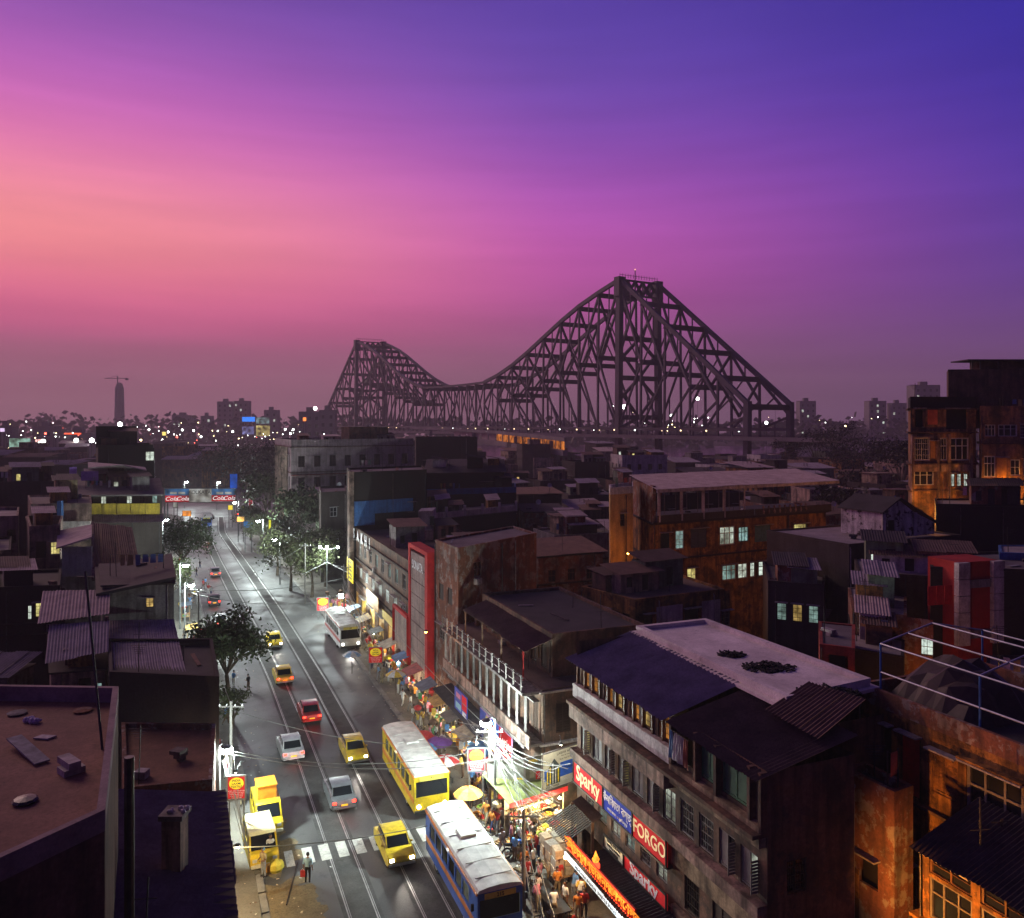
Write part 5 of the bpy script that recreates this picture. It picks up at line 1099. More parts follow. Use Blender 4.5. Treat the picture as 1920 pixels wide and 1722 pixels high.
    if rf.random() < .3 and Y < 220:
        p_ = fp[1].lerp(fp[2], rf.uniform(.2,.8)); p_ = p_+(fp[0]-fp[1])*.15; ds = thing('satellite_dish', '', 'satellite dish', (p_.x, p_.y, H), group='dishes on the roofs'); ds['label'] = 'pale satellite dish on a roof '+where(px, py)
        kk = uniq(ds['label'])
        if kk: ds['label'] = ordn[min(kk,9)]+ds['label']
        zt = H+1.5; MB().tube([(p_.x,p_.y,H),(p_.x,p_.y,zt)], .04, 6).build('pole', iron, ds)
        dm = MB(); 
        for k_ in range(12):
            t0, t1 = 2*math.pi*k_/12, 2*math.pi*(k_+1)/12; c0 = (p_.x,p_.y,zt); P = lambda t_: (p_.x+.45*math.cos(t_), p_.y-.22+.1*math.sin(t_), zt+.2+.45*math.sin(t_)); dm.quad(c0, P(t0), P(t1))
        dm.build('dish', white_wood, ds)

# tin huts, sheds and awnings crowded on the roofs
rh = random.Random(58); nh_ = 0
for fp, H, par_h, lab_, par_ in list(ALLB):
    Y = fp[0].y
    if Y > 230 or Y < 50 or 'white roof' in lab_ or len(fp) != 4: continue
    area = (fp[1]-fp[0]).length*(fp[2]-fp[1]).length
    if any(w_ in lab_ for w_ in ('black blank','rust-edged','grey blank','corner','gable','tall brown','orange-walled','stair tower','small yellow','narrow dark')) or area < 26 or 'tin roof' in lab_ or 'veranda' in lab_ or 'tin' in lab_: continue
    uu_, vv_ = (fp[2]-fp[1]), (fp[0]-fp[1]); lu, lv_ = uu_.length, vv_.length; uu_, vv_ = uu_/lu, vv_/lv_
    for k in range(2 if area < 60 else 3 if area < 130 else 5):
        w, d, h = rh.uniform(1.8, min(4.4, lu*.5)), rh.uniform(1.8, min(4.0, lv_*.55)), rh.uniform(1.3, 2.7)
        a, b = rh.uniform(.4, max(.5, lu-w-.4)), rh.uniform(.5, max(.6, lv_-d-.4)); c = fp[1]+uu_*a+vv_*b
        px, py = HX+c.x/c.y*F, HY+(CAMZ-H-h)/c.y*F
        if py < 806: continue
        tn = rh.choice(('purple','rust','pink','brown','dark')); wl = rh.choice(('brick','ochre','grey','soot','brown','cream','dark','green','white'))
        lab = '%s roof hut with %s tin top %s' % (cw[wl], {'purple':'lilac'}.get(tn, tn), where(px, py)); kk = uniq(lab)
        if kk: lab = ordn[min(kk, 9)]+lab
        t = thing('roof_hut', lab, 'hut', (c.x, c.y, H), group='tin huts on the roofs'); g_ = [c+vv_*d, c, c+uu_*w, c+uu_*w+vv_*d]; mb = MB(); op = (w*.55, H+.1, w*.55+.7, H+min(1.75,h-.2)); ow = (w*.15, H+.5, w*.15+.6, H+min(1.5,h-.3))
        for e in range(4): mb.facade(g_[e], g_[(e+1)%4], H, H+h, [op, ow] if e == 1 and w > 2.4 else [], .12)
        mb.build('wall', plast[wl], t); z_ = rh.uniform(.3,.7); q = ring(g_, .35); corr(t, (*q[1],H+h), (*q[2],H+h), (*q[3],H+h+z_), (*q[0],H+h+z_), tin[tn], 2, .2, .022, jit=.08)
        if w > 2.4:
            n_ = Vector((uu_.y,-uu_.x)); P = lambda a_, z: (*(c+uu_*a_-n_*.1), z)
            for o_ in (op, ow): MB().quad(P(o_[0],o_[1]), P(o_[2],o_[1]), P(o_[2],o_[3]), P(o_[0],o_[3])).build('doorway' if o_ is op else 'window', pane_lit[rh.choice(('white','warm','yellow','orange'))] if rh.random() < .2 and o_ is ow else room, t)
        nh_ += 1

# clothes lines, aerials and awnings on the old roofs
ra_ = random.Random(81); lc = [plain('washing_%d' % k, c, .9, 0, .3, 6) for k, c in enumerate(((.5,.48,.46),(.35,.08,.07),(.1,.16,.35),(.4,.3,.1),(.2,.3,.22),(.45,.3,.34)))]
for fp, H, par_h, lab_, par_ in list(ALLB):
    if fp[0].y > 150 or fp[0].y < 34 or len(fp) != 4 or 'tin' in lab_: continue
    for rep in range(2):
        if ra_.random() < .55:
            a, b = fp[1].lerp(fp[2], ra_.uniform(.05,.3)), fp[1].lerp(fp[2], ra_.uniform(.6,.95)); sh_ = (fp[0]-fp[1])*ra_.uniform(.06,.5); a, b = a+sh_, b+sh_; px, py = HX+a.x/a.y*F, HY+(CAMZ-H)/a.y*F
            if rep == 0:
                lab = 'washing line with clothes on roof '+where(px, py); k = uniq(lab); t = thing('washing_line', (ordn[min(k,9)] if k else '')+lab, 'washing line', (a.x, a.y, H), group='washing lines on the roofs')
                for p in (a, b): MB().bar((p.x,p.y,H),(p.x,p.y,H+1.9),.05).build('post', iron, t)
                MB().tube([(a.x,a.y,H+1.85),((a.x+b.x)/2,(a.y+b.y)/2,H+1.75),(b.x,b.y,H+1.85)], .012, 4).build('line', iron, t); n_ = int((b-a).length/.55)
                for j in range(min(n_, 8)):
                    if ra_.random() < .3: continue
                    p = a.lerp(b, (j+.3)/n_); q = a.lerp(b, (j+.95)/n_); dz = ra_.uniform(.5,1.1); off = Vector((ra_.uniform(-.06,.06), ra_.uniform(-.06,.06))); MB().quad((*(p+off),H+1.8-dz),(*(q-off),H+1.8-dz*.95),(*q,H+1.8),(*p,H+1.8)).build('garment', lc[ra_.randrange(6)], t)
            else:
                lab = 'thin television aerial on a roof '+where(px, py); k = uniq(lab); t = thing('aerial', (ordn[min(k,9)] if k else '')+lab, 'aerial', (a.x, a.y, H), group='aerials on the roofs'); h_ = ra_.uniform(2,3.6); MB().tube([(a.x,a.y,H),(a.x+ra_.uniform(-.2,.2),a.y,H+h_)], .03, 5).build('mast', iron, t); mb = MB()
                for j in range(5): mb.bar((a.x-.5+.08*j,a.y,H+h_-.2-.13*j),(a.x+.5-.08*j,a.y,H+h_-.2-.13*j),.025)
                mb.build('rods', iron, t)
# ================================================================== street lamps
lampw = emis('lamp_white', (.86,1,.98), 90); lamp_pole = plain('lamp_pole', (.2,.21,.21), .5, .6); sodium = emis('lamp_sodium', (1,.42,.06), 40)
def add_light(par, loc, watts, col=(.84,1,.96), size=.25, spot=None):
    ld = bpy.data.lights.new('lamp_light', 'SPOT' if spot else 'POINT'); ld.energy = watts; ld.color = col; ld.shadow_soft_size = size
    if spot: ld.spot_size = R(spot); ld.spot_blend = .9
    o = bpy.data.objects.new('lamp_light', ld); C.objects.link(o); o.parent = par; po = par['_o']; o.location = (loc[0]-po[0], loc[1]-po[1], loc[2]-po[2]); return o
def street_lamp(label, px, py, Y, watts, foot_dx=-.8, mat=lampw, col=(.84,1,.96), group='street lamps along the avenue', size=.4):
    h = at(px, py, Y); b = Vector((h.x+foot_dx, h.y+.2, 0)); t = thing('street_lamp', label, 'street lamp', (b.x, b.y, 0), group=group)
    MB().tube([(b.x,b.y,0),(b.x,b.y,1.2),(b.x,b.y,h.z+.2)], [.13,.1,.065], 8).build('pole', lamp_pole, t); MB().lathe((b.x,b.y,0), [(.01,0),(.22,0),(.22,.3),(.13,.36)], 10).build('base', lamp_pole, t)
    MB().tube([(b.x,b.y,h.z+.1),(b.x+foot_dx*-.4,b.y-.08,h.z+.32),(h.x,h.y,h.z+.2)], .045, 6).build('arm', lamp_pole, t)
    hd = MB(); hd.lathe((h.x,h.y,h.z+.06), [(.02,.2),(.2,.16),(.34,.05),(.34,0)], 10); hd.build('head', lamp_pole, t)
    MB().ball((h.x,h.y,h.z-.04), size, 10, sz=.6).build('globe', mat, t, True)
    if watts: add_light(t, (h.x,h.y,h.z-.35), watts, col)
    return t
street_lamp('bright street lamp nearest the camera on the left pavement', 424, 1405, 51, 9000, -.5, size=.42)
street_lamp('second street lamp up the left pavement above the hatchback', 358, 1097, 92, 17000)
street_lamp('street lamp left of the banner gantry', 312, 975, 152, 13000)
street_lamp('bright street lamp over the hoardings on the right pavement', 911, 1355, 51.7, 8500, .6, size=.4)
street_lamp('street lamp behind the right pavement trees, larger of two', 514, 1012, 132, 10000, .9)
street_lamp('street lamp beyond the trees, second from the camera on the right', 484, 977, 153, 10000, .9)
street_lamp('street lamp at the bend below the right end of the banner gantry', 440, 943, 190, 7000, .9)
street_lamp('street lamp just above the banner gantry on its left', 350, 904, 252, 8000)
street_lamp('street lamp high behind the gantry on the far avenue', 342, 868, 380, 12000, size=.5)
street_lamp('farthest bright lamp at the end of the far avenue', 350, 841, 560, 12000, size=.7)
street_lamp('lamp above the right half of the banner gantry', 411, 905, 246, 6000)
street_lamp('small lamp on the left pavement behind the wires', 348, 1060, 103, 5000)
dl = thing('twin_lamp', 'twin-headed white lamp post beside the shop block', 'street lamp', (*at(613,0,118).xy, 0), group='street lamps along the avenue'); p = at(613,1030,118)
MB().tube([(p.x,p.y,0),(p.x,p.y,p.z+.2)], .08, 8).build('pole', lamp_pole, dl)
for dx in (-1.0, .0, 1.6): MB().ball((p.x+dx,p.y,p.z+.3), .2, 8).build('globe', lampw, dl); MB().tube([(p.x,p.y,p.z-.1),(p.x+dx,p.y,p.z+.25)], .03, 5).build('arm', lamp_pole, dl)
for s_ in (-1, 1): MB().tube([(p.x,p.y,6.2),(p.x+s_*3.6,p.y,4.4)], .05, 5).build('stay', white_wood, dl)
add_light(dl, (p.x, p.y-.6, p.z), 4500)
fl_t = thing('flood_lamp', 'white flood lamp on the shop block beside the yellow vertical sign', 'flood lamp', at(640,1118,106)); p = fl_t.location
MB().cbox((p.x,p.y,p.z),(.7,.12,.45)).build('glass', lampw, fl_t); MB().cbox((p.x,p.y+.14,p.z),(.8,.16,.55)).build('case', lamp_pole, fl_t); add_light(fl_t, (p.x,p.y-.5,p.z), 4500)
def wall_lamp(label, p, watts, col=(1,.36,.05), mat=sodium, d=(0,-1)):
    t = thing('wall_lamp', label, 'lamp', p, group='sodium lamps in the back lanes'); MB().bar(p, (p[0]+d[0]*.6,p[1]+d[1]*.6,p[2]+.25), .06).build('arm', iron, t); q = (p[0]+d[0]*.65,p[1]+d[1]*.65,p[2]+.15)
    MB().lathe((q[0],q[1],q[2]), [(.05,.14),(.16,.05),(.18,0)], 8).build('shade', iron, t); MB().ball((q[0],q[1],q[2]-.04), .11, 8).build('bulb', mat, t); add_light(t, (q[0],q[1],q[2]-.22), watts, col, .1)
fq = uv(21.0, .8); fx = thing('flood_lamp', 'hooded sodium flood lamp on a pole in the courtyard of the orange-lit house', 'flood lamp', (fq.x, fq.y, 0)); hq = Vector((fq.x, fq.y, 7.4))
MB().tube([(fq.x,fq.y,0),(fq.x,fq.y,7.4)], .06, 6).build('pole', iron, fx); MB().bar(hq, hq+Vector((SN.x*.3,SN.y*.3,.0)), .34, .3).build('hood', iron, fx); MB().bar(hq+Vector((SN.x*.3,SN.y*.3,0)), hq+Vector((SN.x*.33,SN.y*.33,0)), .3, .26).build('glass', sodium, fx)
lo = add_light(fx, hq+Vector((SN.x*.5,SN.y*.5,0)), 3800, (1,.36,.05), .12, spot=92); lo.rotation_euler = Vector((SN.x-SD.x*.12,SN.y-SD.y*.12,.02)).to_track_quat('-Z','Y').to_euler()
q = at(1560,0,38.6); 
pl = lambda px, Y, z: (*at(px,0,Y).xy, z)
wall_lamp('sodium lamp in the lane below the low orange house', pl(1150,62,5.5), 1300)
wall_lamp('sodium lamp in the yard of the long orange block', pl(1290,84,7.0), 520)
wall_lamp('sodium lamp below the tall tenement', pl(1722,87.2,17.0), 1500); wall_lamp('sodium lamp below the second tall tenement', pl(1880,88.9,18.9), 1100)
wall_lamp('sodium lamp left of the long orange block', pl(1176,84,13), 420)
wall_lamp('sodium lamp in the yard behind the white roof', pl(1660,50,8.6), 260)
wall_lamp('sodium lamp before the red stair tower', pl(1770,55,9.0), 260)
wall_lamp('sodium lamp in the passage beside the brown block', pl(800,66,9.5), 300)

wall_lamp('warm shop bulb under the eave of the ribbed roof by the left kerb', (-15.6, 43.5, 3.4), 900, (1,.74,.36), emis('bulb_shop', (1,.74,.36), 40), (SN.x, SN.y))
# ================================================================== people
def skin_body(J):
    "one continuous body grown from a skeleton of joints with a radius each; J holds the pose"
    me = bpy.data.meshes.new('sk'); names = list(J); idx = {n_: i for i, n_ in enumerate(names)}
    E = [('pel','chest'),('chest','neck'),('neck','headb')]
    for s in 'lr': E += [('chest','sh'+s),('sh'+s,'el'+s),('el'+s,'wr'+s),('wr'+s,'ha'+s),('pel','hi'+s),('hi'+s,'kn'+s),('kn'+s,'an'+s),('an'+s,'to'+s)]
    me.from_pydata([J[n_] for n_ in names], [(idx[a], idx[b]) for a, b in E], [])
    o = bpy.data.objects.new('sk', me); C.objects.link(o); m = o.modifiers.new('s', 'SKIN'); o.modifiers.new('u', 'SUBSURF').levels = 1
    rad = dict(pel=(.155,.11), chest=(.17,.115), neck=(.06,.06), headb=(.055,.06), sh=(.075,.075), el=(.05,.05), wr=(.035,.035), ha=(.04,.022), hi=(.105,.105), kn=(.07,.07), an=(.05,.05), to=(.045,.035))
    for i, n_ in enumerate(names):
        r = rad.get(n_) or rad[n_[:-1]]; me.skin_vertices[0].data[i].radius = r; me.skin_vertices[0].data[i].use_root = n_ == 'pel'
    dg = bpy.context.evaluated_depsgraph_get(); ev = o.evaluated_get(dg); em = bpy.data.meshes.new_from_object(ev)
    C.objects.unlink(o); bpy.data.objects.remove(o)
    mb = MB(); mb.v = [tuple(v.co) for v in em.vertices]
    segs = [(Vector(J[a]), Vector(J[b]), b) for a, b in E]
    for p in em.polygons:
        c = p.center; best, reg = 9, None
        for a, b, nm in segs:
            ab = b-a; t = max(0, min(1, (c-a).dot(ab)/ab.length_squared)); d = (c-(a+ab*t)).length
            if d < best: best, reg = d, nm
        k = {'ch':1,'ne':1,'he':0,'sh':1,'el':1,'wr':0,'ha':0,'hi':2,'kn':2,'an':2,'to':4}[reg[:2]]
        mb.f.append(tuple(p.vertices)); mb.m.append(k)
    hb = Vector(J['headb']); hc = hb+Vector((0,-.015,.125))
    mb.lathe(hc+Vector((0,0,-.115)), [(.03,0),(.06,.02),(.075,.07),(.08,.13),(.077,.18),(.05,.225),(.005,.24)], 12, 0)
    mb.lathe(hc+Vector((0,.018,-.02)), [(.079,0),(.09,.05),(.088,.1),(.06,.145),(.004,.158)], 12, 3)
    mb.cbox(hc+Vector((0,-.088,-.01)), (.024,.03,.04), 0)
    for s in (-1, 1):
        mb.cbox(hc+Vector((s*.084,.005,0)), (.02,.03,.055), 0); mb.cbox(hc+Vector((s*.032,-.077,.022)), (.022,.01,.01), 3)
    mb.cbox(hc+Vector((0,-.074,-.058)), (.04,.01,.009), 4)
    for s in 'lr':
        ha, wr = Vector(J['ha'+s]), Vector(J['wr'+s]); d = (ha-wr).normalized(); side = d.cross(Vector((0,1,0)) if abs(d.y) < .8 else Vector((1,0,0))).normalized(); cur = side.cross(d)
        for k, ln in enumerate((.062,.075,.08,.072)): r0 = ha+d*.02+side*((k-1.5)*.019); mb.tube([r0, r0+d*ln*.55+cur*.008, r0+d*ln*.9+cur*.03], [.0095,.009,.007], 5, 0)
        r0 = ha-d*.02+side*.035; mb.tube([r0, r0+side*.03+d*.03, r0+side*.035+d*.06], [.011,.01,.008], 5, 0)
    return mb
def pose(arm='down', legs='stand', lean=0.0):
    J = dict(pel=(0,0,.9), chest=(0,-lean,1.26), neck=(0,-lean*1.3,1.43), headb=(0,-lean*1.5,1.49))
    for s, x in (('l',1),('r',-1)):
        J['sh'+s] = (x*.19,-lean*1.1,1.36)
        if arm == 'down': J['el'+s], J['wr'+s], J['ha'+s] = (x*.25,.03-lean,1.1), (x*.25,-.05-lean,.86), (x*.25,-.07-lean,.79)
        elif arm == 'swing': J['el'+s], J['wr'+s], J['ha'+s] = (x*.24,x*.1,1.1), (x*.24,x*.14-.12,.88), (x*.24,x*.14-.18,.82)
        elif arm == 'hold': J['el'+s], J['wr'+s], J['ha'+s] = (x*.24,.02-lean,1.1), (x*.14,-.24-lean,1.08), (x*.1,-.31-lean,1.09)
        elif arm == 'head': J['el'+s], J['wr'+s], J['ha'+s] = (x*.36,-.08,1.48), (x*.2,-.06,1.7), (x*.14,-.05,1.76)
        if legs == 'stand': L = ((x*.1,0,.87), (x*.11,-.02,.47), (x*.11,.02,.08), (x*.125,-.13,.04))
        elif legs == 'walk': f_ = x*.22; L = ((x*.09,0,.87), (x*.1,-.06-f_*.6,.48), (x*.1,.05-f_*1.2,.09), (x*.11,-.1-f_*1.2,.045))
        else: L = ((x*.1,0,.45), (x*.17,-.4,.5), (x*.15,-.36,.08), (x*.16,-.5,.04))
        J['hi'+s], J['kn'+s], J['an'+s], J['to'+s] = L
    if legs == 'sit': J = {k: ((v[0],v[1],v[2]-.43) if k[:2] not in ('hi','kn','an','to') else v) for k, v in J.items()}
    return J
skin_m = plain('skin', (.2,.1,.06), .6, 0, .1); hair_m = plain('hair', (.012,.01,.01), .6); shoe_m = plain('shoe', (.03,.022,.02), .6)
cl = {'white':(.62,.62,.6),'blue':(.1,.24,.5),'red':(.45,.04,.04),'grey':(.25,.25,.26),'yellow':(.6,.42,.08),'green':(.08,.22,.1),'pink':(.5,.2,.28),'maroon':(.2,.03,.05),'orange':(.6,.22,.04),'navy':(.03,.04,.1),'black':(.02,.02,.022),'brown':(.12,.07,.045),'pale blue':(.3,.48,.66),'khaki':(.3,.24,.14)}
clm = {k: plain('cloth_'+k.replace(' ', '_'), v, .85, 0, .35, 6) for k, v in cl.items()}
POSES = {'standing': pose(), 'walking': pose('swing','walk'), 'holding something': pose('hold','stand',.03), 'carrying a load on the head': pose('head','walk'), 'bending over a stall': pose('hold','stand',.16), 'sitting': pose('hold','sit')}
PM = {k: skin_body(v).mesh('person', [skin_m, clm['white'], clm['navy'], hair_m, shoe_m]) for k, v in POSES.items()}
for m_ in PM.values(): m_.polygons.foreach_set('use_smooth', [True]*len(m_.polygons))
def person(label, x, y, ps, shirt, trous, rz, z=.15, h=1.0, group=None):
    o = obj('person', PM[ps], None, (x, y, z), rz, (h, h, h)); tag(o, label, 'person', group)
    for k, c in ((1, shirt), (2, trous)): o.material_slots[k].link = 'OBJECT'; o.material_slots[k].material = clm[c]
    return o
x, y = W(577, 1656, .04); man = person('man in light blue shirt and dark trousers standing alone by the zebra crossing', x, y, 'standing', 'pale blue', 'black', R(175), .03, 1.03)
bg_ = thing('carrier_bag', 'red and white carrier bag held by the man in light blue', 'bag', (x-.28, y, .45)); mb = MB(); mb.prism([(x-.42,y-.06),(x-.14,y-.06),(x-.14,y+.06),(x-.42,y+.06)], .42, .78); mb.build('sack', clm['red'], bg_); MB().tube([(x-.38,y,.78),(x-.3,y,.88),(x-.2,y,.78)], .012, 5).build('handle', clm['white'], bg_)
x, y = W(507, 1618, .1); person('man in white shirt walking beside the parked yellow van', x, y, 'walking', 'white', 'black', R(20), .1)
x, y = W(494, 1645, .1); person('porter in a blue cap at the left kerb below the yellow van', x, y, 'holding something', 'khaki', 'grey', R(-30), .12); mb = MB().lathe((x,y-.02,1.72), [(.1,0),(.11,.05),(.07,.12),(.01,.13)], 10); tag(mb.build('blue_cap', clm['blue']), 'bright blue cap on the porter at the left kerb', 'cap')
x, y = W(517, 1632, .03); bdl = thing('yellow_bundle', 'bright yellow sack bundle on the ground below the yellow van', 'bundle', (x, y, .03)); mb = MB(); rq = random.Random(8)
mb.lathe((x,y,.03), [(.38,0),(.5,.2),(.45,.45),(.2,.6),(.05,.68)], 9); mb.build('sack', plain('sack_yellow', (.62,.5,.06), .8), bdl); MB().ball((x-.35,y-.2,.28), .28, 8).build('small_sack', plain('sack_orange', (.6,.3,.05), .8), bdl)
a, b = W(558,1618,.05), W(537,1697,.05); tag(MB().tube([(*a,.06),(*b,.06)], .035, 6).build('bamboo_pole', dark_wood), 'thin dark pole lying on the roadside beside the man in blue', 'pole')
rp_ = random.Random(33)
pos_names = list(POSES); cols_ = list(cl)
def crowd(n, zone, fn, pcol, group, where_fn):
    for k in range(n):
        x, y, z, rz = fn(rp_); ps = rp_.choice(('standing','walking','walking','holding something','bending over a stall','carrying a load on the head')); s_, t_ = rp_.choice(pcol), rp_.choice(('navy','black','grey','brown','khaki','white'))
        lab = '%s-topped person %s %s' % (s_.replace(' ', '-'), {'carrying a load on the head':'with head-load','bending over a stall':'bending','holding something':'holding goods'}.get(ps, ps), where_fn(x, y)); c_ = uniq(lab)
        if c_: lab = ordn[min(c_,9)]+lab
        p_ = person(lab, x, y, ps, s_, t_, rz, z, rp_.uniform(.94,1.05), group)
        if ps == 'carrying a load on the head':
            bl_ = thing('head_load', ('khaki','brown','yellow','red')[k % 4]+' sack on a head '+where_fn(x, y), 'bundle', (x, y, z+1.72), group='loads carried on heads'); MB().lathe((x,y,z+1.72), [(.18,0),(.33,.1),(.32,.3),(.12,.42)], 8).build('sack', (clm['khaki'], clm['brown'], MATS['sack_yellow'], clm['red'])[k % 4], bl_)
def wr(x, y):
    Y = y
    return ('near the fruit stall' if Y < 52 else 'by the striped umbrella' if Y < 58 else 'opposite the corner block' if Y < 70 else 'below the sign tower' if Y < 86 else 'before the SAKHI block' if Y < 112 else 'under the right trees')+' on the right pavement'
def wl_(x, y): return ('by the parked yellow van' if y < 62 else 'by the left tree' if y < 85 else 'under the second left lamp' if y < 110 else 'near the gantry')+' on the left pavement'
def fr_(r): y = r.uniform(46, 118); return xr(y)+r.uniform(.5, 4.2), y, .16, r.uniform(0, 6.28)
def fl__(r): y = r.uniform(54, 150); return xl(y)-r.uniform(.2, 3.6), y, .16, r.uniform(0, 6.28)
def fm_(r): y = r.uniform(62, 150); return xl(y)+r.uniform(.4, 2.4), y, .03, r.uniform(0, 6.28)
crowd(120, 0, fr_, ['white','white','blue','grey','red','yellow','green','pink','black','orange','pale blue','khaki'], 'people on the right pavement', wr)
def fn_(r): y = r.uniform(42, 60); return xr(y)+r.uniform(.4, 3.4), y, .16, r.uniform(0, 6.28)
crowd(34, 0, fn_, ['white','white','blue','grey','red','yellow','green','pink','orange'], 'people on the right pavement', wr)
crowd(34, 0, fl__, ['white','grey','red','blue','yellow','black'], 'people on the left pavement', wl_)
crowd(10, 0, fm_, ['white','grey','red','blue','black'], 'people walking in the road on the left', lambda x, y: wl_(x, y).replace('on the left pavement', 'in the left of the road'))

# ================================================================== vehicles
rubber = plain('rubber', (.015,.015,.016), .85); chrome = plain('chrome', (.5,.5,.5), .3, .9); vglass = glassm('vehicle_glass', (.01,.012,.015), .08)
tail_m = emis('tail_light', (1,.02,.01), 14, True); head_m = emis('head_light', (1,.95,.82), 20, True)
def vpart(name, mb, m, par, smooth=False):
    o = obj(name, mb.mesh(name, m, (0,0,0), smooth), par)
    if name in ('body', 'cabin', 'roof') and par['category'] in ('car', 'taxi', 'van'):
        o.data.polygons.foreach_set('use_smooth', [True]*len(o.data.polygons)); bv_ = o.modifiers.new('bevel', 'BEVEL'); bv_.width = .055; bv_.segments = 3; bv_.limit_method = 'ANGLE'; bv_.angle_limit = R(22); bv_.harden_normals = True
    return o
def wheel(par, x, y, r, w=.2):
    o = vpart('wheel', MB().tube([(x,y-w/2,r),(x,y+w/2,r)], r, 14), rubber, par); vpart('hub', MB().tube([(x,y-w/2-.015,r),(x,y+w/2+.015,r)], r*.55, 10), chrome, o)
def shell(prof, w, inset=.08, mid=.5):
    "rounded side-profile body: outline (x, z) lofted over five stations across the width"
    mb = MB(); n = len(prof); cx = sum(p[0] for p in prof)/n; cz = sum(p[1] for p in prof)/n
    st_ = ((-w/2, 1-inset*1.2), (-w/2+.1, 1.0), (w/2-.1, 1.0), (w/2, 1-inset*1.2))
    for y, k in st_:
        for px_, pz in prof: mb.v.append((cx+(px_-cx)*(1-(1-k)*.5), y, cz+(pz-cz)*k))
    for s in range(3):
        for j in range(n): a, b = s*n+j, s*n+(j+1)%n; mb.f.append((a, b, b+n, a+n)); mb.m.append(0)
    mb.f.append(tuple(range(n))); mb.m.append(0); mb.f.append(tuple(reversed(range(3*n, 4*n)))); mb.m.append(0); return mb
def car(label, X, Y, ang, body, roofm=None, tails=True, heads=False, taxi=False, rack=None, group='cars on the avenue', name='car', cat='car'):
    t = thing(name, label, cat, (X, Y, .03), ang, group); t['_o'] = [0.,0.,0.]
    vpart('body', shell([(-2.05,.35),(-2.1,.62),(-2.0,.88),(-1.5,.95),(-.9,.98),(.75,.98),(1.4,.92),(1.95,.8),(2.08,.6),(2.05,.32),(1.7,.24),(-1.7,.24)], 1.68), body, t)
    vpart('cabin', shell([(-1.45,.92),(-1.05,1.42),(-.6,1.46),(.25,1.46),(.6,1.38),(1.1,.95)], 1.42, .1), vglass, t)
    vpart('roof', shell([(-1.1,1.42),(-.85,1.49),(.3,1.5),(.6,1.41)], 1.38, .05), roofm or body, t)
    for s in (-1, 1):
        for x0, x1, z0, z1 in ((-1.4,-1.08,.95,1.42), (-.22,-.12,.95,1.46), (1.05,.58,.95,1.42)): vpart('pillar', MB().bar((x0,s*.7,z0),(x1,s*.64,z1),.07), body, t)
        vpart('tail_light', MB().cbox((-2.06,s*.66,.74),(.08,.22,.14)), tail_m if tails else red_paint, t); vpart('head_light', MB().cbox((2.02,s*.6,.66),(.1,.24,.16)), head_m if heads else white_wood, t)
        wheel(t, -1.3, s*.72, .31); wheel(t, 1.3, s*.72, .31); vpart('mirror', MB().cbox((.75,s*.9,1.0),(.08,.14,.1)), body, t)
    for s in (-1, 1): vpart('bumper', MB().cbox((s*2.09,0,.42),(.12,1.6,.14)), chrome if taxi else body, t)
    vpart('number_plate', MB().cbox((-2.15,0,.6),(.02,.45,.1)), yellow_ink, t)
    if rack: vpart('roof_box', MB().box((-1.0,-.55,1.52),(.5,.55,2.25)), rack, t)
    if heads: 
        ld = bpy.data.lights.new('head_beam', 'SPOT'); ld.energy = 260; ld.spot_size = R(60); ld.spot_blend = .8; ld.color = (1,.93,.8); o = bpy.data.objects.new('head_beam', ld); C.objects.link(o); o.parent = t; o.location = (2.3,0,.7); o.rotation_euler = (0, R(-82), 0)
    if tails:
        ld = bpy.data.lights.new('tail_glow', 'POINT'); ld.energy = 12; ld.color = (1,.05,.03); ld.shadow_soft_size = .3; o = bpy.data.objects.new('tail_glow', ld); C.objects.link(o); o.parent = t; o.location = (-2.5,0,.6)
    return t
def paint(name, c): 
    m, nt, b = principled(name, c, .38, 0, .5); b.inputs['Coat Weight'].default_value = .3; n_ = noise(nt, 1.6, 9, rough=.75); r_ = ramp(nt, [(.3, tuple(v*.35+.01 for v in c)), (.5, tuple(v*.8 for v in c)), (.65, c)], n_); nt.links.new(r_.outputs[0], b.inputs['Base Color']); MATS[name] = m; return m
p_yel, p_wht, p_red, p_grey, p_cream, p_blue, p_org, p_black = paint('car_yellow',(.72,.5,.02)), paint('car_white',(.6,.6,.6)), paint('car_red',(.45,.03,.02)), paint('car_grey',(.16,.17,.18)), paint('car_cream',(.62,.55,.3)), paint('bus_blue',(.03,.12,.5)), paint('bus_orange',(.75,.22,.02)), paint('car_black',(.02,.02,.022))
AWAY = math.atan2(.9285,-.3714); TO = AWAY+math.pi
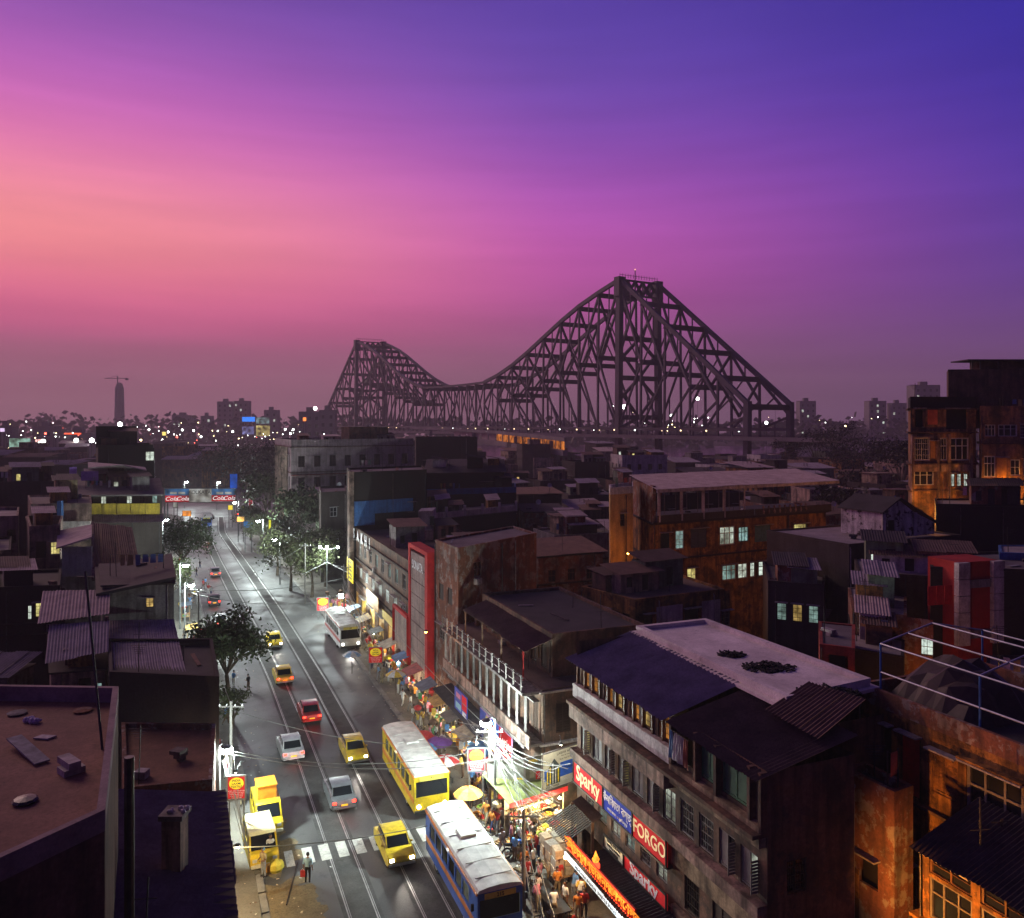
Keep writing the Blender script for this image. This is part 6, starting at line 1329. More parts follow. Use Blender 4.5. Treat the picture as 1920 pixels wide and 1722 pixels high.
def bus(label, X, Y, ang, side, stripe, roofm, lit=True, heads=True, L=9.6, num='212A'):
    t = thing('bus', label, 'bus', (X, Y, .03), ang, 'buses on the avenue'); t['_o'] = [0.,0.,0.]; h = L/2
    b = MB(); w = 1.22
    for s in (-1, 1):      # side walls with window openings
        ops = [(.9+k*1.25, 1.55, .9+k*1.25+1.05, 2.45) for k in range(int((L-2)/1.25))]
        p0, p1 = ((-h,-w),(h,-w)) if s < 0 else ((h,w),(-h,w)); b.facade(p0, p1, .45, 2.85, ops, .06)
    b.facade((h,-w),(h,w), .45, 2.85, [(.12,1.45,2.32,2.5)], .06); b.facade((-h,w),(-h,-w), .45, 2.85, [(.3,1.6,2.1,2.4)], .06); b.quad((-h,-w,.45),(h,-w,.45),(h,w,.45),(-h,w,.45))
    vpart('body', b, side, t)
    inn = MB(); inn.box((-h+.12,-w+.1,.9),(h-.12,w-.1,2.7)); vpart('glazing', inn, emis('bus_interior', (.8,.85,.7), .16, False, .6, 3.0), t); vpart('windscreen', MB().box((h-.1,-1.08,1.46),(h-.06,1.08,2.49)), vglass, t); vpart('rear_window', MB().box((-h+.06,-.9,1.6),(-h+.1,.9,2.4)), vglass, t)
    for s in (-1, 1): vpart('side_glass', MB().box((-h+.3,s*(w-.09)-.015,1.5),(h-.3,s*(w-.09)+.015,2.48)), glassm('tinted_glass', (.03,.04,.04), .1), t) if not lit else None
    rb_ = MB(); n_ = 8; prof_ = [(-w-.02,2.85),(-w+.08,3.0),(-w*.5,3.1),(0,3.13),(w*.5,3.1),(w-.08,3.0),(w+.02,2.85)]
    for a, c in zip(prof_, prof_[1:]): rb_.quad((-h,a[0],a[1]),(h,a[0],a[1]),(h,c[0],c[1]),(-h,c[0],c[1]))
    rb_.quad(*[(h,y_,z_) for y_, z_ in prof_]).quad(*[(-h,y_,z_) for y_, z_ in reversed(prof_)]); vpart('roof', rb_, roofm, t)
    for k in range(6): x_ = -h+1+k*(L-2)/5; vpart('roof_rib', MB().bar((x_,-1.0,3.1),(x_,1.0,3.12),.07,.05), roofm, t)
    vpart('roof_hatch', MB().box((-1.2,-.45,3.1),(-.2,.45,3.24)), roofm, t)
    for s in (-1, 1):
        vpart('stripe', MB().box((-h+.05,s*(w+.012)-.012,1.05),(h-.05,s*(w+.012)+.012,1.35)), stripe, t); vpart('roof_edge', MB().bar((-h,s*(w+.02),2.82),(h,s*(w+.02),2.82),.1,.12), stripe, t)
        for x_ in (-h+2.1, h-2.2): wheel(t, x_, s*(w-.18), .48, .28)
        vpart('head_light', MB().tube([(h-.02,s*.9,.85),(h+.05,s*.9,.85)], .13, 12), head_m if heads else chrome, t); vpart('tail_light', MB().cbox((-h-.02,s*1.0,.9),(.05,.16,.26)), tail_m if not heads else red_paint, t); vpart('mirror', MB().cbox((h-.1,s*(w+.25),2.2),(.1,.14,.34)), iron, t)
    vpart('bumper', MB().cbox((h+.06,0,.5),(.14,2.4,.2)), iron, t); vpart('route_board', MB().cbox((h+.02,0,2.66),(.05,1.7,.28)), plain('route_board',(.6,.5,.1),.6), t)
    o = text(t, num, (h+.06,0,2.66), math.pi/2, .28, black_ink)
    if heads:
        ld = bpy.data.lights.new('head_beam', 'SPOT'); ld.energy = 500; ld.spot_size = R(65); ld.spot_blend = .8; ld.color = (1,.95,.85); o = bpy.data.objects.new('head_beam', ld); C.objects.link(o); o.parent = t; o.location = (h+.3,0,.85); o.rotation_euler = (0, R(-82), 0)
    return t
def sxy(Y, b): return (-.4*Y+b, Y)
bus('blue bus with orange stripe and pale grey roof on the right, nearest the camera', *sxy(45.2,15.7), TO, p_blue, p_org, plain('bus_roof_grey',(.6,.6,.56),.75,0,.3,1.5), num='215')
bus('orange-edged city bus with pale roof behind the blue bus', *sxy(58.5,16.2), TO, p_yel, p_org, MATS['bus_roof_grey'], num='71')
bus('grey-white bus coming down the middle of the avenue by the right kerb', -20.8, 98, TO+.03, p_wht, p_red, MATS['bus_roof_grey'], num='44')
bus('blue and white bus far off at the bend of the avenue', -79, 207, TO-.02, p_blue, p_wht, MATS['bus_roof_grey'], heads=False, num='12')
car('yellow taxi with headlamps lit coming towards the camera beside the blue bus', *sxy(49.5,12.5), TO, p_yel, p_yel, False, True, True, name='taxi', cat='taxi')
car('yellow taxi behind the first oncoming taxi in the middle lane', *sxy(64,12.9), TO, p_yel, p_yel, False, True, True, name='taxi', cat='taxi')
car('yellow taxi far up the middle of the avenue', -28.6, 96, TO+.02, p_yel, p_yel, False, True, True, name='taxi', cat='taxi')
car('dark car with bright tail lights nearest the camera', *sxy(56.5,10.4), AWAY, p_grey, None)
car('white car with red tail lights in the left lane', *sxy(64.5,7.9), AWAY+.03, p_wht, None)
car('red car with tail lights lit in the tram lane', *sxy(72.5,10.6), AWAY, p_red, None)
car('yellow taxi with amber and red tail lights driving away past the tree', *sxy(83,9.4), AWAY+.02, p_yel, p_yel, True, False, True, name='taxi', cat='taxi')
car('small white hatchback braking at the left kerb above the tree', *W(412,1172,.03), AWAY+.12, p_wht, None)
car('black car driving away up the avenue beyond the hatchback', -44, 118, AWAY+.04, p_black, None)
car('grey car driving away in front of the black car', -52, 140, AWAY+.05, p_grey, None)
car('white car driving away near the bend', -67, 176, AWAY+.03, p_wht, None)
car('red-tailed dark car turning at the bend below the gantry', -84, 222, AWAY-.3, p_grey, None)
car('second dark car turning at the bend below the gantry', -78, 231, AWAY-.9, p_black, None)
# parked vans on the left
def van(label, X, Y, ang, body, roofm, rack=None):
    t = thing('van', label, 'van', (X, Y, .03), ang, 'vans parked at the left kerb'); t['_o'] = [0.,0.,0.]
    vpart('body', shell([(-1.95,.35),(-2.0,1.0),(-1.95,1.1),(1.3,1.1),(1.75,1.0),(1.95,.85),(2.0,.35),(1.6,.25),(-1.6,.25)], 1.66), body, t); vpart('cabin', shell([(-1.95,1.08),(-1.85,1.72),(.95,1.75),(1.45,1.08)], 1.55, .06), vglass, t); vpart('roof', shell([(-1.95,1.72),(-1.8,1.86),(.8,1.88),(1.02,1.74)], 1.58, .05), roofm, t)
    for s in (-1, 1):
        for x0, x1 in ((-1.95,-1.85),(-.7,-.7),(.4,.4),(1.42,.97)): vpart('pillar', MB().bar((x0,s*.77,1.08),(x1,s*.74,1.75),.09), body, t)
        wheel(t, -1.25, s*.7, .3); wheel(t, 1.25, s*.7, .3); vpart('head_light', MB().cbox((1.93,s*.58,.72),(.1,.26,.18)), white_wood, t); vpart('tail_light', MB().cbox((-1.98,s*.7,.85),(.06,.14,.3)), red_paint, t)
    vpart('windscreen', MB().quad((1.5,-.68,1.1),(1.5,.68,1.1),(1.02,.66,1.72),(1.02,-.66,1.72)), vglass, t); vpart('bumper', MB().cbox((2.03,0,.42),(.12,1.6,.18)), cream_paint, t)
    if rack is not None: vpart('roof_crate', MB().box((-.9,-.6,1.9),(.5,.6,2.7)), rack, t); vpart('crate_lid', MB().box((-.94,-.64,2.7),(.54,.64,2.76)), rack, t)
    return t
van('yellow van with cream roof and black windscreen parked at the left kerb', *W(488,1604,.03), TO+.06, p_yel, p_cream)
van('yellow van carrying an orange crate on its roof behind the cream-roofed van', *W(499,1545,.03), TO+.04, p_yel, p_yel, plain('crate_orange',(.75,.26,.02),.6))
# motorbike, bicycle, cycle carts
def motorbike(label, X, Y, ang, m):
    t = thing('motorcycle', label, 'motorcycle', (X, Y, .15), ang); t['_o'] = [0.,0.,0.]
    for x_ in (-.62,.65): o = vpart('wheel', MB().tube([(x_+.3*math.cos(k*.449),0,.3+.3*math.sin(k*.449)) for k in range(15)], .055, 6), rubber, t); vpart('hub', MB().tube([(x_,-.06,.3),(x_,.06,.3)], .1, 8), chrome, o)
    vpart('tank', MB().tube([(-.05,0,.82),(.2,0,.88),(.42,0,.84)], [.1,.16,.09], 8), m, t, True); vpart('seat', MB().tube([(-.75,0,.84),(-.4,0,.8),(-.05,0,.8)], [.09,.12,.1], 8), rubber, t, True); vpart('engine', MB().cbox((.08,0,.45),(.36,.28,.32)), chrome, t)
    fb = MB(); fb.bar((.65,.08,.3),(.42,.1,.95),.05).bar((.65,-.08,.3),(.42,-.1,.95),.05).bar((-.62,.1,.3),(.1,.1,.5),.05).bar((-.62,-.1,.3),(.1,-.1,.5),.05).bar((.4,0,.9),(-.1,0,.5),.06); vpart('frame', fb, iron, t)
    vpart('handlebar', MB().tube([(.3,-.36,1.02),(.42,-.15,1.0),(.42,.15,1.0),(.3,.36,1.02)], .02, 6), chrome, t); vpart('head_light', MB().ball((.55,0,.88), .1, 8), chrome, t); vpart('exhaust', MB().tube([(.1,-.18,.3),(-.8,-.2,.38)], .05, 6), chrome, t); return t
motorbike('dark blue motorcycle parked by the right kerb below the fruit stall', *W(968,1606,.15), R(20), p_blue); motorbike('black motorcycle leaning beside the dark blue one', *W(985,1582,.15), R(40), p_black)
def cycle(label, X, Y, ang):
    t = thing('bicycle', label, 'bicycle', (X, Y, .15), ang); t['_o'] = [0.,0.,0.]
    for x_ in (-.52,.52):
        o = vpart('wheel', MB().tube([(x_+.34*math.cos(k*.3142),0,.34+.34*math.sin(k*.3142)) for k in range(21)], .02, 5), rubber, t); sp_ = MB()
        for k in range(8): sp_.bar((x_,0,.34),(x_+.33*math.cos(k*.785),0,.34+.33*math.sin(k*.785)),.008)
        vpart('spokes', sp_, chrome, o)
    fb = MB(); [fb.bar(a, b, .035) for a, b in (((-.52,0,.34),(-.1,0,.3)),((-.1,0,.3),(-.22,0,.85)),((-.1,0,.3),(.38,0,.8)),((-.2,0,.78),(.36,0,.86)),((.52,0,.34),(.36,0,.95)),((-.52,0,.34),(-.2,0,.75)))]; vpart('frame', fb, p_black, t)
    vpart('saddle', MB().tube([(-.36,0,.9),(-.1,0,.9)], [.08,.04], 6), rubber, t); vpart('handlebar', MB().tube([(.2,-.25,1.0),(.36,0,.97),(.2,.25,1.0)], .016, 5), chrome, t); vpart('pedal', MB().cbox((-.1,.12,.2),(.1,.1,.03)), rubber, t); return t
cycle('black bicycle standing by the loaded cart', *W(1000,1668,.15), R(-10)); cycle('bicycle lying against the right kerb beyond the buses', *W(800,1440,.15), R(100))
# ================================================================== trees
leaf = {}
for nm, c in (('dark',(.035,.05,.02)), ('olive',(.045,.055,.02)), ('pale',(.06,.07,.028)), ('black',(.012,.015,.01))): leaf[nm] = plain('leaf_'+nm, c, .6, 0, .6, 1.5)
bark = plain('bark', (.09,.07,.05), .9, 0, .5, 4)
def tree(label, X, Y, z0, h, rx, rz_, kind='dark', n=2400, seed=1, ls=.26, gap=.75, group='street trees', name='tree'):
    r = random.Random(seed); t = thing(name, label, 'tree', (X, Y, z0), group=group)
    cz = z0+h-rz_*.9; top = Vector((X+r.uniform(-.3,.3), Y, z0+h*.45)); trunk = MB(); tr_ = .05*h**.9*.5+.05
    trunk.tube([(X,Y,z0),(X+.08,Y,z0+h*.2),top], [tr_*1.3, tr_, tr_*.7], 8); cl_ = []
    for k in range(26):
        a, e = r.uniform(0, 6.283), r.uniform(-.5, 1.4); d = r.random()**.4*gap+.15
        cl_.append(Vector((X+rx*d*math.cos(a)*math.cos(e*.7), Y+rx*d*math.sin(a)*math.cos(e*.7), cz+rz_*d*math.sin(e))))
    for c in cl_[:12]: m_ = top.lerp(c, .5)+Vector((r.uniform(-.3,.3), r.uniform(-.3,.3), .2)); trunk.tube([top, m_, c], [tr_*.45, tr_*.25, tr_*.08], 5)
    trunk.build('trunk', bark, t); v, f = [], []
    per = n//len(cl_); sg = rx*.2
    for c in cl_:
        k_ = r.uniform(.6, 1.4)
        for _ in range(int(per*k_)):
            p = c+Vector((r.gauss(0,sg), r.gauss(0,sg), r.gauss(0,sg*.75))); u_ = Vector((r.uniform(-1,1), r.uniform(-1,1), r.uniform(-1,1))).normalized(); w_ = u_.cross(Vector((r.uniform(-1,1), r.uniform(-1,1), r.uniform(-.3,1)))).normalized(); s_ = ls*r.uniform(.5,1.2); i = len(v)
            v += [tuple(p-u_*s_), tuple(p-w_*s_*.45), tuple(p+u_*s_), tuple(p+w_*s_*.45)]; f.append((i,i+1,i+2,i+3))
    mb = MB(); mb.v, mb.f, mb.m = v, f, [0]*len(f); tag(mb.build('crown', leaf[kind], t), kind='stuff'); return t
x, y = W(425,1350,0); tree('dark leafy tree hanging over the left lanes below the hatchback', x+.2, y, .1, 8.9, 3.3, 2.4, 'dark', 4600, 1, .24)
x, y = W(445,1400,0); tree('small pale-leaved sapling on the left pavement below the dark tree', x-.6, y, .1, 4.8, 1.5, 1.6, 'olive', 1300, 2, .15)
x, y = at(345,0,128).xy; tree('dark tree at the left pavement below the banner gantry', x, y, .1, 10.5, 4.4, 3.4, 'dark', 3000, 3, .3)
x, y = at(322,0,108).xy; tree('thin tree between the wires and the second left lamp', x, y, .1, 8, 2.4, 2.4, 'olive', 1500, 31, .25)
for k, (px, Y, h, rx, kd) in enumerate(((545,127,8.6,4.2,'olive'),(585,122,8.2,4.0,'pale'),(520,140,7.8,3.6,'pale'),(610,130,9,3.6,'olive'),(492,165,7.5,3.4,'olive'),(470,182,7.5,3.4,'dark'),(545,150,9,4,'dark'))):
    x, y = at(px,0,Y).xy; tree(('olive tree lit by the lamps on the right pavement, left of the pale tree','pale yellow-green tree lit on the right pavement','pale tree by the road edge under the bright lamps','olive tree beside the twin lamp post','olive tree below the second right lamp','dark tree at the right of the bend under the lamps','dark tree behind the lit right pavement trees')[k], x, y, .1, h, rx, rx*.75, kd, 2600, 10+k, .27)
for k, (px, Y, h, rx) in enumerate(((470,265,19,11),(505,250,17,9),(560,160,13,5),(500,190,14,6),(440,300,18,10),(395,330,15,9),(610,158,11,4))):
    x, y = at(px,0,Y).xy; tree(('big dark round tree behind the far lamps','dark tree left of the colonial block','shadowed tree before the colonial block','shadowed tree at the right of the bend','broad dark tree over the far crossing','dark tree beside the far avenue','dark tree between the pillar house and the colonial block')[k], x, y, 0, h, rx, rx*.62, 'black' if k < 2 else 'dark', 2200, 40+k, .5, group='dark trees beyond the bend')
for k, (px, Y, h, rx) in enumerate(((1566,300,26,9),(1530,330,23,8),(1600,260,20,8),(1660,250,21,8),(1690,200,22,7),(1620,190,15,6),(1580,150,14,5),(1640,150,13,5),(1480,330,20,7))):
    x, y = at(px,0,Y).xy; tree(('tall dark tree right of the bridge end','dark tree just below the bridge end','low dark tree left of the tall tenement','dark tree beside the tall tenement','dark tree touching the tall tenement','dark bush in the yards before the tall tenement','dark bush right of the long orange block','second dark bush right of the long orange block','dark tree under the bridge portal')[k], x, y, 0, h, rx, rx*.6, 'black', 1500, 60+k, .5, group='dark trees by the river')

# ================================================================== street furniture, stalls
def umbrella(label, X, Y, z, r, cols, tilt=0.0):
    t = thing('umbrella', label, 'umbrella', (X, Y, .15), group='market umbrellas'); MB().tube([(X,Y,.15),(X,Y,z+.15)], .025, 6).build('pole', iron, t)
    n = 8
    for k in range(n):
        a0, a1 = 2*math.pi*k/n, 2*math.pi*(k+1)/n; am = (a0+a1)/2; P = lambda a, q, d: (X+r*q*math.cos(a), Y+r*q*math.sin(a)*(1-tilt*.1), z-d)
        MB().quad((X,Y,z), P(a0,.55,.12), P(am,.56,.13), P(a1,.55,.12)).quad(P(a0,.55,.12), P(a0,1,.42), P(am,.97,.44), P(a1,1,.42), P(a1,.55,.12)).build('panel', cols[k % len(cols)], t)
    return t
U = lambda c: clm[c]
for lab, px, py, r, cs in (('striped red and white market umbrella on the right pavement', 835, 1418, 1.05, (U('white'),U('red'))), ('purple market umbrella beyond the striped one', 822, 1384, 1.1, (plain('cloth_purple',(.16,.06,.26),.8),)), ('orange and yellow umbrella left of the banner hoarding', 878, 1478, 1.0, (U('orange'),U('yellow'))), ('red market umbrella by the corner block', 793, 1372, .9, (U('red'),)), ('yellow market umbrella below the sign tower', 742, 1258, 1.0, (U('yellow'),U('white'))), ('blue market umbrella in the right crowd', 800, 1395, .8, (U('blue'),)), ('pale umbrella at the far right kerb', 660, 1222, 1.0, (U('white'),U('pale blue')))):
    X, Y = W(px, py, 2.5); umbrella(lab, X, Y, 2.55, r, cs)
crate_m = plain('crate_wood', (.3,.2,.1), .8, 0, .4, 8)
fruit = {k: plain('fruit_'+k, c, .45, 0, .2, 9) for k, c in (('orange',(.75,.28,.02)),('yellow',(.75,.55,.05)),('green',(.25,.4,.05)),('red',(.55,.04,.03)),('white',(.7,.66,.55)),('brown',(.3,.16,.07)))}
fm = {}
def heap_mesh(k):
    if k not in fm:
        r = random.Random(k); mb = MB()
        for j in range(26): a, d = r.uniform(0,6.3), r.random()**.5; mb.ball((.3*d*math.cos(a), .22*d*math.sin(a), .12+.13*(1-d)), .055, 6)
        fm[k] = mb.mesh('fruit', fruit[k])
    return fm[k]
crate_me = MB().box((-.36,-.28,0),(.36,.28,.02)).box((-.36,-.28,0),(-.33,.28,.12)).box((.33,-.28,0),(.36,.28,.12)).box((-.33,-.28,0),(.33,-.25,.12)).box((-.33,.25,0),(.33,.28,.12)).mesh('crate', crate_m)
def crate(lab, x, y, z, k, rz=0):
    t = thing('fruit_crate', lab, 'crate', (x, y, z), rz, group='fruit crates'); obj('box', crate_me, t); tag(obj('fruit', heap_mesh(k), t), kind='stuff'); return t
fs = thing('fruit_stall', 'brightly lit fruit stall with green tarpaulin canopy and red valance', 'stall', (*W(1030,1575,.15), .15)); f0 = fs.location
sa, sb = Vector(W(988,1578,.95)), Vector(W(1082,1546,.95)); su = (sb-sa).normalized(); sv = Vector((-su.y, su.x)); sl = (sb-sa).length
S = lambda a, v, z: (*(sa+su*a+sv*v), z)
MB().prism([sa, sb, sb+sv*1.2, sa+sv*1.2], .75, .85).build('counter', crate_m, fs); MB().prism([sa+sv*.06, sb+sv*.06, sb+sv*.1, sa+sv*.1], .15, .75).build('counter_front', red_paint, fs)
for a in (0, sl*.5, sl):
    for v in (1.5, 4.4): MB().bar(S(a,v,.15), S(a,v,2.75+(v-1.5)*.17), .08).build('post', crate_m, fs)
MB().prism([sa+sv*2.6, sb+sv*2.6, sb+sv*2.66, sa+sv*2.66], .15, 2.9).build('back_cloth', cream_paint, fs)
slab(fs, [S(-.4,1.4,2.8), S(sl+.3,1.4,2.8), S(sl+.3,4.7,3.4), S(-.4,4.7,3.4)], .04, plain('tarp_olive', (.14,.16,.05), .8, 0, .5, 2), 'canopy'); MB().prism([Vector(S(-.4,1.38,0)[:2]), Vector(S(sl+.3,1.38,0)[:2]), Vector(S(sl+.3,1.4,0)[:2]), Vector(S(-.4,1.4,0)[:2])], 2.5, 2.82).build('valance', red_paint, fs)
bulb = emis('bulb_white', (1,.93,.7), 60)
for k in range(4): q = S(.5+k*(sl-1)/3, 1.2, 2.3); MB().ball(q, .09, 8).build('bulb', bulb, fs); MB().bar(q, (q[0],q[1],2.8), .012).build('flex', iron, fs); add_light(fs, (q[0],q[1],q[2]-.15), 260, (1,.86,.52), .1)
for v, z in ((1.5,1.1),(1.95,1.45),(2.4,1.8)): MB().prism([Vector(S(.1,v,0)[:2]), Vector(S(sl-.1,v,0)[:2]), Vector(S(sl-.1,v+.4,0)[:2]), Vector(S(.1,v+.4,0)[:2])], z-.05, z).build('shelf', crate_m, fs)
ks = list(fruit); nrow = int(sl/.8)
cn = 0
for r_, (v, z) in enumerate(((.3,.86),(.85,.86),(1.7,1.11),(2.15,1.46))):
    for k in range(nrow):
        q = S(.4+k*.78, v, z); kd = ks[(k*2+r_*3) % 6]; crate('crate of %s fruit, %s from the left in the %s row of the fruit stall' % (kd, ('first','second','third','fourth','fifth','sixth','seventh')[k], ('front','second','third','top')[r_]), *q, kd, math.atan2(su.y, su.x))
for k in range(3):
    q = S(.5+k*(sl-1)/2, 2.5, 2.6); g = thing('banana_bunch', ('left','middle','right')[k]+' hanging bunch of yellow bananas at the back of the fruit stall', 'bananas', q, group='hanging banana bunches'); mb = MB()
    for j in range(10): a = j*.63; mb.tube([(q[0]+.04*math.cos(a),q[1]+.04*math.sin(a),q[2]-.06*j), (q[0]+.14*math.cos(a),q[1]+.14*math.sin(a),q[2]-.06*j-.04), (q[0]+.17*math.cos(a),q[1]+.17*math.sin(a),q[2]-.06*j+.06)], .025, 5)
    mb.build('fruit', fruit['yellow'], g); MB().bar(q, (q[0],q[1],q[2]+.3), .02).build('string', iron, g)
x, y = S(1.2,1.3,0)[:2]; person('fruit seller in pink behind the lit fruit stall', x, y, 'holding something', 'pink', 'white', R(10)); x, y = S(3.4,1.3,0)[:2]; person('fruit seller in white behind the lit fruit stall', x, y, 'bending over a stall', 'white', 'grey', R(-10))
for k, (px, py, s_, ps) in enumerate(((958,1545,'yellow','standing'),(945,1560,'white','walking'),(972,1530,'blue','holding something'),(1010,1612,'red','bending over a stall'))):
    x, y = W(px, py, .15); person('shopper in %s %s' % (s_, ('waiting left of the fruit stall','walking past the fruit stall','looking at the fruit stall','stooping before the fruit stall')[k]), x, y, ps, s_, ('khaki','grey','white','navy')[k], R(150+40*k))
# hand cart with cartons and sacks
hc_ = thing('hand_cart', 'wooden hand cart under a high load near the neon fascia', 'cart', (*W(1045,1648,.15), .15)); q0 = Vector(hc_.location[:2]); ca = SD; cb2 = SN
K = lambda a, v, z: (*(q0+ca*a+cb2*v), z)
for v in (-.6, .6): MB().bar(K(-1.3,v,.75), K(1.6,v,.75), .09).build('beam', crate_m, hc_)
for k in range(9): MB().bar(K(-1.2+k*.28,-.7,.82), K(-1.2+k*.28,.7,.82), .22, .04).build('plank', crate_m, hc_)
for v in (-.8, .8):
    c = K(-.1,v,.55); w_ = MB().tube([(c[0]+ca.x*.55*math.cos(j*.3142), c[1]+ca.y*.55*math.cos(j*.3142), .7+.55*math.sin(j*.3142)) for j in range(21)], .045, 6).build('wheel', crate_m, hc_); sp_ = MB()
    for j in range(8): sp_.bar((c[0],c[1],.7), (c[0]+ca.x*.54*math.cos(j*.785), c[1]+ca.y*.54*math.cos(j*.785), .7+.54*math.sin(j*.785)), .05)
    sp_.build('spokes', crate_m, w_)
carton = plain('carton', (.58,.44,.28), .85, 0, .3, 5); sackc = plain('sack_cloth', (.45,.4,.32), .9, 0, .3, 6)
nb = 0
for lv in range(3):
    for i in range(3):
        for j in range(2):
            o = MB().box((-.36,-.3,0),(.36,.3,.5)).mesh('carton', carton if (i+j+lv) % 3 else sackc) if (nb < 2 or True) else None
            nb += 1; p = K(-.85+i*.78, -.34+j*.68, .85+lv*.52); c_ = obj('carton', o, None, p, math.atan2(ca.y, ca.x)+random.uniform(-.2,.2)); c_.scale = (random.uniform(.8,1), random.uniform(.8,1), random.uniform(.85,1)); tag(c_, '%s carton in the %s, %s layer of the hand cart load' % ('brown' if (i+j+lv) % 3 else 'pale', ('far','middle','near')[i]+(' left',' right')[j], ('bottom','middle','top')[lv]), 'carton', 'cartons on the hand cart')
tp2 = thing('tarpaulin', 'crumpled grey tarpaulin over a load behind the hand cart', 'tarpaulin', (*W(1050,1608,.15), .15)); q0 = Vector(tp2.location[:2]); mb = MB(); rq = random.Random(6); gx = 8; hg = [[(1.9*min(1, 2.2*min(i, gx-i)/gx)*min(1, 2.2*min(j, gx-j)/gx))**.8*1.2+rq.uniform(-.08,.08) if 0 < i < gx and 0 < j < gx else 0 for j in range(gx+1)] for i in range(gx+1)]
for i in range(gx):
    for j in range(gx):
        V = lambda a, b: (*(q0+ca*(a-gx/2)*.26+cb2*(b-gx/2)*.26), .16+hg[a][b]); mb.quad(V(i,j), V(i+1,j), V(i+1,j+1), V(i,j+1))
mb.build('sheet', plain('tarp_grey', (.3,.32,.32), .5, 0, .4, 2), tp2)
sb_ = thing('street_bulb', 'warm bare bulb hanging by the hand cart', 'bulb', at(1060,1608,42.5)); MB().ball(sb_.location, .1, 8).build('bulb', emis('bulb_amber', (1,.62,.2), 60), sb_); MB().bar(sb_.location, sb_.location+Vector((0,0,.8)), .012).build('flex', iron, sb_); add_light(sb_, sb_.location-Vector((0,0,.2)), 420, (1,.7,.36), .1)
# tea and snack stall at the bottom edge
ts = thing('snack_table', 'dark snack table covered with red tins at the bottom edge', 'table', (*W(1030,1700,.15), .15)); q0 = Vector(ts.location[:2])
MB().prism([q0+ca*a+cb2*v for a, v in ((-1.4,-.5),(1.8,-.5),(1.8,.5),(-1.4,.5))], .78, .84).build('top', iron, ts)
for a in (-1.3,.2,1.7):
    for v in (-.42,.42): MB().bar(K(a,v,.15), K(a,v,.78), .06).build('leg', iron, ts)
for k in range(14):
    p = K(-1.25+(k % 7)*.42, -.22+(k//7)*.42, .845); c_ = MB().lathe((0,0,0), [(.01,0),(.13,0),(.13,.2+.05*(k % 3)),(.01,.22+.05*(k % 3))], 10).build('tin', (fruit['red'], chrome, fruit['orange'], clm['white'])[(k*3) % 4]); c_.location = p; tag(c_, '%s tin, number %s from the far end in the %s row on the snack table' % (('red','steel','orange','white')[(k*3) % 4], ('one','two','three','four','five','six','seven')[k % 7], 'left' if k < 7 else 'right'), 'tin', 'tins on the snack table')
for k, (px, py, s_, ps) in enumerate(((1048,1668,'red','standing'),(1062,1655,'white','holding something'),(1075,1690,'blue','bending over a stall'),(1090,1700,'yellow','standing'),(1012,1668,'pink','standing'),(1060,1712,'white','standing'),(1095,1722,'red','bending over a stall'),(1040,1655,'maroon','walking'))):
    x, y = W(px, py, .15); person('customer in %s %s' % (s_, ('at the far end of the snack table','in white apron clothes by the neon shop','bent over beside the snack table','under the neon strip','by the bicycle near the snack table','at the near end of the snack table','stooping at the bottom edge under the neon','walking between cart and snack table')[k]), x, y, ps, s_, ('black','white','grey','navy','black','brown','black','grey')[k], R(60*k))
# red police kiosk boards with yellow ovals
def kiosk(label, px0, py0, px1, py1, Y, pole=True):
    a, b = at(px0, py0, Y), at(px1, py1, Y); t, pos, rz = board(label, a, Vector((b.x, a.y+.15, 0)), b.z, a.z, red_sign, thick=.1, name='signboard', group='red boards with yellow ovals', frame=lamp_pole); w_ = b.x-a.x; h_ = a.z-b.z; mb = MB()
    pts = [pos(.5+.4*math.cos(k*math.pi/12), a.z-h_*.32+h_*.25*math.sin(k*math.pi/12), .02) for k in range(24)]; mb.quad(*pts).build('yellow_oval', yellow_ink, t)
    for k, s_ in enumerate(('INDIA', 'LAXMI', 'TEXTILE')): text(t, s_, pos(.5, a.z-h_*(.2+k*.13), .03), rz, h_*.13, black_ink, ext=.003, bold=.004)
    for k in range(5): text(t, ('sarees, suits and shirtings', 'all sizes in stock here', 'wholesale and retail', 'near the tram stop', 'open every day')[k], pos(.5, a.z-h_*(.63+k*.075), .02), rz, h_*.07, white_ink, ext=.002)
    for e in (.1, .9): q = pos(e, b.z, -.1); MB().bar((q[0],q[1],.1), q, .07).build('post', lamp_pole, t)
    return t
kiosk('red board with yellow oval at the nearest left lamp', 426, 1456, 459, 1500, 49.5); kiosk('red board with yellow oval beside the striped umbrella', 877, 1404, 909, 1447, 53.5); kiosk('red board with yellow oval below the sign tower', 691, 1214, 717, 1244, 84); kiosk('red board with yellow oval and pink foot under the right trees', 594, 1121, 616, 1146, 108); kiosk('small red board over the left pavement by the dark tree', 353, 1195, 364, 1216, 78)
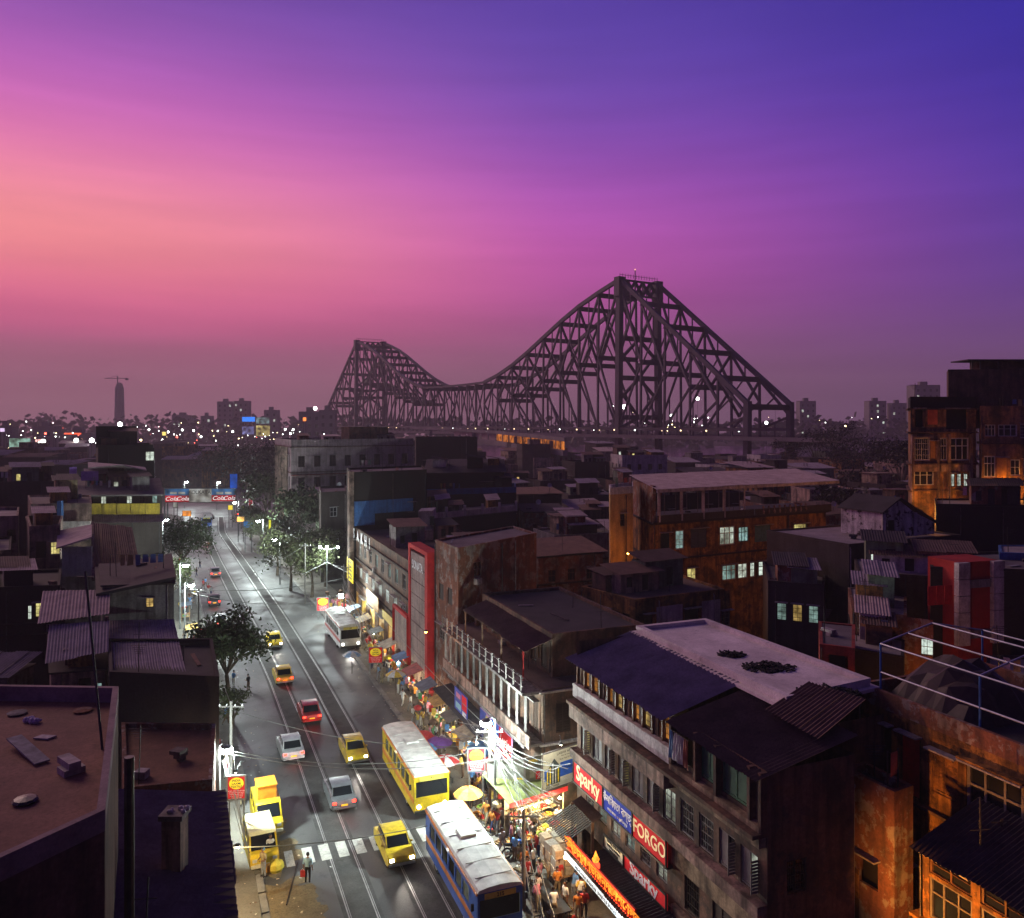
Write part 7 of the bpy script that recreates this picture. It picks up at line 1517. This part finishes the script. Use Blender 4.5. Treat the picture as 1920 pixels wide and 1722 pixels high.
# market stalls along the right pavement
rs = random.Random(17); tarp = [plain('tarp_%d' % k, c, .7, 0, .5, 2) for k, c in enumerate(((.08,.1,.14),(.3,.05,.04),(.05,.14,.3),(.35,.3,.2),(.12,.12,.1),(.4,.24,.05)))]
goods = [U(c) for c in ('red','white','blue','yellow','green','pink','orange','khaki')]
for k, Y in enumerate((53.5,56.6,59.8,63.2,66.8,70.5,74.5,79,83.5,88.5,94,100,106,112)):
    c0 = Vector((xr(Y)+3.2, Y)); t = thing('market_stall', '%s-canopied pavement stall, %s from the fruit stall up the right pavement' % (('slate','red','blue','cream','grey','amber')[k % 6], ('first','second','third','fourth','fifth','sixth','seventh','eighth','ninth','tenth','eleventh','twelfth','thirteenth','fourteenth')[k]), 'stall', (c0.x, c0.y, .15), group='pavement stalls on the right')
    K2 = lambda a, v, z: (*(c0+SD*a+SN*v), z)
    MB().prism([Vector(K2(a, v, 0)[:2]) for a, v in ((-1.1,-.5),(1.1,-.5),(1.1,.5),(-1.1,.5))], .72, .8).build('counter', crate_m, t)
    for a in (-1,1):
        MB().bar(K2(a,-.4,.15), K2(a,-.4,2.1), .05).build('post', crate_m, t); MB().bar(K2(a,.5,.15), K2(a,.5,2.5), .05).build('post', crate_m, t)
    slab(t, [K2(-1.3,-.8,2.05), K2(1.3,-.8,2.0+rs.uniform(0,.2)), K2(1.3,.8,2.6), K2(-1.3,.8,2.5+rs.uniform(0,.2))], .03, tarp[k % 6], 'canopy')
    gb = MB(); 
    for j in range(16): x_, y_ = rs.uniform(-1,1), rs.uniform(-.42,.42); p = K2(x_,y_,.8); gb.box((p[0]-.12,p[1]-.1,.8),(p[0]+.12,p[1]+.1,.8+rs.uniform(.08,.3)), m=rs.randrange(8))
    tag(gb.build('goods', goods, t), kind='stuff')
    for j in range(3): p = K2(-.8+j*.8,-.75,1.25); MB().cbox((p[0],p[1],1.6),(.35,.04,.6)).build('hung_cloth', goods[(k+j*3) % 8], t)
    q = K2(0,-.2,1.9); MB().ball(q, .07, 6).build('bulb', bulb, t); add_light(t, (q[0],q[1],1.75), 150, (1,.82,.5), .1)
# left-pavement stalls
for k, Y in enumerate((60,66,74,86,96,108)):
    c0 = Vector((xl(Y)-2.6, Y)); t = thing('market_stall', '%s-canopied pavement stall, %s up the left pavement' % (('red','grey','blue')[k % 3], ('first','second','third','fourth','fifth','sixth')[k]), 'stall', (c0.x, c0.y, .15), group='pavement stalls on the left'); K2 = lambda a, v, z: (*(c0+SD*a+SN*v), z)
    MB().prism([Vector(K2(a, v, 0)[:2]) for a, v in ((-1.1,-.5),(1.1,-.5),(1.1,.5),(-1.1,.5))], .72, .8).build('counter', crate_m, t)
    for a in (-1,1):
        for v in (-.5,.5): MB().bar(K2(a,v,.15), K2(a,v,2.2), .05).build('post', crate_m, t)
    slab(t, [K2(-1.3,-.8,2.2), K2(1.3,-.8,2.2), K2(1.3,.8,2.4), K2(-1.3,.8,2.4)], .03, tarp[(k+1) % 6], 'canopy'); gb = MB()
    for j in range(12): x_, y_ = rs.uniform(-1,1), rs.uniform(-.42,.42); p = K2(x_,y_,.8); gb.box((p[0]-.12,p[1]-.1,.8),(p[0]+.12,p[1]+.1,.8+rs.uniform(.08,.3)), m=rs.randrange(8))
    tag(gb.build('goods', goods, t), kind='stuff')
# tin awning over the pavement beside the sign tower and corner block
pa_ = thing('pavement_awning', 'dark tin awning over the pavement before the corner block', 'awning', (*st(66,23.4), 2.9))
A, B = st(72,21.6), st(60.5,21.6); Cq, Dq = st(60.5,23.3), st(72,23.3); corr(pa_, (A.x,A.y,2.8), (B.x,B.y,2.8), (Cq.x,Cq.y,3.3), (Dq.x,Dq.y,3.3), tin['dark'], 5, .25)
# added hooded lamps on arms, put in to brighten the hoardings and red boards
for lab, px, py, Y in (('hooded lamp on an arm over the LABHA HEIGHTS hoarding', 1052, 1395, 50.2), ('hooded lamp on an arm over the torn banner', 950, 1412, 50.6), ('hooded lamp on an arm over the left red board', 442, 1446, 47.6), ('hooded lamp over the red board by the striped umbrella', 893, 1394, 51.6)):
    p = at(px, py, Y); t = thing('added_board_lamp', lab, 'lamp', p, group='lamps over the hoardings'); MB().tube([(p.x,p.y+1.9,p.z-.2),(p.x,p.y+.9,p.z+.15),p], .025, 5).build('arm', iron, t); MB().lathe((p.x,p.y,p.z-.03), [(.16,0),(.14,.06),(.05,.13)], 8).build('hood', iron, t); MB().ball((p.x,p.y,p.z-.03), .08, 6).build('bulb', bulb, t)
    lo = add_light(t, (p.x,p.y,p.z-.12), 330, (1,.95,.82), .08, spot=120); lo.rotation_euler = Vector((0,.75,-.65)).to_track_quat('-Z','Y').to_euler()
# more goods heaped along the kerb by the fruit stall
gk = random.Random(12)
for k in range(22):
    Y = gk.uniform(42.5, 57); x_ = xr(Y)+gk.uniform(.7, 2.6); kd = gk.choice(list(fruit)); crate('loose %s of %s fruit set down on the pavement %s' % (('basket','crate','tray')[k % 3], kd, wr(0, Y).replace(' on the right pavement', '')), x_, Y, .155, kd, gk.uniform(0,3))
# utility poles and cables
cable_m = plain('cable', (.16,.16,.15), .5); wpole = plain('utility_pole', (.13,.12,.11), .8)
def upole(label, X, Y, h):
    t = thing('utility_pole', label, 'pole', (X, Y, 0), group='utility poles'); MB().tube([(X,Y,0),(X,Y,h)], [.13,.09], 8).build('shaft', wpole, t); MB().bar((X-.9,Y,h-.4),(X+.9,Y,h-.4),.08).build('crossarm', wpole, t)
    for dx in (-.8,-.3,.3,.8): MB().lathe((X+dx,Y,h-.36), [(.03,0),(.06,.06),(.03,.14),(.01,.16)], 6).build('insulator', white_wood, t)
    return Vector((X, Y, h-.25))
ups = [upole('utility pole wrapped in cables beside the torn banner', *at(918,0,53).xy, 6.6), upole('tall thin rusty pole standing before the fruit stall', *at(982,0,44).xy, 5.4), upole('utility pole at the left kerb behind the vans', *at(433,0,56).xy, 7.2), upole('slender pole with wires beside the flood lamp', *at(645,0,103).xy, 8.5), upole('left pole far up by the second lamp', *at(372,0,90).xy, 8.0), upole('right pole under the lit trees', *at(572,0,118).xy, 9.0)]
nc = 0
def cable(a, b, sag, r=.022, lab=None):
    global nc
    a, b = Vector(a), Vector(b); pts = []
    for k in range(11): t_ = k/10; p = a.lerp(b, t_); p.z -= sag*4*t_*(1-t_); pts.append(p)
    o = MB().tube(pts, r, 5).build('overhead_cable', cable_m); tag(o, lab or 'thin black overhead cable strung above the avenue and its pavements', 'cable', 'overhead cables'); nc += 1; return o
lamp1, lamp2, lamp3 = at(424,1412,51), at(911,1362,51.7), at(358,1105,92)
cable(at(395,1590,44), at(880,1530,50), .5, .03, 'dark cable crossing the road above the zebra crossing'); cable(lamp1, at(940,1420,53), .9, .025, 'cable sagging across the road from the nearest left lamp'); cable(lamp1+Vector((0,0,.2)), at(1000,1380,56), 1.4); cable(at(433,1330,62), at(860,1400,60), .8); cable(lamp3, at(640,1085,104), .7, .03, 'cable across the road from the second left lamp to the twin lamp'); cable(lamp3+Vector((0,0,-.4)), at(645,1118,103), 1.2)
rc = random.Random(9)
for k in range(16): cable(ups[0]+Vector((rc.uniform(-.4,.4),0,rc.uniform(-1.2,.2))), at(rc.uniform(1000,1090), rc.uniform(1420,1560), rc.uniform(47,51)), rc.uniform(.1,.9), .023, 'cable in the tangle between the banner pole and the hoardings')
for k in range(12): cable(ups[0]+Vector((rc.uniform(-.4,.4),0,rc.uniform(-1.0,.3))), at(rc.uniform(770,880), rc.uniform(1300,1380), rc.uniform(66,82)), rc.uniform(.2,.8), .023, 'cable running from the banner pole up the right pavement')
for k in range(9): cable(ups[3]+Vector((rc.uniform(-.3,.3),0,rc.uniform(-3,-1))), at(rc.uniform(680,720), rc.uniform(1165,1225), rc.uniform(86,92)), rc.uniform(.1,.4), .025, 'cable in the fan below the flood lamp')
for k in range(7): cable(lamp1+Vector((rc.uniform(-.3,.5),0,rc.uniform(-.6,.1))), at(455+k*3, 1575+k*6, 47.5), .1, .022, 'cable hanging from the nearest left lamp beside the red board')
for a_, b_ in ((1,0),(2,4),(3,5),(0,3),(4,5)): cable(ups[a_], ups[b_], .8)
for k in range(3): cable(at(960,1420,53), at(1000+k*20,1722,39), .5, .025, 'black cable running down past the fruit stall to the bottom edge')
# loose poles: rusty pole before the stall
# ================================================================== banner gantry over the far road
gy = 216.0; gx0, gx1 = at(309,0,gy).x, at(441,0,gy).x
gn_ = thing('banner_gantry', 'wide steel gantry carrying red and white advertising banners over the bend', 'gantry', (gx0, gy, 0))
for x_ in (gx0+.5, gx1-.5, (gx0+gx1)/2-9.8):
    MB().tube([(x_,gy+.6,0),(x_,gy+.6,9.2)], .22, 8).build('leg', lamp_pole, gn_)
for z in (5.4, 9.0): MB().bar((gx0,gy+.5,z),(gx1,gy+.5,z),.25).build('truss_bar', lamp_pole, gn_)
tl = emis('banner_lit_white', (.8,.85,.82), .55, False, .4, .8); rl_ = emis('banner_lit_red', (.85,.03,.04), .75, False, .3, .6); bl_ = emis('banner_lit_blue', (.1,.35,.8), .5, False, .3, .6); gw = gx1-gx0
gp_ = lambda f, z, o=0: (gx0+gw*f, gy+.2-o, z)
for a, b, z0, z1, m_ in ((0,.34,5.5,7.2,rl_),(.34,.66,5.5,7.2,tl),(.66,1,5.7,7.3,rl_),(0,.34,7.25,9.0,bl_),(.34,.66,7.25,9.0,tl),(.66,1,7.35,9.0,bl_)): MB().box((gx0+gw*a+.05,gy+.1,z0),(gx0+gw*b-.05,gy+.3,z1)).build('banner', m_, gn_)
for k, (f_, z, s_) in enumerate(((.09,6.3,'Cola'),(.25,6.35,'Cola'),(.76,6.5,'Cola'),(.91,6.5,'Cola'))): text(gn_, s_, gp_(f_,z,.12), 0, 1.5, emis('banner_ink', (1,1,1), .9), sx=1.2, shear=.25)
for k in range(7): text(gn_, 'KOLKATA'[k], gp_(.36+k*.045,8.1,.12), 0, 1.4, black_ink)
for f_ in (.12,.24,.78,.9): MB().box((gx0+gw*f_-.9,gy+.04,7.6),(gx0+gw*f_+.9,gy+.09,8.2)).build('banner_print', tl, gn_)
for lab, px, py, w_, h_, Y, m_ in (('glowing orange shop screen below the gantry', 350, 963, 16, 10, 214, emis('screen_orange',(1,.35,.05),1.6,False,.6,.8)), ('bright blue lit hoarding behind the right end of the gantry', 438, 903, 14, 28, 235, emis('screen_blue',(.02,.15,.9),.8,False,.6,.5)), ('small yellow lit sign at the right of the bend', 432, 952, 9, 9, 205, emis('sign_yellow',(1,.75,.05),1.0)), ('second small yellow lit sign at the right of the bend', 455, 953, 6, 6, 203, emis('sign_yellow2',(.9,.9,.05),.9)), ('round blue shop sign below the second right lamp', 465, 984, 17, 12, 165, emis('sign_sky',(.03,.2,.55),.6)), ('thin yellow vertical sign under the right lamps', 506, 984, 5, 18, 150, emis('sign_lime',(.8,.8,.05),1.0)), ('warm lit food stall sign at the bend', 451, 974, 14, 10, 180, emis('sign_warm',(1,.6,.15),2.2,False,.6,.7)), ('small red and white sign above the bend', 470, 943, 8, 22, 195, emis('sign_redwhite',(.9,.1,.15),.6,False,.6,.6)), ('white lit notice board left of the orange screen', 329, 947, 9, 10, 213, tl)):
    a, b = at(px-w_/2, py-h_/2, Y), at(px+w_/2, py+h_/2, Y); t, pos, rz = board(lab, a, Vector((b.x, a.y, 0)), b.z, a.z, m_, thick=.2, frame=iron, group='lit signs at the bend')
    for e in (.15,.85): q = pos(e, b.z, -.15); MB().bar((q[0],q[1],0), q, .14).build('post', iron, t)

# ================================================================== far bank, skyline and lights
far_m = plain('far_concrete', (.2,.18,.18), .9, 0, .2, .05)
def tower(label, px0, px1, ytop, Y, win=True, m=far_m, base=0):
    a, b, zt = at(px0,0,Y).x, at(px1,0,Y).x, at(0,ytop,Y).z; d = (b-a)*.7; r = random.Random(int(px0*7+ytop)); fp = [Vector((a,Y+d)), Vector((a,Y)), Vector((b,Y)), Vector((b,Y+d))]; t = thing('far_building', label, 'building', (a, Y, 0), group='far skyline buildings')
    nf = max(2, int((zt-12)/7)); nc_ = max(2, int((b-a)/6)); ops = []
    if win:
        for i in range(nf):
            for j in range(nc_): cx = (b-a)*(j+.5)/nc_; z_ = zt-5-i*7; ops.append((cx-1.3, z_-2.6, cx+1.3, z_+.4))
    wb = MB()
    for i in range(4): wb.facade(fp[i], fp[(i+1)%4], 0, zt, ops if i == 1 else [], .5)
    wb.prism(fp, zt-.5, zt+.01); wb.build('wall', m, t)
    for o in ops: MB().box((a+o[0],Y+.35,o[1]),(a+o[2],Y+.5,o[3])).build('window', pane_lit['white'] if r.random() < .12 else pane_dark, t)
    MB().box((a+(b-a)*.3,Y+d*.3,zt),(a+(b-a)*.6,Y+d*.6,zt+4)).build('roof_room', m, t); return t
tower('left of the pair of far apartment towers', 407, 436, 753, 1150); tower('right of the pair of far apartment towers', 438, 465, 752, 1160); tower('short far tower right of the blue screen', 495, 520, 769, 1000); tower('low wide far block left of the tower pair', 322, 358, 779, 1100); tower('low far block with a white sign', 376, 396, 780, 1000)
tower('pale far building beside the far bridge tower', 560, 600, 772, 720); tower('stepped far building right of the pale one', 598, 628, 769, 700); tower('far white apartment block behind the tall tenement', 1716, 1763, 722, 900); tower('far block left of the white apartment block', 1630, 1662, 752, 1000); tower('low far block right of the bridge end', 1672, 1700, 756, 1000); tower('far building behind the bridge portal', 1500, 1530, 752, 1050); tower('low far building at the left edge', -10, 22, 800, 560); tower('far station building with red trim', 62, 100, 800, 640); tower('far block under the red light strip', 112, 170, 812, 600, False)
# tower under construction with its crane
tp_, Yt = at(224,712,1300), 1300; ct = thing('unfinished_tower', 'slender unfinished tower on the left skyline', 'tower', (tp_.x, Yt, 0)); zt = tp_.z; sec = [(0,11),(zt*.22,8.5),(zt*.55,7.5),(zt*.85,7),(zt*.93,4.5),(zt*.95,1.5)]
MB().tube([(tp_.x,Yt,z) for z, r in sec], [r for z, r in sec], 8).build('shaft', far_m, ct); crn = thing('tower_crane', 'tower crane on top of the unfinished left skyline tower', 'crane', (tp_.x, Yt, zt*.9)); MB().bar((tp_.x-3,Yt,zt*.85),(tp_.x-3,Yt,zt+6),1.3).build('mast', iron, crn); MB().bar((tp_.x-24,Yt,zt+2),(tp_.x+14,Yt,zt+2),1.0).build('jib', iron, crn); MB().cbox((tp_.x+12,Yt,zt+.4),(4,3,3)).build('counterweight', iron, crn); MB().bar((tp_.x-3,Yt,zt+6),(tp_.x-20,Yt,zt+2.4),.35).build('tie', iron, crn)
for lab, px0, px1, py0, py1, Y, m_ in (('bright blue far advertising screen', 454, 478, 782, 791, 700, emis('far_blue',(.03,.25,1),1.2)), ('white and teal far billboard beside the blue screen', 480, 505, 783, 795, 700, emis('far_teal',(.5,.75,.8),.5,False,.7,.1)), ('yellow-lit far shop front', 480, 506, 798, 818, 640, emis('far_yellow',(.95,.8,.3),1.0,False,.8,.12)), ('violet-lit far shop front', 454, 476, 800, 815, 640, emis('far_violet',(.4,.4,.9),.7,False,.8,.12)), ('pale green far billboard on the left', 17, 56, 822, 842, 420, emis('far_mint',(.5,.9,.75),.7,False,.5,.2)), ('red far light strip on the left', 120, 152, 812, 815, 500, emis('far_red',(1,.12,.05),1.6)), ('small yellow far sign over the left lights', 304, 311, 810, 817, 470, emis('far_gold',(1,.8,.2),1.3)), ('orange far clock sign beside the far tower', 568, 574, 783, 790, 640, emis('far_orange',(1,.25,.05),2)), ('small lit far sign in violet at the left edge', 0, 8, 803, 810, 430, emis('far_lilac',(.8,.6,.9),1.2)), ('white far sign with red edge on the left', 66, 78, 824, 829, 430, emis('far_rose',(1,.55,.5),1.5))):
    a, b = at(px0, py0, Y), at(px1, py1, Y); t, pos, rz = board(lab, a, Vector((b.x, a.y, 0)), b.z, a.z, m_, thick=.4, frame=iron, name='far_sign', group='far lit signs')
    for e in (.1,.9): q = pos(e, b.z, -.3); MB().bar((q[0],q[1],0), q, .4).build('post', iron, t)
rl2 = random.Random(77); fl_w = emis('far_lamp_white', (.95,1,.92), 14); fl_y = emis('far_lamp_yellow', (1,.8,.4), 12); fl_r = emis('far_lamp_red', (1,.12,.08), 8)
flm = {}
for nm, m_ in (('white',fl_w),('yellow',fl_y),('red',fl_r)): flm[nm] = MB().ball((0,0,0), 1, 8).mesh('globe', m_)
fpole = MB().tube([(0,0,-1),(0,0,0)], 1, 5).mesh('pole', iron)
def far_lamp(px, py, Y, r, col, lab, grp):
    p = at(px, py, Y); t = thing('far_lamp', lab, 'lamp', (p.x, p.y, 0), group=grp); obj('globe', flm[col], t, (0, 0, p.z), 0, (r, r, r)); obj('pole', fpole, t, (0, 0, p.z), 0, (.12, .12, p.z)) if p.z > .5 else None
for k in range(135):
    px = rl2.uniform(0, 640); py = rl2.triangular(788, 850, 815); Y = rl2.uniform(380, 640) if py > 812 else rl2.uniform(550, 900)
    z = CAMZ-(py-HY)/F*Y
    if z < 3: Y = (CAMZ-6)*F/(py-HY)
    big = rl2.random() < .14; col = rl2.choice(('white','white','white','yellow','red'))
    far_lamp(px, py, Y, (Y*.00065)*(1.9 if big else rl2.uniform(.35,1)), col, 'tiny %s lamp among the distant lights left of the bridge' % col, 'distant %s lamps on the left' % col)
for k in range(42):
    px = rl2.choice((rl2.uniform(1140,1320), rl2.uniform(1060,1700))); py = rl2.triangular(752, 812, 795); Y = rl2.uniform(620, 900); col = rl2.choice(('white','white','white','yellow'))
    far_lamp(px, py, Y, (Y*.00065)*(1.7 if rl2.random() < .12 else rl2.uniform(.35,1)), col, 'tiny %s lamp on the far bank behind the bridge' % col, 'distant %s lamps behind the bridge' % col)
for lab, px, py, Y, r in (('big white flood light seen through the near bridge tower', 1171, 763, 640, 1.9), ('white flood light right of the near bridge post', 1308, 748, 640, 1.4), ('bright white flood light on a mast left of the far bridge tower', 591, 766, 640, 1.5), ('bright white light below the unfinished tower', 225, 796, 500, 1.5), ('bright white light left of the tall black block', 172, 826, 400, 1.2), ('white light over the far left billboards', 81, 828, 400, 1.1), ('bright white light in the middle of the left horizon', 143, 826, 410, 1.1), ('white light by the bridge approach', 1259, 780, 600, 1.2), ('white light below the anchor arm', 1480, 793, 500, 1.0), ('white light left below the anchor arm', 1437, 793, 500, 1.0)): far_lamp(px, py, Y, r, 'white', lab, 'bright far flood lights')
# approach ramp of the bridge with its orange lit roadway
ap = thing('bridge_approach', 'curved concrete approach ramp with orange lit lower roadway', 'ramp', (*at(900,0,300).xy, 0)); P_ = [at(770,806,520), at(850,810,470), at(930,815,420), at(1010,824,360), at(1060,830,330)]
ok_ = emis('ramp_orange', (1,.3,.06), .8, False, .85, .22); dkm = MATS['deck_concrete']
for a, b in zip(P_, P_[1:]):
    d = (b-a).xy.normalized(); n_ = Vector((-d.y, d.x)); MB().bar(a+Vector((0,0,1.2)), b+Vector((0,0,1.2)), 1.0, 1.5).build('parapet', dkm, ap); MB().bar(a-Vector((0,0,4.4)), b-Vector((0,0,4.4)), 2.0, 2.2).build('lower_slab', dkm, ap)
    q = (a+b)/2; MB().bar((q.x,q.y,0), (q.x,q.y,q.z), 1.6).build('pier', dkm, ap)
for a, b in zip(P_[1:], P_[2:]):
    for k in range(6): c0, c1 = a.lerp(b, k/6+.015), a.lerp(b, (k+1)/6-.015); MB().quad((c0.x,c0.y+2,c0.z-3.2),(c1.x,c1.y+2,c1.z-3.2),(c1.x,c1.y+2,c1.z+.3),(c0.x,c0.y+2,c0.z+.3)).build('lit_bay', ok_ if a is not P_[1] else plain('bay_dim',(.3,.2,.2)), ap)
# far trees and low bank: a mass nobody could count
rt_ = random.Random(5); mb = MB(); lf_ = []
fbank = MB(); 
for seg in range(150):
    px = -150+seg*15; Y = rt_.uniform(850, 1250); c = at(px, rt_.uniform(777, 797) if px > 1480 or px < 640 else rt_.uniform(784,800), Y)
    for _ in range(46):
        w_ = 17; p = Vector((c.x+rt_.gauss(0,w_*.6), Y+rt_.uniform(-15,15), rt_.uniform(0, c.z+5)*rt_.uniform(.7,1))); s_ = rt_.uniform(2.5,6); a = rt_.uniform(0,3.1); u_ = Vector((math.cos(a), math.sin(a)*.4, rt_.uniform(-.4,.4))).normalized()*s_; v_ = Vector((rt_.uniform(-.3,.3), .3, 1)).normalized()*s_*.6; i = len(mb.v); mb.v += [tuple(p-u_), tuple(p-v_), tuple(p+u_), tuple(p+v_)]; mb.f.append((i,i+1,i+2,i+3)); mb.m.append(0)
tag(mb.build('far_woods', leaf['dark']), 'hazy mass of trees along the far river bank and horizon', 'trees', kind='stuff')

# litter along both kerbs
rl3 = random.Random(4); mb = MB()
for k in range(700):
    Y = 38+rl3.random()**1.5*80; rt = rl3.random() < .6; x_ = (xr(Y)+rl3.gauss(.6,1.3)) if rt else (xl(Y)+rl3.gauss(.5,1.2)); zl = .165 if (rt and x_ > xr(Y)+.45) or (not rt and x_ < xl(Y)-.45) else .045; a = rl3.uniform(0,3.1); s_ = rl3.uniform(.03,.085); u_ = Vector((math.cos(a), math.sin(a)))*s_; v_ = Vector((-u_.y, u_.x))*rl3.uniform(.4,.9); p = Vector((x_, Y))
    if not rt and x_ < xl(Y) and x_ > xl(Y)-.45: continue
    mb.quad((*(p-u_-v_),zl),(*(p+u_-v_),zl+rl3.uniform(0,.05)),(*(p+u_+v_),zl+.01),(*(p-u_+v_),zl+rl3.uniform(0,.04)), m=rl3.randrange(4))
tag(mb.build('litter', [clm['white'], clm['khaki'], clm['brown'], carton]), 'scraps of paper and leaves littering the kerbs', 'litter', kind='stuff')
# ================================================================== evening haze
hz = MB().box((-2600,-60,-1.5),(2600,1500,116)).build('haze', None); tag(hz, 'thin mauve evening haze over the city', 'haze', kind='stuff')
hm = bpy.data.materials.new('haze'); hm.use_nodes = True; hnt = hm.node_tree; hnt.nodes.clear(); pv = hnt.nodes.new('ShaderNodeVolumePrincipled'); pv.inputs['Color'].default_value = (.82,.74,.8,1); pv.inputs['Density'].default_value = .00032; pv.inputs['Anisotropy'].default_value = .2
ho = hnt.nodes.new('ShaderNodeOutputMaterial'); hnt.links.new(pv.outputs[0], ho.inputs['Volume']); hz.data.materials.append(hm)
